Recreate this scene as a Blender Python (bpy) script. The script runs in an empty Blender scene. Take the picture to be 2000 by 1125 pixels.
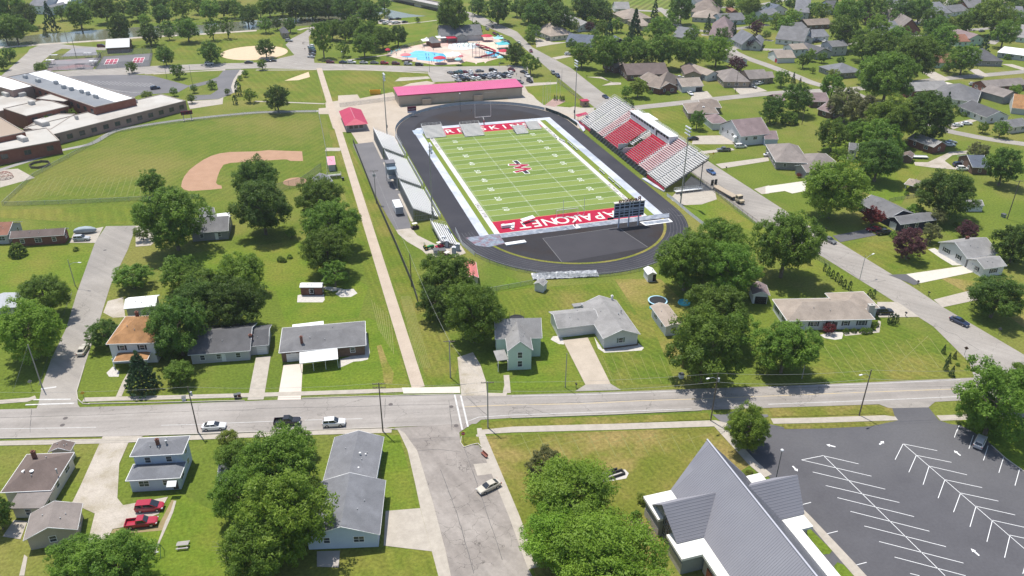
import bpy, bmesh, math, random
from math import sin, cos, pi, radians, sqrt, floor, atan2, hypot
from mathutils import Vector, Matrix, noise as mnoise
random.seed(7)
R = random.Random(11)
S = bpy.context.scene
COL = S.collection
V = Vector

# ------------------------------------------------------------------ camera and the pixel <-> ground mapping used to lay the town out
CAM = V((-63.733, -227.824, 105.573)); PIT, YAW, ROL, FOC = 0.501827, 0.301031, 0.0086432, 1560.81
_f = V((sin(YAW)*cos(PIT), cos(YAW)*cos(PIT), -sin(PIT)))
_r = V((cos(YAW), -sin(YAW), 0)); _u = _r.cross(_f)
_r, _u = _r*cos(ROL)+_u*sin(ROL), -_r*sin(ROL)+_u*cos(ROL)
def G(x, y, z=0.0):
    d = _f*FOC+_r*(x-1000)+_u*(562.5-y)
    return CAM+d*((z-CAM.z)/d.z)
def depth(P): return (V(P)-CAM).dot(_f)
def PX(P):
    d = V(P)-CAM; w = d.dot(_f)
    return (1000+FOC*d.dot(_r)/w, 562.5-FOC*d.dot(_u)/w)
cam = bpy.data.objects.new('camera', bpy.data.cameras.new('camera')); COL.objects.link(cam)
M = Matrix((_r, _u, -_f)).transposed().to_4x4(); M.translation = CAM; cam.matrix_world = M
cam.data.sensor_width = 36; cam.data.lens = FOC*36/2000; cam.data.clip_end = 6000; cam.data.clip_start = 1
S.camera = cam
ROW = (0, 282, 563, 843)
def T(c, r):
    k = 4.0 if r == 1 else 3.99
    return lambda x, y: (c*500+x/k, ROW[r]+y/k)
def Z(x0, y0): return lambda x, y: (x0+x/6.6567, y0+y/6.6567)
I = lambda x, y: (x, y)

# ------------------------------------------------------------------ light
SUN_AZ, SUN_EL = radians(112), radians(69.5)
sd = V((cos(SUN_AZ)*cos(SUN_EL), sin(SUN_AZ)*cos(SUN_EL), sin(SUN_EL)))
sun = bpy.data.objects.new('sun', bpy.data.lights.new('sun', 'SUN')); COL.objects.link(sun)
sun.data.energy = 4.8; sun.data.angle = radians(.55); sun.data.color = (1, .955, .88)
sun.rotation_euler = sd.to_track_quat('Z', 'Y').to_euler(); sun.location = (0, 0, 200)
w = bpy.data.worlds.new('World'); S.world = w; w.use_nodes = True
nt = w.node_tree; bg = nt.nodes['Background']; sk = nt.nodes.new('ShaderNodeTexSky'); sk.sky_type = 'NISHITA'
sk.sun_disc = False; sk.sun_elevation = SUN_EL; sk.sun_rotation = pi/2-SUN_AZ
nt.links.new(sk.outputs[0], bg.inputs[0]); bg.inputs[1].default_value = .14
S.view_settings.view_transform = 'Standard'; S.view_settings.look = 'None'; S.view_settings.exposure = 0.2; S.view_settings.gamma = 1
S.cycles.max_bounces = 5; S.cycles.volume_bounces = 0; S.cycles.transparent_max_bounces = 6

# ------------------------------------------------------------------ materials
MATS = {}
def N(t, kind, **kw):
    n = t.nodes.new(kind)
    for k, v in kw.items(): setattr(n, k, v)
    return n
def mat(name, c, c2=None, s=.3, rough=.85, spec=.25, fine=0, fs=6, stripe=None, crack=None, metal=0, bump=0, z=1.0, rnd=0, c3=None, s3=.02, streak=None):
    """procedural surface: base colour varied by slow noise (c..c2), a second slow patch tone (c3), fine grain, stripes, cracks"""
    if name in MATS: return MATS[name]
    m = bpy.data.materials.new(name); m.use_nodes = True; t = m.node_tree; L = t.links.new
    b = t.nodes['Principled BSDF']; b.inputs['Roughness'].default_value = rough; b.inputs['Metallic'].default_value = metal
    b.inputs['Specular IOR Level'].default_value = spec
    MATS[name] = m; m.diffuse_color = (*c, 1)
    tc = N(t, 'ShaderNodeTexCoord'); co = tc.outputs['Object']
    def noise(sc, det=3, rg=.55):
        n = N(t, 'ShaderNodeTexNoise'); n.inputs['Scale'].default_value = sc; n.inputs['Detail'].default_value = det; n.inputs['Roughness'].default_value = rg
        L(co, n.inputs['Vector']); return n.outputs['Fac']
    def ramp(x, a, bb):
        n = N(t, 'ShaderNodeMapRange'); n.inputs['From Min'].default_value = a; n.inputs['From Max'].default_value = bb; L(x, n.inputs['Value']); return n.outputs['Result']
    def mix(fac, A, B, bt='MIX'):
        n = N(t, 'ShaderNodeMix', data_type='RGBA', blend_type=bt); 
        if isinstance(fac, float): n.inputs[0].default_value = fac
        else: L(fac, n.inputs[0])
        for i, q in ((6, A), (7, B)):
            if isinstance(q, tuple): n.inputs[i].default_value = (*q, 1)
            else: L(q, n.inputs[i])
        return n.outputs[2]
    def mth(op, A, B=None):
        n = N(t, 'ShaderNodeMath', operation=op)
        for i, q in enumerate((A, B)):
            if q is None: continue
            if isinstance(q, (int, float)): n.inputs[i].default_value = q
            else: L(q, n.inputs[i])
        return n.outputs[0]
    col = tuple(c)
    if c2: col = mix(ramp(noise(s), .32, .68), tuple(c), tuple(c2))
    if c3: col = mix(ramp(noise(s3, 5, .62), .47, .64), col, tuple(c3))
    if stripe:                                     # (angle deg, period m, strength)
        sx = N(t, 'ShaderNodeSeparateXYZ'); L(co, sx.inputs[0]); a = radians(stripe[0])
        if stripe[0] == 'z': pass
        d = mth('ADD', mth('MULTIPLY', sx.outputs[0], cos(a)*2*pi/stripe[1]), mth('MULTIPLY', sx.outputs[1], sin(a)*2*pi/stripe[1]))
        wob = mth('MULTIPLY', noise(.12), 3.0)
        d = mth('SINE', mth('ADD', d, wob))
        k = ramp(d, -1+stripe[3] if len(stripe) > 3 else -.5, 1 if len(stripe) > 3 else .5)
        dk = 1-stripe[2]
        col = mix(1.0, col, mix(k, (dk, dk, dk), (1, 1, 1)), 'MULTIPLY')
    if fine:
        g = ramp(noise(fs, 4, .65), .25, .75)
        col = mix(1.0, col, mix(g, (1-fine,)*3, (1+fine*.6,)*3), 'MULTIPLY')
    if streak:                                     # wear drawn out along a road: (angle deg, strength)
        mp = N(t, 'ShaderNodeMapping'); mp.inputs['Rotation'].default_value = (0, 0, -radians(streak[0])); L(co, mp.inputs[0])
        m2 = N(t, 'ShaderNodeMapping'); m2.inputs['Scale'].default_value = (.018, .55, 1); L(mp.outputs[0], m2.inputs[0])
        n = N(t, 'ShaderNodeTexNoise'); n.inputs['Scale'].default_value = 1; n.inputs['Detail'].default_value = 3; L(m2.outputs[0], n.inputs['Vector'])
        k = ramp(n.outputs['Fac'], .35, .65); col = mix(1.0, col, mix(k, (1-streak[1],)*3, (1+streak[1]*.5,)*3), 'MULTIPLY')
    if crack:                                      # (scale, strength)
        n = N(t, 'ShaderNodeTexVoronoi', feature='DISTANCE_TO_EDGE'); n.inputs['Scale'].default_value = crack[0]
        wv = N(t, 'ShaderNodeVectorMath', operation='ADD'); nn = N(t, 'ShaderNodeTexNoise'); nn.inputs['Scale'].default_value = .8; L(co, nn.inputs['Vector'])
        sc = N(t, 'ShaderNodeVectorMath', operation='SCALE'); sc.inputs['Scale'].default_value = 1.6; L(nn.outputs['Color'], sc.inputs[0])
        L(co, wv.inputs[0]); L(sc.outputs[0], wv.inputs[1]); L(wv.outputs[0], n.inputs['Vector'])
        k = ramp(n.outputs['Distance'], .0, crack[2] if len(crack) > 2 else .012)
        k = mth('MAXIMUM', k, ramp(noise(.09), .48, .5))
        col = mix(1.0, col, mix(k, (1-crack[1],)*3, (1, 1, 1)), 'MULTIPLY')
    if rnd:                                        # small tone shift from one copy to the next
        oi = N(t, 'ShaderNodeObjectInfo'); q = ramp(oi.outputs['Random'], 0, 1)
        col = mix(1.0, col, mix(q, (1-rnd, 1-rnd, 1-rnd), (1+rnd, 1+rnd*.7, 1+rnd*.4)), 'MULTIPLY')
    if isinstance(col, tuple): b.inputs['Base Color'].default_value = (*col, 1)
    else: L(col, b.inputs['Base Color'])
    if bump:
        bn = N(t, 'ShaderNodeBump'); bn.inputs['Strength'].default_value = bump; bn.inputs['Distance'].default_value = .05
        L(noise(fs*1.5, 4), bn.inputs['Height']); L(bn.outputs[0], b.inputs['Normal'])
    return m
def plain(name, c, rough=.6, metal=0, spec=.3): return mat(name, c, rough=rough, metal=metal, spec=spec, fine=.06, fs=2.3)
def srgb(r, g, b, k=1.0):
    f = lambda v: ((v/255+.055)/1.055)**2.4 if v > 10 else v/255/12.92
    return (f(r)*k, f(g)*k, f(b)*k)

# ------------------------------------------------------------------ meshes
class MB:
    def __init__(s): s.v = []; s.f = []; s.m = []
    def add(s, vs, fs, mi=0):
        o = len(s.v); s.v += [tuple(p) for p in vs]; s.f += [tuple(i+o for i in f) for f in fs]; s.m += [mi]*len(fs); return s
    def box(s, x0, x1, y0, y1, z0, z1, mi=0):
        return s.add([(x0,y0,z0),(x1,y0,z0),(x1,y1,z0),(x0,y1,z0),(x0,y0,z1),(x1,y0,z1),(x1,y1,z1),(x0,y1,z1)],
                     [(0,3,2,1),(4,5,6,7),(0,1,5,4),(1,2,6,5),(2,3,7,6),(3,0,4,7)], mi)
    def obox(s, c, ax, ay, hx, hy, z0, z1, mi=0):     # box on axes ax, ay (unit, horizontal)
        c = V((c[0], c[1], 0)); P = [c+ax*a*hx+ay*b*hy for a, b in ((-1,-1),(1,-1),(1,1),(-1,1))]
        return s.add([(p.x,p.y,z0) for p in P]+[(p.x,p.y,z1) for p in P], [(0,3,2,1),(4,5,6,7),(0,1,5,4),(1,2,6,5),(2,3,7,6),(3,0,4,7)], mi)
    def bar(s, a, b, w, h=None, mi=0):                # square-section bar between two points
        a, b = V(a), V(b); h = h or w; d = (b-a).normalized()
        x = d.cross(V((0,0,1))); x = V((1,0,0)) if x.length < 1e-4 else x.normalized()
        y = x.cross(d).normalized(); vs = []
        for p in (a, b):
            for i, j in ((-1,-1),(1,-1),(1,1),(-1,1)): vs.append(p+x*i*w/2+y*j*h/2)
        return s.add(vs, [(0,1,2,3),(7,6,5,4),(0,4,5,1),(1,5,6,2),(2,6,7,3),(3,7,4,0)], mi)
    def tube(s, a, b, r0, r1=None, n=8, mi=0, caps=True):
        a, b = V(a), V(b); r1 = r0 if r1 is None else r1; d = (b-a).normalized()
        x = d.cross(V((0,0,1))); x = V((1,0,0)) if x.length < 1e-4 else x.normalized()
        y = x.cross(d); vs = []
        for p, r in ((a, r0), (b, r1)):
            for i in range(n): q = 2*pi*i/n; vs.append(p+x*cos(q)*r+y*sin(q)*r)
        fs = [(i, (i+1) % n, n+(i+1) % n, n+i) for i in range(n)]
        if caps: fs += [tuple(range(n-1, -1, -1)), tuple(range(n, 2*n))]
        return s.add(vs, fs, mi)
    def prism(s, pts, z0, z1, mi=0):                  # vertical prism over a polygon (counter-clockwise)
        n = len(pts); vs = [(p[0], p[1], z0) for p in pts]+[(p[0], p[1], z1) for p in pts]
        return s.add(vs, [tuple(range(n-1,-1,-1)), tuple(range(n, 2*n))]+[(i,(i+1)%n,n+(i+1)%n,n+i) for i in range(n)], mi)
    def lathe(s, prof, n=16, c=(0,0,0), mi=0, caps=True):
        vs = []; k = len(prof)
        for r, z in prof:
            for i in range(n): q = 2*pi*i/n; vs.append((c[0]+r*cos(q), c[1]+r*sin(q), c[2]+z))
        fs = [(j*n+i, j*n+(i+1)%n, (j+1)*n+(i+1)%n, (j+1)*n+i) for j in range(k-1) for i in range(n)]
        return s.add(vs, fs+([tuple(range((k-1)*n, k*n)), tuple(range(n-1,-1,-1))] if caps else []), mi)
    def mesh(s, name, mats, smooth=False):
        me = bpy.data.meshes.new(name); me.from_pydata(s.v, [], s.f)
        for m in (mats if isinstance(mats, (list, tuple)) else [mats]): me.materials.append(m)
        if any(s.m): me.polygons.foreach_set('material_index', s.m)
        if smooth: me.polygons.foreach_set('use_smooth', [True]*len(s.f))
        me.update(); return me
    def build(s, name, mats, parent=None, loc=None, smooth=False, fix=True):
        me = s.mesh(name, mats, smooth)
        if fix: bm = bmesh.new(); bm.from_mesh(me); bmesh.ops.recalc_face_normals(bm, faces=bm.faces[:]); bm.to_mesh(me); bm.free()
        return put(name, me, parent, loc)
def put(name, me, parent=None, loc=None, rz=None, sc=None):
    o = bpy.data.objects.new(name, me); COL.objects.link(o)
    if parent: o.parent = parent
    if loc is not None: o.location = loc
    if rz: o.rotation_euler = (0, 0, rz)
    if sc: o.scale = sc if isinstance(sc, (tuple, list, Vector)) else (sc,)*3
    return o
USED = {}
def tag(o, label, cat, group=None):
    if label in USED and not (group and USED[label] == group): print('DUPLABEL', label)
    USED[label] = group; n = len(label.split())
    if n < 4 or n > 16: print('LABELLEN', n, label)
    o['label'] = label; o['category'] = cat
    if group: o['group'] = group
    return o
def thing(name, label, cat, loc=(0,0,0), rz=0, group=None):
    return tag(put(name, None, None, loc, rz), label, cat, group)
def struct(o, kind='structure'): o['kind'] = kind; return o
ORD = ['leftmost', 'second from the left', 'third from the left', 'fourth from the left', 'fifth from the left', 'sixth from the left', 'seventh from the left', 'eighth from the left', 'ninth from the left', 'tenth from the left', 'eleventh from the left', 'twelfth from the left', 'thirteenth from the left', 'fourteenth from the left']
PEND = {}
def later(o, base, where, cat, group=None):           # labels of look-alikes get their place among them once all are known
    PEND.setdefault((base, where), []).append((o, cat, group))
def flush():
    for (base, where), L in PEND.items():
        L.sort(key=lambda q: PX(q[0].location)[0])
        for i, (o, cat, group) in enumerate(L):
            lab = base+' '+where
            if len(L) > 1: lab += ', '+('rightmost' if i == len(L)-1 else ORD[i])
            tag(o, lab, cat, group)
ZL = {}
def sheet(name, pts, m, z=.02, kind='structure'):     # flat ground polygon, pts are photo pixels or ground points
    if name in ('lawn','sidewalk','driveway','path','verge','park_road','plaza','parking_lot'): ZL[0] = ZL.get(0, 0)+1; z += ZL[0] % 11*.0006
    P = [G(*p) if len(p) == 2 else V(p) for p in pts]
    bm = bmesh.new(); vs = [bm.verts.new((p.x, p.y, z)) for p in P]; f = bm.faces.new(vs); f.normal_update()
    if f.normal.z < 0: bmesh.ops.reverse_faces(bm, faces=[f])
    bmesh.ops.triangulate(bm, faces=bm.faces[:])
    me = bpy.data.meshes.new(name); bm.to_mesh(me); bm.free(); me.materials.append(m)
    return struct(put(name, me), kind)
def smoothpts(P, k=6):                                # Catmull-Rom through points
    if len(P) < 3: return P
    out = []
    for i in range(len(P)-1):
        p0, p1, p2, p3 = P[max(i-1,0)], P[i], P[i+1], P[min(i+2,len(P)-1)]
        for j in range(k):
            t = j/k
            out.append(.5*((2*p1)+(p2-p0)*t+(2*p0-5*p1+4*p2-p3)*t*t+(3*p1-p0-3*p2+p3)*t**3))
    return out+[P[-1]]
def ribbon(name, pts, width, m, z=.03, kerb=0, smooth=True, mk=None):   # road or path along a centre line of photo pixels
    P = [G(*p[:2]) for p in pts]; W = [p[2] if len(p) > 2 else width for p in pts]
    if smooth and len(P) > 2:
        P = smoothpts(P); k = (len(P)-1)/(len(W)-1)
        W = [W[min(int(i/k), len(W)-2)]*(1-(i/k-min(int(i/k), len(W)-2)))+W[min(int(i/k), len(W)-2)+1]*(i/k-min(int(i/k), len(W)-2)) for i in range(len(P))]
    A, B = [], []
    if name in ('sidewalk','path','verge','street'): ZL[0] = ZL.get(0, 0)+1; z += ZL[0] % 11*.0006
    for i, p in enumerate(P):
        d = (P[min(i+1,len(P)-1)]-P[max(i-1,0)]); d = V((d.x,d.y,0)).normalized(); n = V((-d.y, d.x, 0))
        A.append(p+n*W[i]/2); B.append(p-n*W[i]/2)
    mb = MB(); n = len(P)
    mb.add([(a.x,a.y,z) for a in A]+[(b.x,b.y,z) for b in B], [(i, n+i, n+i+1, i+1) for i in range(n-1)])
    o = struct(mb.build(name, m, fix=False))
    if kerb:
        kb = MB()
        for E, sg in ((A, 1), (B, -1)):
            for i in range(n-1):
                a, b = E[i], E[i+1]; d = (b-a); 
                if d.length < .01: continue
                d.normalize(); nn = V((-d.y, d.x, 0))*sg*.08
                kb.bar((a.x+nn.x, a.y+nn.y, z+kerb/2-.03), (b.x+nn.x, b.y+nn.y, z+kerb/2-.03), .16, kerb)
        struct(kb.build('kerb', mk))
    return o
def line(mb, a, b, w, z):                             # painted line between two ground points
    a, b = V((a[0],a[1],0)), V((b[0],b[1],0)); d = (b-a).normalized(); n = V((-d.y,d.x,0))*w/2
    mb.add([(*(a+n).xy,z), (*(a-n).xy,z), (*(b-n).xy,z), (*(b+n).xy,z)], [(0,1,2,3)])
def textmesh(body, name, m, size, loc, rot, depth=.0, sx=1, parent=None, font_bold=True):   # lettering as real geometry
    cu = bpy.data.curves.new(name, 'FONT'); cu.body = body; cu.size = size; cu.align_x = 'CENTER'; cu.align_y = 'CENTER'; cu.extrude = depth; cu.offset = .012*size
    o = bpy.data.objects.new(name, cu); COL.objects.link(o)
    dg = bpy.context.evaluated_depsgraph_get(); me = bpy.data.meshes.new_from_object(o.evaluated_get(dg)); bpy.data.objects.remove(o)
    me.materials.clear(); me.materials.append(m)
    o = put(name, me, parent, loc); o.rotation_euler = rot; o.scale = (sx, 1, 1)
    return o
# ------------------------------------------------------------------ ground materials
GK = (1.12, 1.09, .88)
def grass(name, c, c2, c3, stripe=None, s=.18, s3=.035, fine=.45):
    c, c2, c3 = (tuple(v*k for v, k in zip(q, GK)) for q in (c, c2, c3))
    return mat(name, c, c2, s=s, c3=c3, s3=s3, rough=.95, spec=.1, fine=fine, fs=1.6, stripe=stripe, bump=.25)
GA, GB, GD = (.098,.138,.024), (.140,.170,.034), (.205,.190,.070)
g_base = grass('town_grass', (.092,.138,.023), (.130,.168,.032), (.175,.175,.055), s=.05, s3=.022)
g_bright = grass('watered_grass', (.095,.155,.020), (.128,.180,.026), (.165,.175,.04))
g_dry = grass('dry_grass', (.130,.158,.030), (.180,.178,.048), (.235,.195,.08), s=.15, s3=.05)
g_ch = grass('mown_dry_grass', (.125,.150,.028), (.180,.172,.048), (.26,.205,.09), (20, 1.6, .10, .3), s=.12, s3=.06)
g_diag = grass('diagonal_mown_grass', (.092,.148,.022), (.140,.175,.032), (.21,.195,.06), (24, 1.9, .16, .3))
g_ball = grass('outfield_grass', (.098,.148,.024), (.138,.170,.034), (.180,.178,.055), (-38, 2.6, .12, .4), s3=.02)
g_str = grass('striped_grass', (.105,.155,.024), (.145,.175,.032), (.19,.185,.05), (12, 3.2, .12, .4))
g_path = grass('verge_grass', (.100,.152,.022), (.145,.172,.032), (.205,.185,.06), (3, 1.7, .12, .4))
conc = mat('concrete', (0.370,0.330,0.277), (0.431,0.387,0.326), s=.5, fine=.12, fs=1.2)
conc2 = mat('bright_concrete', (0.528,0.493,0.422), (0.581,0.541,0.466), s=.6, fine=.08, fs=1.5)
plaza = mat('plaza_concrete', (0.396,0.334,0.264), (0.449,0.383,0.308), s=.12, fine=.10, fs=1.0, crack=(.16,.15,.01))
pathc = mat('path_concrete', (0.414,0.339,0.268), (0.466,0.387,0.308), s=.25, fine=.08, fs=2)
road = mat('worn_asphalt', (0.269,0.245,0.220), (0.325,0.296,0.268), s=.10, c3=(0.354,0.324,0.295), s3=.03, fine=.10, fs=1.5, crack=(.10,.4,.007), streak=(-12.8,.14))
road2 = mat('pale_asphalt', (0.295,0.268,0.237), (0.349,0.320,0.286), s=.1, c3=(0.260,0.239,0.214), fine=.10, fs=1.5, crack=(.12,.4,.007), streak=(-52,.10))
oldroad = mat('cracked_asphalt', (0.234,0.208,0.185), (0.284,0.253,0.226), s=.22, c3=(0.329,0.296,0.265), s3=.10, fine=.14, fs=1.4, crack=(.34,.62,.016), streak=(-70,.12))
lotm = mat('dark_lot_asphalt', (0.085,0.083,0.090), (0.100,0.098,0.106), s=.15, c3=(0.114,0.112,0.117), fine=.12, fs=2)
lot2 = mat('school_lot_asphalt', (.135,.132,.138), (.165,.16,.165), s=.1, fine=.1, fs=1.5)
newasph = mat('new_asphalt', (.10,.098,.102), (.12,.118,.122), s=.3, fine=.1)
trackm = mat('track_surface', (0.032,0.032,0.040), (0.040,0.039,0.047), s=.06, c3=(0.048,0.047,0.054), s3=.03, fine=.12, fs=2)
dm = mat('black_court', (0.025,0.023,0.026), (0.032,0.030,0.034), s=.08, c3=(0.030,0.021,0.018), s3=.05, fine=.15, fs=1.2)
dirt = mat('infield_dirt', (0.347,0.206,0.128), (0.392,0.238,0.151), s=.3, fine=.08, fs=1.5)
sand = mat('sand', (.60,.46,.31), (.55,.42,.28), s=.4, fine=.08)
gravel = mat('gravel', (0.399,0.353,0.295), (0.499,0.448,0.385), s=.5, c3=(0.339,0.296,0.224), s3=.25, fine=.25, fs=5)
gravelp = mat('gravel_path', (.27,.26,.25), (.33,.32,.30), s=.3, fine=.15, fs=3)
water = mat('river_water', (.125,.130,.080), (.15,.15,.095), s=.02, rough=.15, spec=.5, bump=.06)
poolw = mat('pool_water', (.10,.46,.72), (.16,.55,.78), s=.25, rough=.08, spec=.5, bump=.08)
white = mat('white_paint', (.78,.78,.77), rough=.6, fine=.08, fs=3)
wornw = mat('worn_white_paint', (.62,.61,.59), (.45,.44,.42), s=1.2, rough=.7)
yellowp = mat('worn_yellow_paint', (.52,.40,.22), (.42,.36,.27), s=.5)
kerbm = mat('kerb_concrete', (0.422,0.387,0.334), (0.475,0.440,0.378), s=.7)

# ------------------------------------------------------------------ ground sheet, lawns
gb = MB(); gb.add([(-2200,-700,0),(2600,-700,0),(2600,3200,0),(-2200,3200,0)], [(0,1,2,3)])
struct(gb.build('ground', g_base, fix=False))
def lawn(pts, m, z=.012, nm='lawn'): return sheet(nm, pts, m, z)
lawn([(943,852),(1405,834),(1470,905),(1385,960),(1250,1130),(1060,1170),(1035,1090),(975,920)], g_ch)
lawn([(1560,660),(1715,615),(1900,700),(1893,735),(1590,750)], g_diag)
lawn([(20,404),(62,344),(160,288),(228,256),(375,236),(500,224),(622,222),(645,345),(590,362),(400,398)], g_ball)
lawn([(625,140),(840,143),(870,165),(768,180),(635,203)], g_str); lawn([(470,138),(615,138),(632,198),(440,196)], g_str)
lawn([(632,215),(642,215),(800,757),(770,757)], g_path); lawn([(672,265),(690,300),(900,700),(885,745),(838,757)], g_path)
lawn([(588,700),(720,620),(760,640),(800,757),(590,765)], g_bright); lawn([(330,500),(580,470),(720,560),(700,620),(560,640),(540,570)], g_bright)
lawn([(0,480),(190,478),(145,575),(0,575)], g_bright); lawn([(0,410),(270,402),(262,440),(0,425)], g_str)
lawn([(1200,545),(1290,545),(1345,600),(1335,720),(1295,690)], g_dry, .010); lawn([(940,575),(1040,562),(1195,552),(1290,690),(1215,753),(1148,655),(985,640)], g_path, .009); lawn([(1170,670),(1260,600),(1320,750),(1205,752)], g_diag)
lawn([(1030,650),(1095,664),(1140,752),(985,762),(1000,740),(1060,705)], g_bright)
lawn([(990,540),(1045,560),(975,570)], g_bright, .014)
lawn([(1640,475),(1790,470),(1870,520),(1740,535)], g_str); lawn([(1345,395),(1480,440),(1660,540),(1560,540),(1480,460)], g_bright)
lawn([(300,1000),(345,960),(440,1010),(460,1125),(210,1125)], g_bright); lawn([(640,1075),(850,1068),(860,1150),(640,1150)], g_str)
lawn([(742,850),(780,850),(820,995),(748,1000)], g_bright); lawn([(250,95),(420,62),(560,65),(545,110),(250,120)], g_str)
lawn([(640,45),(850,30),(830,85),(700,100)], g_bright); lawn([(1150,60),(1190,15),(1350,0),(1300,60)], g_str)
lawn([(1210,-10),(1370,-10),(1330,18),(1190,22)], grass('crop_rows', (.16,.21,.05), (.13,.19,.035), (.20,.21,.08), (-40, 5, .35, .4)), .014, 'crop_field')
lawn([(1015,170),(1110,160),(1142,205),(1060,190)], g_str); lawn([(1600,290),(1690,260),(1800,330),(1760,400),(1640,360)], g_bright)
lawn([(1830,540),(1960,610),(2000,640),(2000,560)], g_dry); lawn([(1270,213),(1360,205),(1395,300),(1330,330)], g_str)
def park(pts, m, nm='parking_lot', z=.05): return sheet(nm, pts, m, z)

# ------------------------------------------------------------------ roads, drives and walks
NORTH = [(-90,807),(0,800),(250,793),(500,783),(640,777),(886,770),(1000,771.5),(1130,768),(1350,760),(1500,755),(1700,747),(1876,739),(2000,733),(2250,720)]
SOUTH = [(-90,862),(0,857),(200,853),(400,848),(600,840.5),(750,835),(930,828),(940,820),(1000,816.5),(1200,809),(1351,802),(1500,797),(1713,790),(1830,785),(2000,776),(2250,763)]
sheet('main_road', NORTH+SOUTH[::-1], road, .06)
LE = [(915,38),(1000,73),(1088,150),(1160,209),(1350,337),(1480,437),(1592,493),(1705,563),(1823,638),(1893,708),(1905,745),(1940,765)]
RE = [(935,30),(1010,62),(1040,93),(1115,133),(1175,180),(1425,342),(1592,449),(1640,474),(1786,563),(1843,601),(2000,693),(2120,750)]
sheet('diagonal_road', LE+RE[::-1], road2, .056)
sheet('side_street', [(60,822),(75,790),(83,750),(100,702),(130,640),(150,573),(186,473),(207,442),(266,441),(250,487),(216,557),(190,640),(165,715),(150,765),(152,790),(170,815)], road2, .052)
sheet('cracked_street', [(770,836),(786,846),(815,881),(845,980),(871,1079),(890,1170),(1060,1170),(1030,1106),(999,1013),(964,933),(950,890),(935,870),(900,868),(897,845),(925,826)], oldroad, .064)
sheet('road_patch', [t for t in map(lambda p: T(1,3)(*p), [(1695,255),(1810,245),(1840,330),(1725,345)])], conc, .068)
TL = T(1,3)
sheet('sidewalk', [(775,838),(781,848),(796,880),(812,950),(821,993),(856,1125),(865,1170),(890,1170),(871,1079),(845,980),(815,881),(790,846)], conc, .10)
for P, wd in (([(938,848),(972,930),(1003,1005),(1042,1110)], 1.9), ([(-40,868),(0,866),(200,862),(426,853),(620,845),(765,841)], 1.5), ([(932,843),(1000,839),(1200,834),(1400,827),(1418,832)], 2.0),
    ([(1508,823),(1600,821),(1750,816)], 1.8), ([(1833,817),(2010,810)], 1.8), ([(163,781),(489,772),(588,769),(788,762),(898,759)], 1.5), ([(-20,787),(55,781),(70,776)], 1.5),
    ([(1400,828),(1470,905),(1500,930)], 2.0), ([(948,771),(985,771),(990,755)], 1.3), ([(989,733),(992,768)], 1.3), ([(232,775),(245,745),(260,720)], 1.2), ([(500,137),(560,137),(618,136)], 1.6), ([(628,137),(700,136),(800,141),(836,143)], 1.7), ([(300,145),(440,136)], 1.6),
    ([(498,198),(560,200),(634,203)], 1.5), ([(1040,640),(1020,652)], 1)):
    ribbon('sidewalk', P, wd, conc, .07, smooth=False)
ribbon('path', [(623,133),(817,757)], 2.9, pathc, .075, smooth=False)
sheet('path_patch', [(785,757.5),(898,756),(899,768),(788,769)], conc2, .08)
ribbon('path', [(-10,335),(60,313),(120,294),(180,280),(225,256),(300,242),(375,232),(500,220),(622,217)], 2.6, gravelp, .05)
ribbon('path', [(636,292),(666,292)], 4.0, conc, .06, smooth=False)
def drive(c, r, pts, m=conc, nm='driveway', z=.066): t = T(c, r); return sheet(nm, [t(*p) for p in pts], m, z)
drive(1,2, [(0,540),(115,530),(60,868),(-66,872)]); drive(1,2, [(215,600),(365,590),(350,868),(168,872)], mat('fresh_concrete',(.56,.49,.42),(.60,.53,.46),s=.4,fine=.06))
drive(2,2, [(395,405),(590,385),(770,750),(573,755)], mat('tan_concrete',(.40,.34,.27),(.47,.40,.32),s=.3,fine=.15)); drive(2,2, [(573,752),(770,747),(850,795),(490,805)], road2)
drive(1,2, [(1570,540),(1690,500),(1750,600),(1790,720),(1800,835),(1600,840)], gravel)
drive(0,3, [(800,40),(1120,35),(1000,90),(930,250),(915,520),(960,575),(1310,510),(1240,640),(1000,740),(880,760),(800,900),(650,1000),(740,640),(560,560),(620,440)], gravel)
drive(0,3, [(1330,620),(1355,540),(1375,540),(1350,630),(1320,700),(1230,900),(1215,960),(1200,950),(1290,700)], conc)
drive(1,3, [(1010,620),(1280,598),(1370,935),(995,890)]); drive(1,3, [(475,935),(655,930),(645,1060),(475,1055)], mat('patio_concrete',(.36,.32,.29),(.42,.38,.34)))
drive(0,3, [(110,690),(215,700),(160,840),(20,820)], conc); drive(0,3, [(150,1125),(190,960),(215,980),(190,1125)], conc)
drive(3,2, [(850,108),(1010,108),(1180,225),(860,228)]); drive(3,2, [(1360,150),(1290,90),(1570,20),(1640,90)])
drive(3,1, [(1080,1015),(1530,950),(1600,1000),(1190,1085)], conc2); drive(3,1, [(505,715),(760,665),(850,710),(565,765)], newasph); drive(3,1, [(940,1020),(1080,1015),(1190,1085),(1140,1100)], newasph, z=.07)
drive(3,1, [(-20,330),(300,285),(290,365),(190,385),(130,365),(-20,385)], conc2); drive(3,1, [(1140,140),(1250,140),(1420,60),(1560,50),(1550,75),(1440,85),(1380,130),(1450,180),(1600,200),(1560,205),(1300,185),(1150,165)], gravel)
drive(2,1, [(1470,55),(1720,30),(1740,45),(1500,75)], conc); drive(2,1, [(1590,155),(2000,100),(2010,130),(1640,190)], conc); drive(2,1, [(1890,350),(2010,320),(2010,385),(1950,390)], conc)
drive(0,1, [(540,770),(580,690),(810,645),(745,770)], conc); drive(0,1, [(1060,640),(1130,630),(1250,720),(1180,790),(1060,800)], conc)
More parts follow.
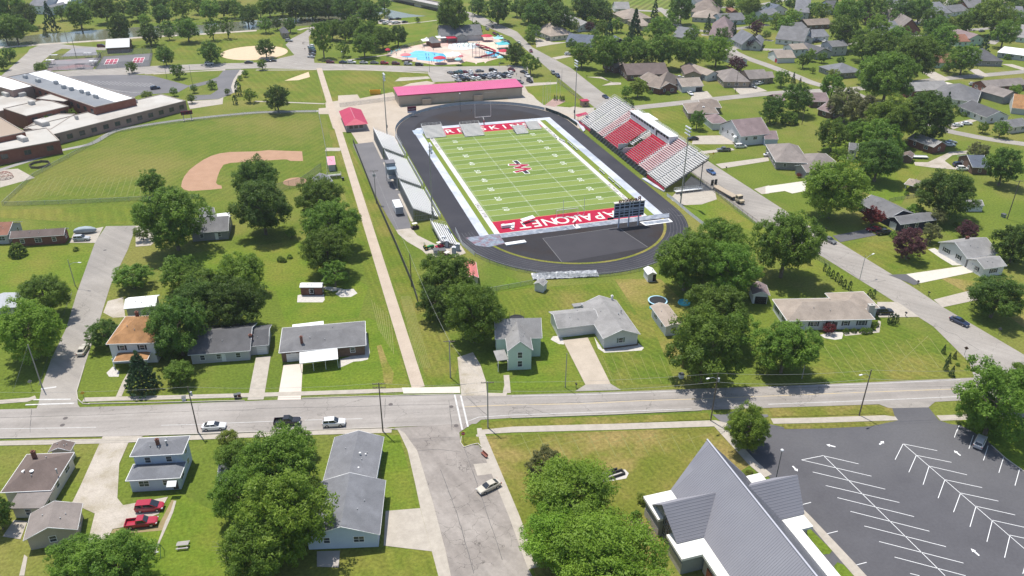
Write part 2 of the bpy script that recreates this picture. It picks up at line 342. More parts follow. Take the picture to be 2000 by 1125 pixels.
drive(2,0, [(1420,1060),(1660,1055),(1990,1110),(1990,1125),(1400,1125)], conc); drive(2,0, [(1390,770),(1420,720),(1520,710),(1565,760),(1400,785)], conc); drive(2,0, [(1650,620),(1780,740),(1990,710),(1900,670),(1720,640)], conc)
drive(2,0, [(580,600),(700,600),(770,640),(850,645),(850,660),(700,668),(780,640),(690,612)], conc); drive(2,0, [(180,290),(320,330),(440,330),(300,350),(190,370)], conc); drive(2,0, [(310,450),(420,430),(470,440),(340,465)], conc)
drive(3,0, [(1200,560),(1290,555),(1420,620),(1350,640),(1270,610)], conc); drive(3,0, [(1560,540),(1640,540),(1720,590),(1660,610)], conc); drive(3,0, [(1820,500),(1900,500),(2000,530),(1990,550)], conc)
drive(3,0, [(1320,640),(1390,640),(1700,720),(1650,740),(1560,700)], conc2); drive(3,0, [(1400,970),(1580,930),(1630,940),(1440,1010)], conc); drive(3,0, [(1600,670),(1640,650),(1680,690),(1620,700)], conc)
# far streets
ribbon('street', [(1238,211),(1330,201),(1430,190),(1500,183),(1560,179),(1640,176)], 6.5, road2, .053)
ribbon('street', [(1640,174),(1590,163),(1545,145),(1500,128),(1455,112),(1428,98),(1440,93),(1500,97)], 6.5, road2, .051)
ribbon('street', [(1500,97),(1540,97),(1600,90),(1680,83),(1780,70),(1900,58),(2010,50)], 6, road2, .054)
ribbon('street', [(1640,176),(1700,171),(1760,166),(1833,155),(1900,149),(2010,139)], 6.5, road2, .055)
ribbon('street', [(1650,174),(1685,190),(1733,208),(1790,228),(1840,252),(1890,264),(1940,273),(2020,284)], 6, road2, .0525)
ribbon('street', [(1285,15),(1300,25),(1318,42),(1330,56),(1360,59),(1400,62),(1440,56),(1500,48)], 6, road2, .0535)
ribbon('street', [(1190,17),(1240,20),(1285,22),(1300,20),(1420,14),(1480,10),(1560,-6)], 6, road2, .0515)
ribbon('street', [(1320,42),(1330,20),(1320,-10)], 5, road2, .0512)
ribbon('street', [(1700,60),(1760,52),(1800,40),(1840,15),(1870,-10)], 6, road2, .0518); ribbon('street', [(1370,68),(1440,72),(1510,80)], 4, road2, .0517)
ribbon('street', [(762,-3),(800,5),(858,18.5),(915,27),(940,46)], 9, road2, .0514); ribbon('street', [(1935,86),(1960,70),(2010,56)], 5, road2, .0519)
# park roads and lots
t = T(0,0); sheet('park_road', [t(*p) for p in [(-40,640),(0,600),(215,410),(230,385),(300,355),(450,340),(520,350),(660,362),(830,372),(820,392),(600,385),(480,380),(400,420),(330,480),(300,510),(270,545),(370,562),(700,540),(1190,515),(1600,498),(2010,488),(2010,532),(1500,548),(1100,577),(700,600),(350,600),(120,590),(30,620)]], road2, .05)
t = T(1,0); sheet('park_road', [t(*p) for p in [(-20,488),(80,489),(180,455),(300,430),(230,350),(280,300),(370,255),(440,205),(460,215),(410,290),(420,370),(450,440),(455,490),(600,497),(1100,513),(1500,520),(2010,512),(2120,520),(2120,600),(1960,620),(1380,640),(1340,575),(1340,560),(1000,553),(400,540),(-20,532)]], road2, .05)
t = T(0,0); park([t(*p) for p in [(400,605),(640,590),(1050,582),(1180,590),(1300,620),(1480,670),(1390,720),(1080,742),(1020,770)]], lot2, z=.055)
sheet('park_road', [t(*p) for p in [(1745,545),(1880,540),(1820,620),(1800,680),(1815,725),(1700,772),(1520,782),(1470,745),(1640,738),(1700,700),(1690,650),(1660,645),(1480,690),(1470,665),(1620,630),(1700,600)]], lot2, .058)
sheet('sidewalk', [t(*p) for p in [(1870,545),(1910,548),(1840,620),(1850,690),(1830,720),(1740,760),(1735,812),(1480,850),(1460,790),(1700,775),(1815,725),(1800,680),(1820,620)]], conc, .062)
ribbon('sidewalk', [t(*p)for p in [(1130,578),(1400,562),(1755,547)]], 1.6, conc, .06, smooth=False)
t = T(2,0); park([t(*p) for p in [(-30,505),(60,515),(100,570),(160,600),(170,650),(80,668),(-30,640)]], road2, z=.058)
t = T(1,0); park([t(*p) for p in [(950,150),(1000,150),(1180,165),(1190,185),(1050,195),(950,185)]], conc, z=.05)
ribbon('path', [t(*p) for p in [(1190,182),(1300,172),(1410,158)]], 2, conc, .05, smooth=False)
ribbon('path', [t(*p) for p in [(700,470),(850,450),(1000,430),(1130,400)]], 1.8, conc, .05); ribbon('path', [t(*p) for p in [(440,215),(380,222),(330,235)]], 3, conc, .052)
# river
t, t1 = T(0,0), T(1,0)
sheet('river', [t(*p) for p in [(-300,330),(0,305),(240,275),(300,268),(830,228),(1050,213),(1560,195),(1700,180),(2000,158)]]+[t1(*p) for p in [(300,138),(450,133),(800,98),(1000,60)]]+[t1(*p) for p in [(1060,80),(900,140),(780,165),(440,198),(300,203),(150,215)]]+[t(*p) for p in [(2000,232),(1560,262),(1050,290),(850,306),(400,335),(0,365),(-300,390)]], water, .03)
sheet('river', [t1(*p) for p in [(990,150),(1010,110),(1060,80),(1200,110),(1330,125),(1190,135),(1100,142)]], water, .034)
sheet('riverbank', [t(*p) for p in [(0,365),(400,335),(850,306),(1050,290),(1560,262),(2000,232),(2000,243),(1560,272),(1050,300),(850,318),(400,346),(0,378)]], gravel, .028)
# stadium precinct: plaza, asphalt lane, gravel
sheet('plaza', [T(1,0)(*p) for p in [(488,845),(545,840),(540,800),(640,785),(640,745),(790,737),(810,768),(1065,718),(1140,830),(2075,760),(2075,640),(2120,720),(2350,860),(2480,830),(2640,860),(2640,1010),(2340,990),(2000,860),(1400,860),(1150,980),(1105,1125),(800,1125),(740,1030),(660,1030),(600,1000),(565,890),(488,890)]], plaza, .045)
sheet('lane', [T(1,1)(*p) for p in [(755,0),(930,-20),(1040,180),(1130,380),(1215,655),(1090,668),(990,500),(900,330),(800,100)]], lot2, .05)
sheet('gravel_yard', [T(1,1)(*p) for p in [(1090,665),(1215,655),(1260,710),(1400,780),(1600,790),(1640,850),(1480,910),(1370,900),(1300,830),(1180,760),(1110,700)]], gravel, .05)
sheet('plaza', [T(2,1)(*p) for p in [(1240,420),(1400,250),(1580,340),(1600,430),(1480,470),(1330,475),(1250,440)]], conc, .045)
sheet('sidewalk', [T(2,0)(*p) for p in [(-30,640),(60,650),(350,640),(350,655),(100,675),(90,700),(250,820),(470,840),(640,840),(640,900),(500,900),(250,850),(-30,790)]], conc, .05)
lawn([T(2,0)(*p) for p in [(110,680),(340,655),(510,770),(520,825),(340,832),(225,815)]], g_bright, .055)
sheet('path', [T(2,0)(*p) for p in [(255,820),(320,770),(400,780),(420,790),(330,835)]], mat('brick_paving', (.33,.22,.19),(.38,.26,.22), fine=.2, fs=8), .06)
lawn([T(2,1)(*p) for p in [(1330,480),(1480,470),(1600,432),(1900,630),(1840,640),(1520,650)]], g_bright, .02)
# ball fields
tb, tc = T(0,1), T(1,1)
sheet('infield', [tb(*p) for p in [(1415,330),(1422,290),(1440,250),(1480,200),(1530,160),(1590,120),(1650,90),(1720,70),(1800,60),(2000,55)]]+[tc(*p) for p in [(100,45),(360,55),(368,130),(270,130),(240,118),(200,118),(100,125),(0,128)]]+[tb(*p) for p in [(1900,138),(1800,145),(1745,160),(1720,200),(1700,250),(1688,300),(1700,315),(1730,322),(1735,345),(1640,355),(1480,365),(1435,352)]], dirt, .03)
def disc(name, c, r, m, z, n=28, sx=1): return sheet(name, [(c[0]+cos(2*pi*i/n)*r*sx, c[1]+sin(2*pi*i/n)*r, 0) for i in range(n)], m, z)
disc('infield', (-58.5,54), 4.2, dirt, .03)
g = G(497,103); disc('infield', (g.x, g.y), 19, sand, .03)
# kerbs along the main road
def kerb(pts, wd=.16, h=.14):
    P = [G(*p) for p in pts]; mb = MB()
    for a, b in zip(P, P[1:]): mb.bar((a.x,a.y,.06), (b.x,b.y,.06), wd, .28)
    struct(mb.build('kerb', kerbm))
kerb([(172,789),(300,787),(478,783)]); kerb([(590,779),(700,775),(886,771)]); kerb([(0,857),(200,853)]); kerb([(290,851),(400,848),(600,841),(750,836),(775,840)])
kerb([(150,765),(152,780),(162,789),(175,790)]); kerb([(165,715),(150,765)]); kerb([(1000,817),(1200,810),(1370,802)])
kerb([T(1,3)(*p) for p in [(1600,40),(1595,90),(1620,125),(1680,105),(1730,95),(1760,125)]])
lawn([T(1,3)(*p) for p in [(1602,45),(1735,42),(1750,105),(1680,103),(1620,122),(1598,90)]], g_dry, .085)
kerb([T(3,3)(*p) for p in [(1740,110),(1850,210),(1960,290),(2050,350)]])
# verge strips between road and walk
for P, wd, m in (([(940,833),(1000,827),(1200,821),(1385,813)], 2.3, g_ch), ([(1505,806),(1600,804),(1700,800),(1745,806)], 3, g_ch), ([(1530,834),(1600,833),(1690,829)], 1.5, g_ch)): ribbon('verge', P, wd, m, .075, smooth=False)
# church car park
park([T(3,2)(*p) for p in [(945,935),(1250,928),(1330,1030),(1420,1060),(1600,1080),(2100,1300)]]+[(2060,990),(2060,1180),(1640,1180),(1575,1060),(1560,985),(1505,935),(1470,900),(1430,835),(1405,815),(1440,800),(1500,828),(1545,838),(1700,833),(1752,822)], lotm, z=.055)
sheet('apron', [T(2,2)(*p) for p in [(1560,985),(1610,985),(1990,985),(2000,1000),(1700,1100)]], lot2, .07)
sheet('apron', [T(3,2)(*p) for p in [(850,900),(1310,880),(1250,930),(945,937)]], road2, .072)
sheet('sidewalk', [T(3,3)(*p) for p in [(268,600),(330,660),(520,860),(670,1020),(800,1160),(700,1160),(560,1000),(430,850),(255,640)]], conc, .075)
lawn([T(3,3)(*p) for p in [(290,790),(320,750),(500,930),(480,955),(430,960)]], g_bright, .08); lawn([T(3,3)(*p) for p in [(515,1050),(540,1020),(590,1040),(680,1140),(560,1160)]], g_bright, .08)
lawn([T(3,3)(*p) for p in [(1480,-60),(1700,60),(1760,130),(1870,220),(1990,300),(2200,400),(2200,-200),(1600,-150)]], g_bright, .065)
# painted lines and arrows
lm = MB(); t = T(3,3)
for a, b in [((432,188),(1380,1125)), ((260,222),(432,188)), ((432,190),(706,253)), ((260,222),(806,349)), ((348,316),(913,450)), ((450,422),(1023,554)), ((540,516),(1138,664)), ((642,623),(1258,778)), ((750,737),(1386,898)), ((865,858),(1522,1026)), ((985,979),(1540,1125)), ((1107,1107),(1180,1125)),
    ((1052,96),(2010,925)), ((1052,97),(990,220)), ((1052,97),(1318,150)), ((1155,186),(1097,318)), ((1155,186),(1430,241)), ((1255,270),(1208,415)), ((1255,270),(1550,338)), ((1378,376),(1325,520)), ((1378,376),(1668,438)), ((1500,480),(1445,629)), ((1500,480),(1795,543)), ((1620,583),(1573,744)), ((1620,583),(1925,651)), ((1748,692),(1705,860)), ((1748,692),(2010,750)), ((1885,808),(1843,984)), ((1885,808),(2010,835)), ((1985,1110),(2005,1040)),
    ((1470,-10),(1452,47)), ((1600,30),(1565,135)), ((1715,110),(1678,226)), ((1835,203),(1798,322)), ((1960,292),(1924,422)), ((262,571),(335,553)), ((447,801),(543,777)), ((668,1046),(768,1020))]:
    line(lm, G(*t(*a)), G(*t(*b)), .11, .062)
def arrow(mb, c, d, L=1.7, z=.062):
    d = V((d[0],d[1],0)).normalized(); n = V((-d.y,d.x,0)); c = V((c[0],c[1],0))
    P = [c-d*L/2-n*.16, c+d*L*.1-n*.16, c+d*L*.1-n*.42, c+d*L/2, c+d*L*.1+n*.42, c+d*L*.1+n*.16, c-d*L/2+n*.16]
    mb.add([(p.x,p.y,z) for p in P], [(0,1,5,6),(2,3,4)])
for a, b in [((525,120),(453,103)), ((868,102),(902,76)), ((1500,188),(1448,148)), ((192,270),(232,312)), ((1645,968),(1580,912))]:
    p, q_ = G(*t(*a)), G(*t(*b)); arrow(lm, (p+q_)/2, q_-p, (q_-p).length)
t = T(3,2); line(lm, G(*t(1490,1068)), G(*t(1467,1125)), .13, .062)
struct(lm.build('painted_lines', white, fix=False))
rl = MB()
def poly(P, wd, z=.066):
    P = [G(*p) for p in P]
    for a, b in zip(P, P[1:]): line(rl, a, b, wd, z)
poly([(0,838),(188,835)], .12); poly([(315,831),(395,829)], .12); poly([(440,827),(560,822)], .12); poly([(595,821),(708,818)], .12)
poly([(888,771),(903,840)], .35, .070); poly([(900,773),(914,834)], .35, .070); poly([(914,823),(935,815),(1000,811),(1200,804),(1351,799)], .14); poly([(1500,790),(1713,782),(1870,775)], .14)
poly([(1000,774),(1150,771),(1326,764)], .14); poly([(1500,758),(1700,750),(1876,742)], .14)
poly([(65,781),(138,780)], .4); poly([(50,791),(145,788)], .4); poly([(80,760),(110,756)], .5)
struct(rl.build('painted_lines', wornw, fix=False))
rl = MB(); poly([(905,795),(1000,791),(1135,789),(1250,783),(1350,780),(1500,774),(1700,766),(1870,760)], .22); struct(rl.build('painted_lines', yellowp, fix=False))
t = T(0,0); rl = MB()
for i in range(15):
    a = G(*t(690+34*i, 628+i*1.5)); b = G(*t(760+34*i, 660+i*1.5)); line(rl, a, b, .12, .062)
for i in range(13):
    a = G(*t(600+34*i, 650+i*6.)); b = G(*t(690+34*i, 700+i*2)); line(rl, a, b, .12, .062)
struct(rl.build('painted_lines', wornw, fix=False))
# manhole covers, drain grates
irm = plain('cast_iron', (.10,.085,.08)); 
for c, r, x, y in ((0,2,487,1068),(0,2,510,1015),(1,2,1050,907),(1,2,1522,925),(1,2,1560,1073),(0,1,820,828),(2,2,-1,-1)):
    if x > 0: g = G(*T(c,r)(x,y)); disc('manhole_cover', (g.x,g.y), .48, irm, .069)

# tar-sealed cracks and pale clipping lines left by the mowers
tm = MB()
def seam_line(c, r, pts, wd=.11, z=.0695):
    t = T(c, r); P = [G(*t(*p)) for p in pts]
    for a, b_ in zip(P, P[1:]):
        for i in range(4):
            u, v = a.lerp(b_, i/4), a.lerp(b_, (i+1)/4); line(tm, (u.x+R.uniform(-.08,.08), u.y+R.uniform(-.08,.08)), (v.x+R.uniform(-.08,.08), v.y+R.uniform(-.08,.08)), wd*R.uniform(.6,1.2), z)
for c, r, P in ((3,2,[(1285,300),(1320,295),(1400,345),(1460,360),(1540,420),(1640,480)]), (3,2,[(510,812),(600,800),(690,795)]), (3,2,[(0,770),(700,775),(1450,770)]), (2,2,[(0,930),(140,930),(240,970),(340,990)]), (2,2,[(0,970),(100,965),(150,995)]), (2,2,[(120,905),(700,885),(1300,860)]), (3,1,[(380,820),(520,910),(720,1060),(860,1075),(920,1062)]), (0,2,[(245,945),(235,1125)]), (0,2,[(0,1010),(700,990),(1500,960),(1990,950)]), (1,2,[(0,940),(900,920),(1500,905)]), (1,2,[(1010,860),(1000,1010)]), (1,2,[(1640,850),(1800,990)]), (1,2,[(1500,870),(1530,1110)]), (1,3,[(1260,150),(1420,140),(1600,160)]), (1,3,[(1440,300),(1560,620),(1700,1100)]), (1,3,[(1620,120),(1760,520),(1920,1000)]), (2,1,[(1480,200),(1640,330),(1800,440)]), (0,2,[(560,30),(420,400),(300,760)])): seam_line(c, r, P)
struct(tm.build('tar_seam', mat('tar', (.09,.085,.08),(.15,.145,.14), s=.8), fix=False))
cm = MB(); clip = mat('pale_clippings', (.235,.235,.085),(.165,.19,.045), s=.9, fine=.4)
def mow(c, r, a, b_, wd=.17): t = T(c, r); line(cm, G(*t(*a)), G(*t(*b_)), wd, .0215)
for k in range(10): mow(3,2,(430+92*k,440-6*k),(600+92*k,690-8*k)); 
mow(3,2,(950,650),(1250,370))
for k in range(11): mow(2,3,(70+130*k,15),(170+128*k,225-6*k),.14)
for k in range(8): mow(2,3,(20+190*k,110-6*k),(190+190*k,60-6*k),.12)
for k in range(19): mow(0,1,(190+50*k,404),(300+46*k,404-150),.16)
for k in range(8): mow(1,2,(900+22*k,90+k*20),(960+16*k,330+k*26),.16); mow(1,2,(1130+10*k,60),(1260+14*k,620),.12)
for k in range(7): mow(2,2,(700+75*k,520),(790+75*k,740),.12)
struct(cm.build('mown_lines', clip, fix=False))
# ------------------------------------------------------------------ football stadium (ground axes: x across the field, y along it, origin at the near left goal line)
Y1 = .9144; FW = 48.77; FL = 91.44
turfA = mat('turf_light', (0.193,0.248,0.064), (0.210,0.264,0.074), s=.2, rough=.9, spec=.1, fine=.10, fs=3)
turfB = mat('turf_dark', (0.141,0.203,0.047), (0.155,0.215,0.053), s=.2, rough=.9, spec=.1, fine=.10, fs=3)
turfE = mat('turf_edge', (.15,.20,.035), (.17,.215,.04), s=.2, rough=.9, spec=.1, fine=.12)
fieldw = mat('field_paint', (.56,.58,.52), (.64,.66,.60), s=.6, fine=.1); redz = mat('red_turf', (0.357,0.014,0.044), (0.391,0.020,0.056), s=.3, rough=.9, spec=.1, fine=.1)
apronm = mat('grey_apron', (.17,.19,.23), (.24,.27,.32), s=.35, c3=(.36,.38,.42), s3=.5, fine=.2)
tarpw = mat('white_tarp', (0.468,0.493,0.535), (0.535,0.552,0.595), s=.25, c3=(0.340,0.374,0.425), s3=.10, rough=.6, fine=.1)
tarpk = mat('black_tarp', (.03,.035,.04), (.05,.055,.06), s=.6, rough=.45, fine=.3, bump=1)
redm = plain('red_paint', (.42,.015,.05), .5); blackp = plain('black_paint', (.02,.02,.022), .55)
alu = mat('aluminium', (.66,.66,.65), (.74,.74,.72), s=.7, rough=.45, spec=.5, fine=.08, fs=2); galv = plain('galvanised_steel', (.38,.39,.40), .5, .3)
steel_dark = plain('dark_steel', (.10,.105,.11), .6); border = mat('border_turf', (.52,.50,.48), (.60,.58,.55), s=.3, fine=.12)
CX = FW/2
def stadium(r, y0, y1, n=40):
    P = [(CX+r*cos(pi+pi*i/n), y0+r*sin(pi+pi*i/n), 0) for i in range(n+1)]
    return P+[(CX+r*cos(pi*i/n), y1+r*sin(pi*i/n), 0) for i in range(n+1)]
YA, YB = -5.5, 95.0
sheet('running_track', stadium(38.4, YA, YB), trackm, .056)
lane = MB(); LP = lambda r: stadium(r, YA, YB)[:41]
for k in range(1, 7):
    P = LP(31.6+k*1.05)
    for a, b in zip(P, P[1:]): line(lane, a, b, .07, .0585)
struct(lane.build('painted_lines', mat('faint_lane_paint', (.20,.20,.21), (.11,.11,.12), s=.4), fix=False))
sheet('black_court', stadium(31.0, YA, YB), dm, .0588)
def ring(name, r0, r1, a0, a1, m, z, n=36):
    A = [radians(a0+(a1-a0)*i/n) for i in range(n+1)]
    return sheet(name, [(CX+r0*cos(a), YA+r0*sin(a), 0) for a in A]+[(CX+r1*cos(a), YA+r1*sin(a), 0) for a in A[::-1]], m, z)
ring('grass_strip', 30.5, 31.4, 196, 348, g_dry, .0615)
sheet('black_court', [(11.8,-16.2,0),(37.6,-15.2,0),(40.6,-31,0),(11.9,-33.4,0)], mat('court_panel', (.045,.043,.049), (.055,.052,.058), s=.1, fine=.12), .0615)
lm2 = MB()
for a, b in (((11.8,-16.2),(11.9,-33)), ((37.6,-15.2),(40.4,-31)), ((11.8,-16.2),(37.6,-15.2)), ((60,-12),(64,-12))): line(lm2, a, b, .12, .0635)
struct(lm2.build('painted_lines', mat('faint_line', (.22,.22,.22)), fix=False))
sheet('turf', [(-3.6,-9.2,0),(FW+4.3,-9.2,0),(FW+4.3,100.6,0),(-3.6,100.6,0)], turfE, .0642)
tf = MB()
for k in range(20):
    tf.add([(0,k*5*Y1,.066),(FW,k*5*Y1,.066),(FW,(k+1)*5*Y1,.066),(0,(k+1)*5*Y1,.066)], [(0,1,2,3)], k % 2)
struct(tf.build('turf', [turfB, turfA], fix=False))
for y0, y1 in ((-9.14, 0), (FL, FL+9.14)): sheet('end_zone', [(0,y0,0),(FW,y0,0),(FW,y1,0),(0,y1,0)], redz, .066)
bd = MB()
def rect(mb, x0, x1, y0, y1, z, mi=0): mb.add([(x0,y0,z),(x1,y0,z),(x1,y1,z),(x0,y1,z)], [(0,1,2,3)], mi)
rect(bd, -1.8, 0, -9.2, 100.6, .070); rect(bd, FW, FW+1.8, -9.2, 100.6, .070); struct(bd.build('sideline', border, fix=False))
yl = MB()
for k in range(21): rect(yl, 0, FW, k*5*Y1-.07, k*5*Y1+.07, .071)
rect(yl, -.02, FW, -9.35, -9.1, .074); rect(yl, -.4, 0, -9.3, 0, .074); rect(yl, FW, FW+.4, -9.3, 0, .074)
for k in range(1, 100):
    if k % 5 == 0: 
        for x in (FW/3, FW*2/3): rect(yl, x-.06, x+.06, k*Y1-.5, k*Y1+.5, .073)
        continue
    for x0 in (.15, FW-.75): rect(yl, x0, x0+.6, k*Y1-.06, k*Y1+.06, .073)
    for x in (FW/3, FW*2/3): rect(yl, x-.32, x+.32, k*Y1-.06, k*Y1+.06, .073)
struct(yl.build('yard_lines', fieldw, fix=False))
gl = MB(); rect(gl, 0, FW, -.12, .12, .0745); rect(gl, 0, FW, FL-.12, FL+.12, .0745); struct(gl.build('goal_lines', plain('orange_line', (.60,.22,.12)), fix=False))
for i in range(1, 10):
    n = (10-abs(i*10-50)//5*5//1)//1 if False else min(i, 10-i)*10
    for x, rz in ((8*Y1, -pi/2), (FW-8*Y1, pi/2)):
        d = str(n)
        for j, ch in enumerate(d):
            s_ = 1 if (j == 0) == (rz < 0) else -1
            struct(textmesh(ch, 'yard_number', fieldw, 2.75, (x, i*10*Y1+s_*1.0, .075), (0,0,rz), sx=1.1))
def field_text(body, x, y, size, rz, m, sp, z=.076, sx=1.2):
    n = len(body)
    for j, ch in enumerate(body):
        if ch == ' ': continue
        o = (j-(n-1)/2)*sp
        struct(textmesh(ch, 'field_lettering', m, size, (x+cos(rz)*o, y+sin(rz)*o, z), (0,0,rz), sx=sx))
field_text('WAPAKONETA', CX, -4.6, 7.4, pi, fieldw, 4.35, sx=.86)
field_text('REDSKINS', CX+1, FL+4.4, 7.0, 0, fieldw, 4.9, sx=.86)
inkm = plain('lettering_ink', (.05,.05,.06), .8)
field_text('EAGLE VFW', -.9, 10.2, 1.75, -pi/2, inkm, 1.35, sx=.9); field_text('MERCY HEALTH', -.9, 81.5, 1.75, -pi/2, inkm, 1.3, sx=.85)
field_text('MERCY HEALTH', FW+.9, 12.5, 1.75, pi/2, inkm, 1.35, sx=.85); field_text('MERCY HEALTH', FW+.9, 83, 1.75, pi/2, inkm, 1.1, sx=.85)
# midfield emblem: a jagged red W crossed by a black arrow
def flat(pts, m, z, name='midfield_emblem'): return sheet(name, [(CX+x, FL/2+y, 0) for x, y in pts], m, z)
def outl(pts, k): 
    cx = sum(p[0] for p in pts)/len(pts); cy = sum(p[1] for p in pts)/len(pts); return [((p[0]-cx)*k+cx, (p[1]-cy)*k+cy) for p in pts]
zz_ = Z(820,180)
def stroke(pts, w0, m, z, ext=0):                     # thick zigzag stroke laid flat on the turf
    P = [G(*zz_(*p)) for p in pts]; P[0] = P[0]+(P[0]-P[1]).normalized()*ext; P[-1] = P[-1]+(P[-1]-P[-2]).normalized()*ext
    for k, (a, b) in enumerate(zip(P, P[1:])):
        d = V((b.x-a.x, b.y-a.y, 0)).normalized(); n = V((-d.y, d.x, 0))*w0/2; e = d*w0*.32; a2, b2 = a-(e if k else V()), b+(e if k < len(P)-2 else V())
        sheet('midfield_emblem', [(*(a2+n).xy, 0), (*(a2-n).xy, 0), (*(b2-n).xy, 0), (*(b2+n).xy, 0)], m, z+k*.0005)
Wz = [(1160,946),(1392,948),(1250,985),(1425,997),(1238,1042)]
for Q in ([(1238,895),(1285,935)], [(1352,1018),(1398,1058)]): stroke(Q, 2.1, white, .0762, .35); stroke(Q, 1.6, blackp, .0782, .1)
stroke(Wz, 1.9, white, .0765, .4); stroke(Wz, 1.5, mat('emblem_red', (.30,.012,.04)), .0795)
cl = MB(); 
for i in range(48):
    if 12 < i < 15: continue
    a, b = 2*pi*i/48, 2*pi*(i+1)/48; line(cl, (CX+9.15*cos(a), FL/2+9.15*sin(a)), (CX+9.15*cos(b), FL/2+9.15*sin(b)), .12, .072)
struct(cl.build('painted_lines', plain('dark_green_line', (.05,.09,.025), .9), fix=False))
# aprons and ground tarps
sheet('apron', [(-6.5,-9.2,0),(-3.6,-9.2,0),(-3.6,100.6,0),(-6.5,100.6,0)], tarpw, .068); sheet('apron', [(FW+4.3,-9.2,0),(56.3,-9.2,0),(56.3,104,0),(FW+4.3,104,0)], tarpw, .068)
sheet('apron', [(-6.5,100.6,0),(FW+4.3,100.6,0),(FW+4.3,104,0),(-4,104,0)], tarpw, .068)
sheet('apron', [(-.4,-12.4,0),(57,-12.4,0),(58.6,-9.3,0),(-.4,-9.3,0)], apronm, .068); sheet('apron', [(-11,-9.2,0),(-.5,-8.8,0),(-.4,-16.5,0),(-6,-17.5,0),(-9.4,-15.5,0)], mat('mottled_blue_tarp', (.15,.18,.23), (.28,.32,.37), s=1.2, c3=(.20,.11,.13), s3=.5, rough=.5, fine=.3), .067)
sheet('apron', [(-6.8,96,0),(-2,96,0),(-2,101.5,0),(-6.8,101.5,0)], mat('blue_mat', (.30,.36,.44),(.4,.46,.53), s=.8), .071)
sheet('long_jump_pit', [(46,-13.2,0),(56.5,-13.2,0),(56.5,-16,0),(46.6,-16.3,0)], white, .0618); sheet('long_jump_pit', [(46.8,-13.6,0),(55.9,-13.6,0),(55.9,-15.6,0),(47,-15.8,0)], apronm, .0645)
def seg_arc(r, a0, a1, cy, n=24): return [(CX+r*cos(radians(a0+(a1-a0)*i/n)), cy+r*sin(radians(a0+(a1-a0)*i/n))) for i in range(n+1)]

# fences: posts, rails and a see-through mesh or a cloth banner
linkm = bpy.data.materials.new('chain_link'); linkm.use_nodes = True; _t = linkm.node_tree; _b = _t.nodes['Principled BSDF']; _b.inputs['Base Color'].default_value = (.33,.34,.34,1)
_m = N(_t, 'ShaderNodeMixShader'); _m.inputs[0].default_value = .20; _tr = N(_t, 'ShaderNodeBsdfTransparent'); _t.links.new(_tr.outputs[0], _m.inputs[1]); _t.links.new(_b.outputs[0], _m.inputs[2]); _t.links.new(_m.outputs[0], _t.nodes['Material Output'].inputs[0])
POST = {}
def fence(name, label, pts, h=1.8, sp=4.0, pm=None, mesh=linkm, mesh_name='wire_mesh', z0=0, group=None, r=.035, rail=True, thick=.012, px=False):
    P = [G(*p) if px else V((p[0],p[1],0)) for p in pts]
    pm = pm or galv; O = P[0].copy()
    rt = thing(name, label, 'fence', O, group=group); D = []
    for i in range(len(P)-1):
        L = (P[i+1]-P[i]).length; k = max(1, round(L/sp))
        D += [P[i]+(P[i+1]-P[i])*j/k for j in range(k)]
    D.append(P[-1])
    key = (h, r, pm.name)
    if key not in POST: POST[key] = MB().tube((0,0,0), (0,0,h+.06), r*1.3, n=6).mesh('post', pm)
    stp = max(1, len(D)//80)
    for d in D[::stp]: put('post', POST[key], rt, (d.x-O.x, d.y-O.y, z0))
    m = MB(); rl = MB()
    for a, b in zip(D, D[1:]):
        a, b = a-O, b-O
        if (b-a).length < .01: continue
        m.bar((a.x,a.y,z0+h/2), (b.x,b.y,z0+h/2), thick, h-.04); rl.bar((a.x,a.y,h+z0), (b.x,b.y,h+z0), r*1.6)
    if mesh: m.build(mesh_name, mesh, rt)
    if rail: rl.build('top_rail', pm, rt)
    return rt
bannerm = mat('white_banner', (.60,.61,.63), (.70,.70,.71), s=.5, rough=.6, fine=.08)
greyban = mat('grey_banner', (.42,.44,.44), (.52,.53,.53), s=.3, rough=.6, fine=.1)
fence('track_fence', 'curved white cloth-covered fence round the far end of the black running track', seg_arc(38.9, 31, 186, YB, 40)+[(-14.5,82)], 1.25, 3, mesh=greyban, mesh_name='banner', thick=.05)
fence('track_fence', 'low white banner fence beside the track in front of the silver-seated small bleacher', [(-12.9,-3.5),(-13.4,-14),(-11.5,-22)], 1.3, 2.5, mesh=bannerm, mesh_name='banner', thick=.05)
fence('track_fence', 'white banner fence along the outer track edge near the big grandstand corner', [G(1302,383)[:2],G(1315,392)[:2],G(1345,418)[:2],G(1381,446)[:2]], 1.1, 2.5, mesh=bannerm, mesh_name='banner', thick=.05)
fence('track_fence', 'dark green windscreen fence at the far right bend of the track', [(58,114.5),(61.3,106),(63,98),(63.4,88)], 1.5, 2.5, mesh=mat('green_windscreen', (.03,.05,.045),(.05,.07,.06), s=.6), mesh_name='windscreen', thick=.04)
fence('track_fence', 'chain-link fence curving behind the near bend of the running track', seg_arc(39.6, 205, 320, YA, 26), 1.2, 3)
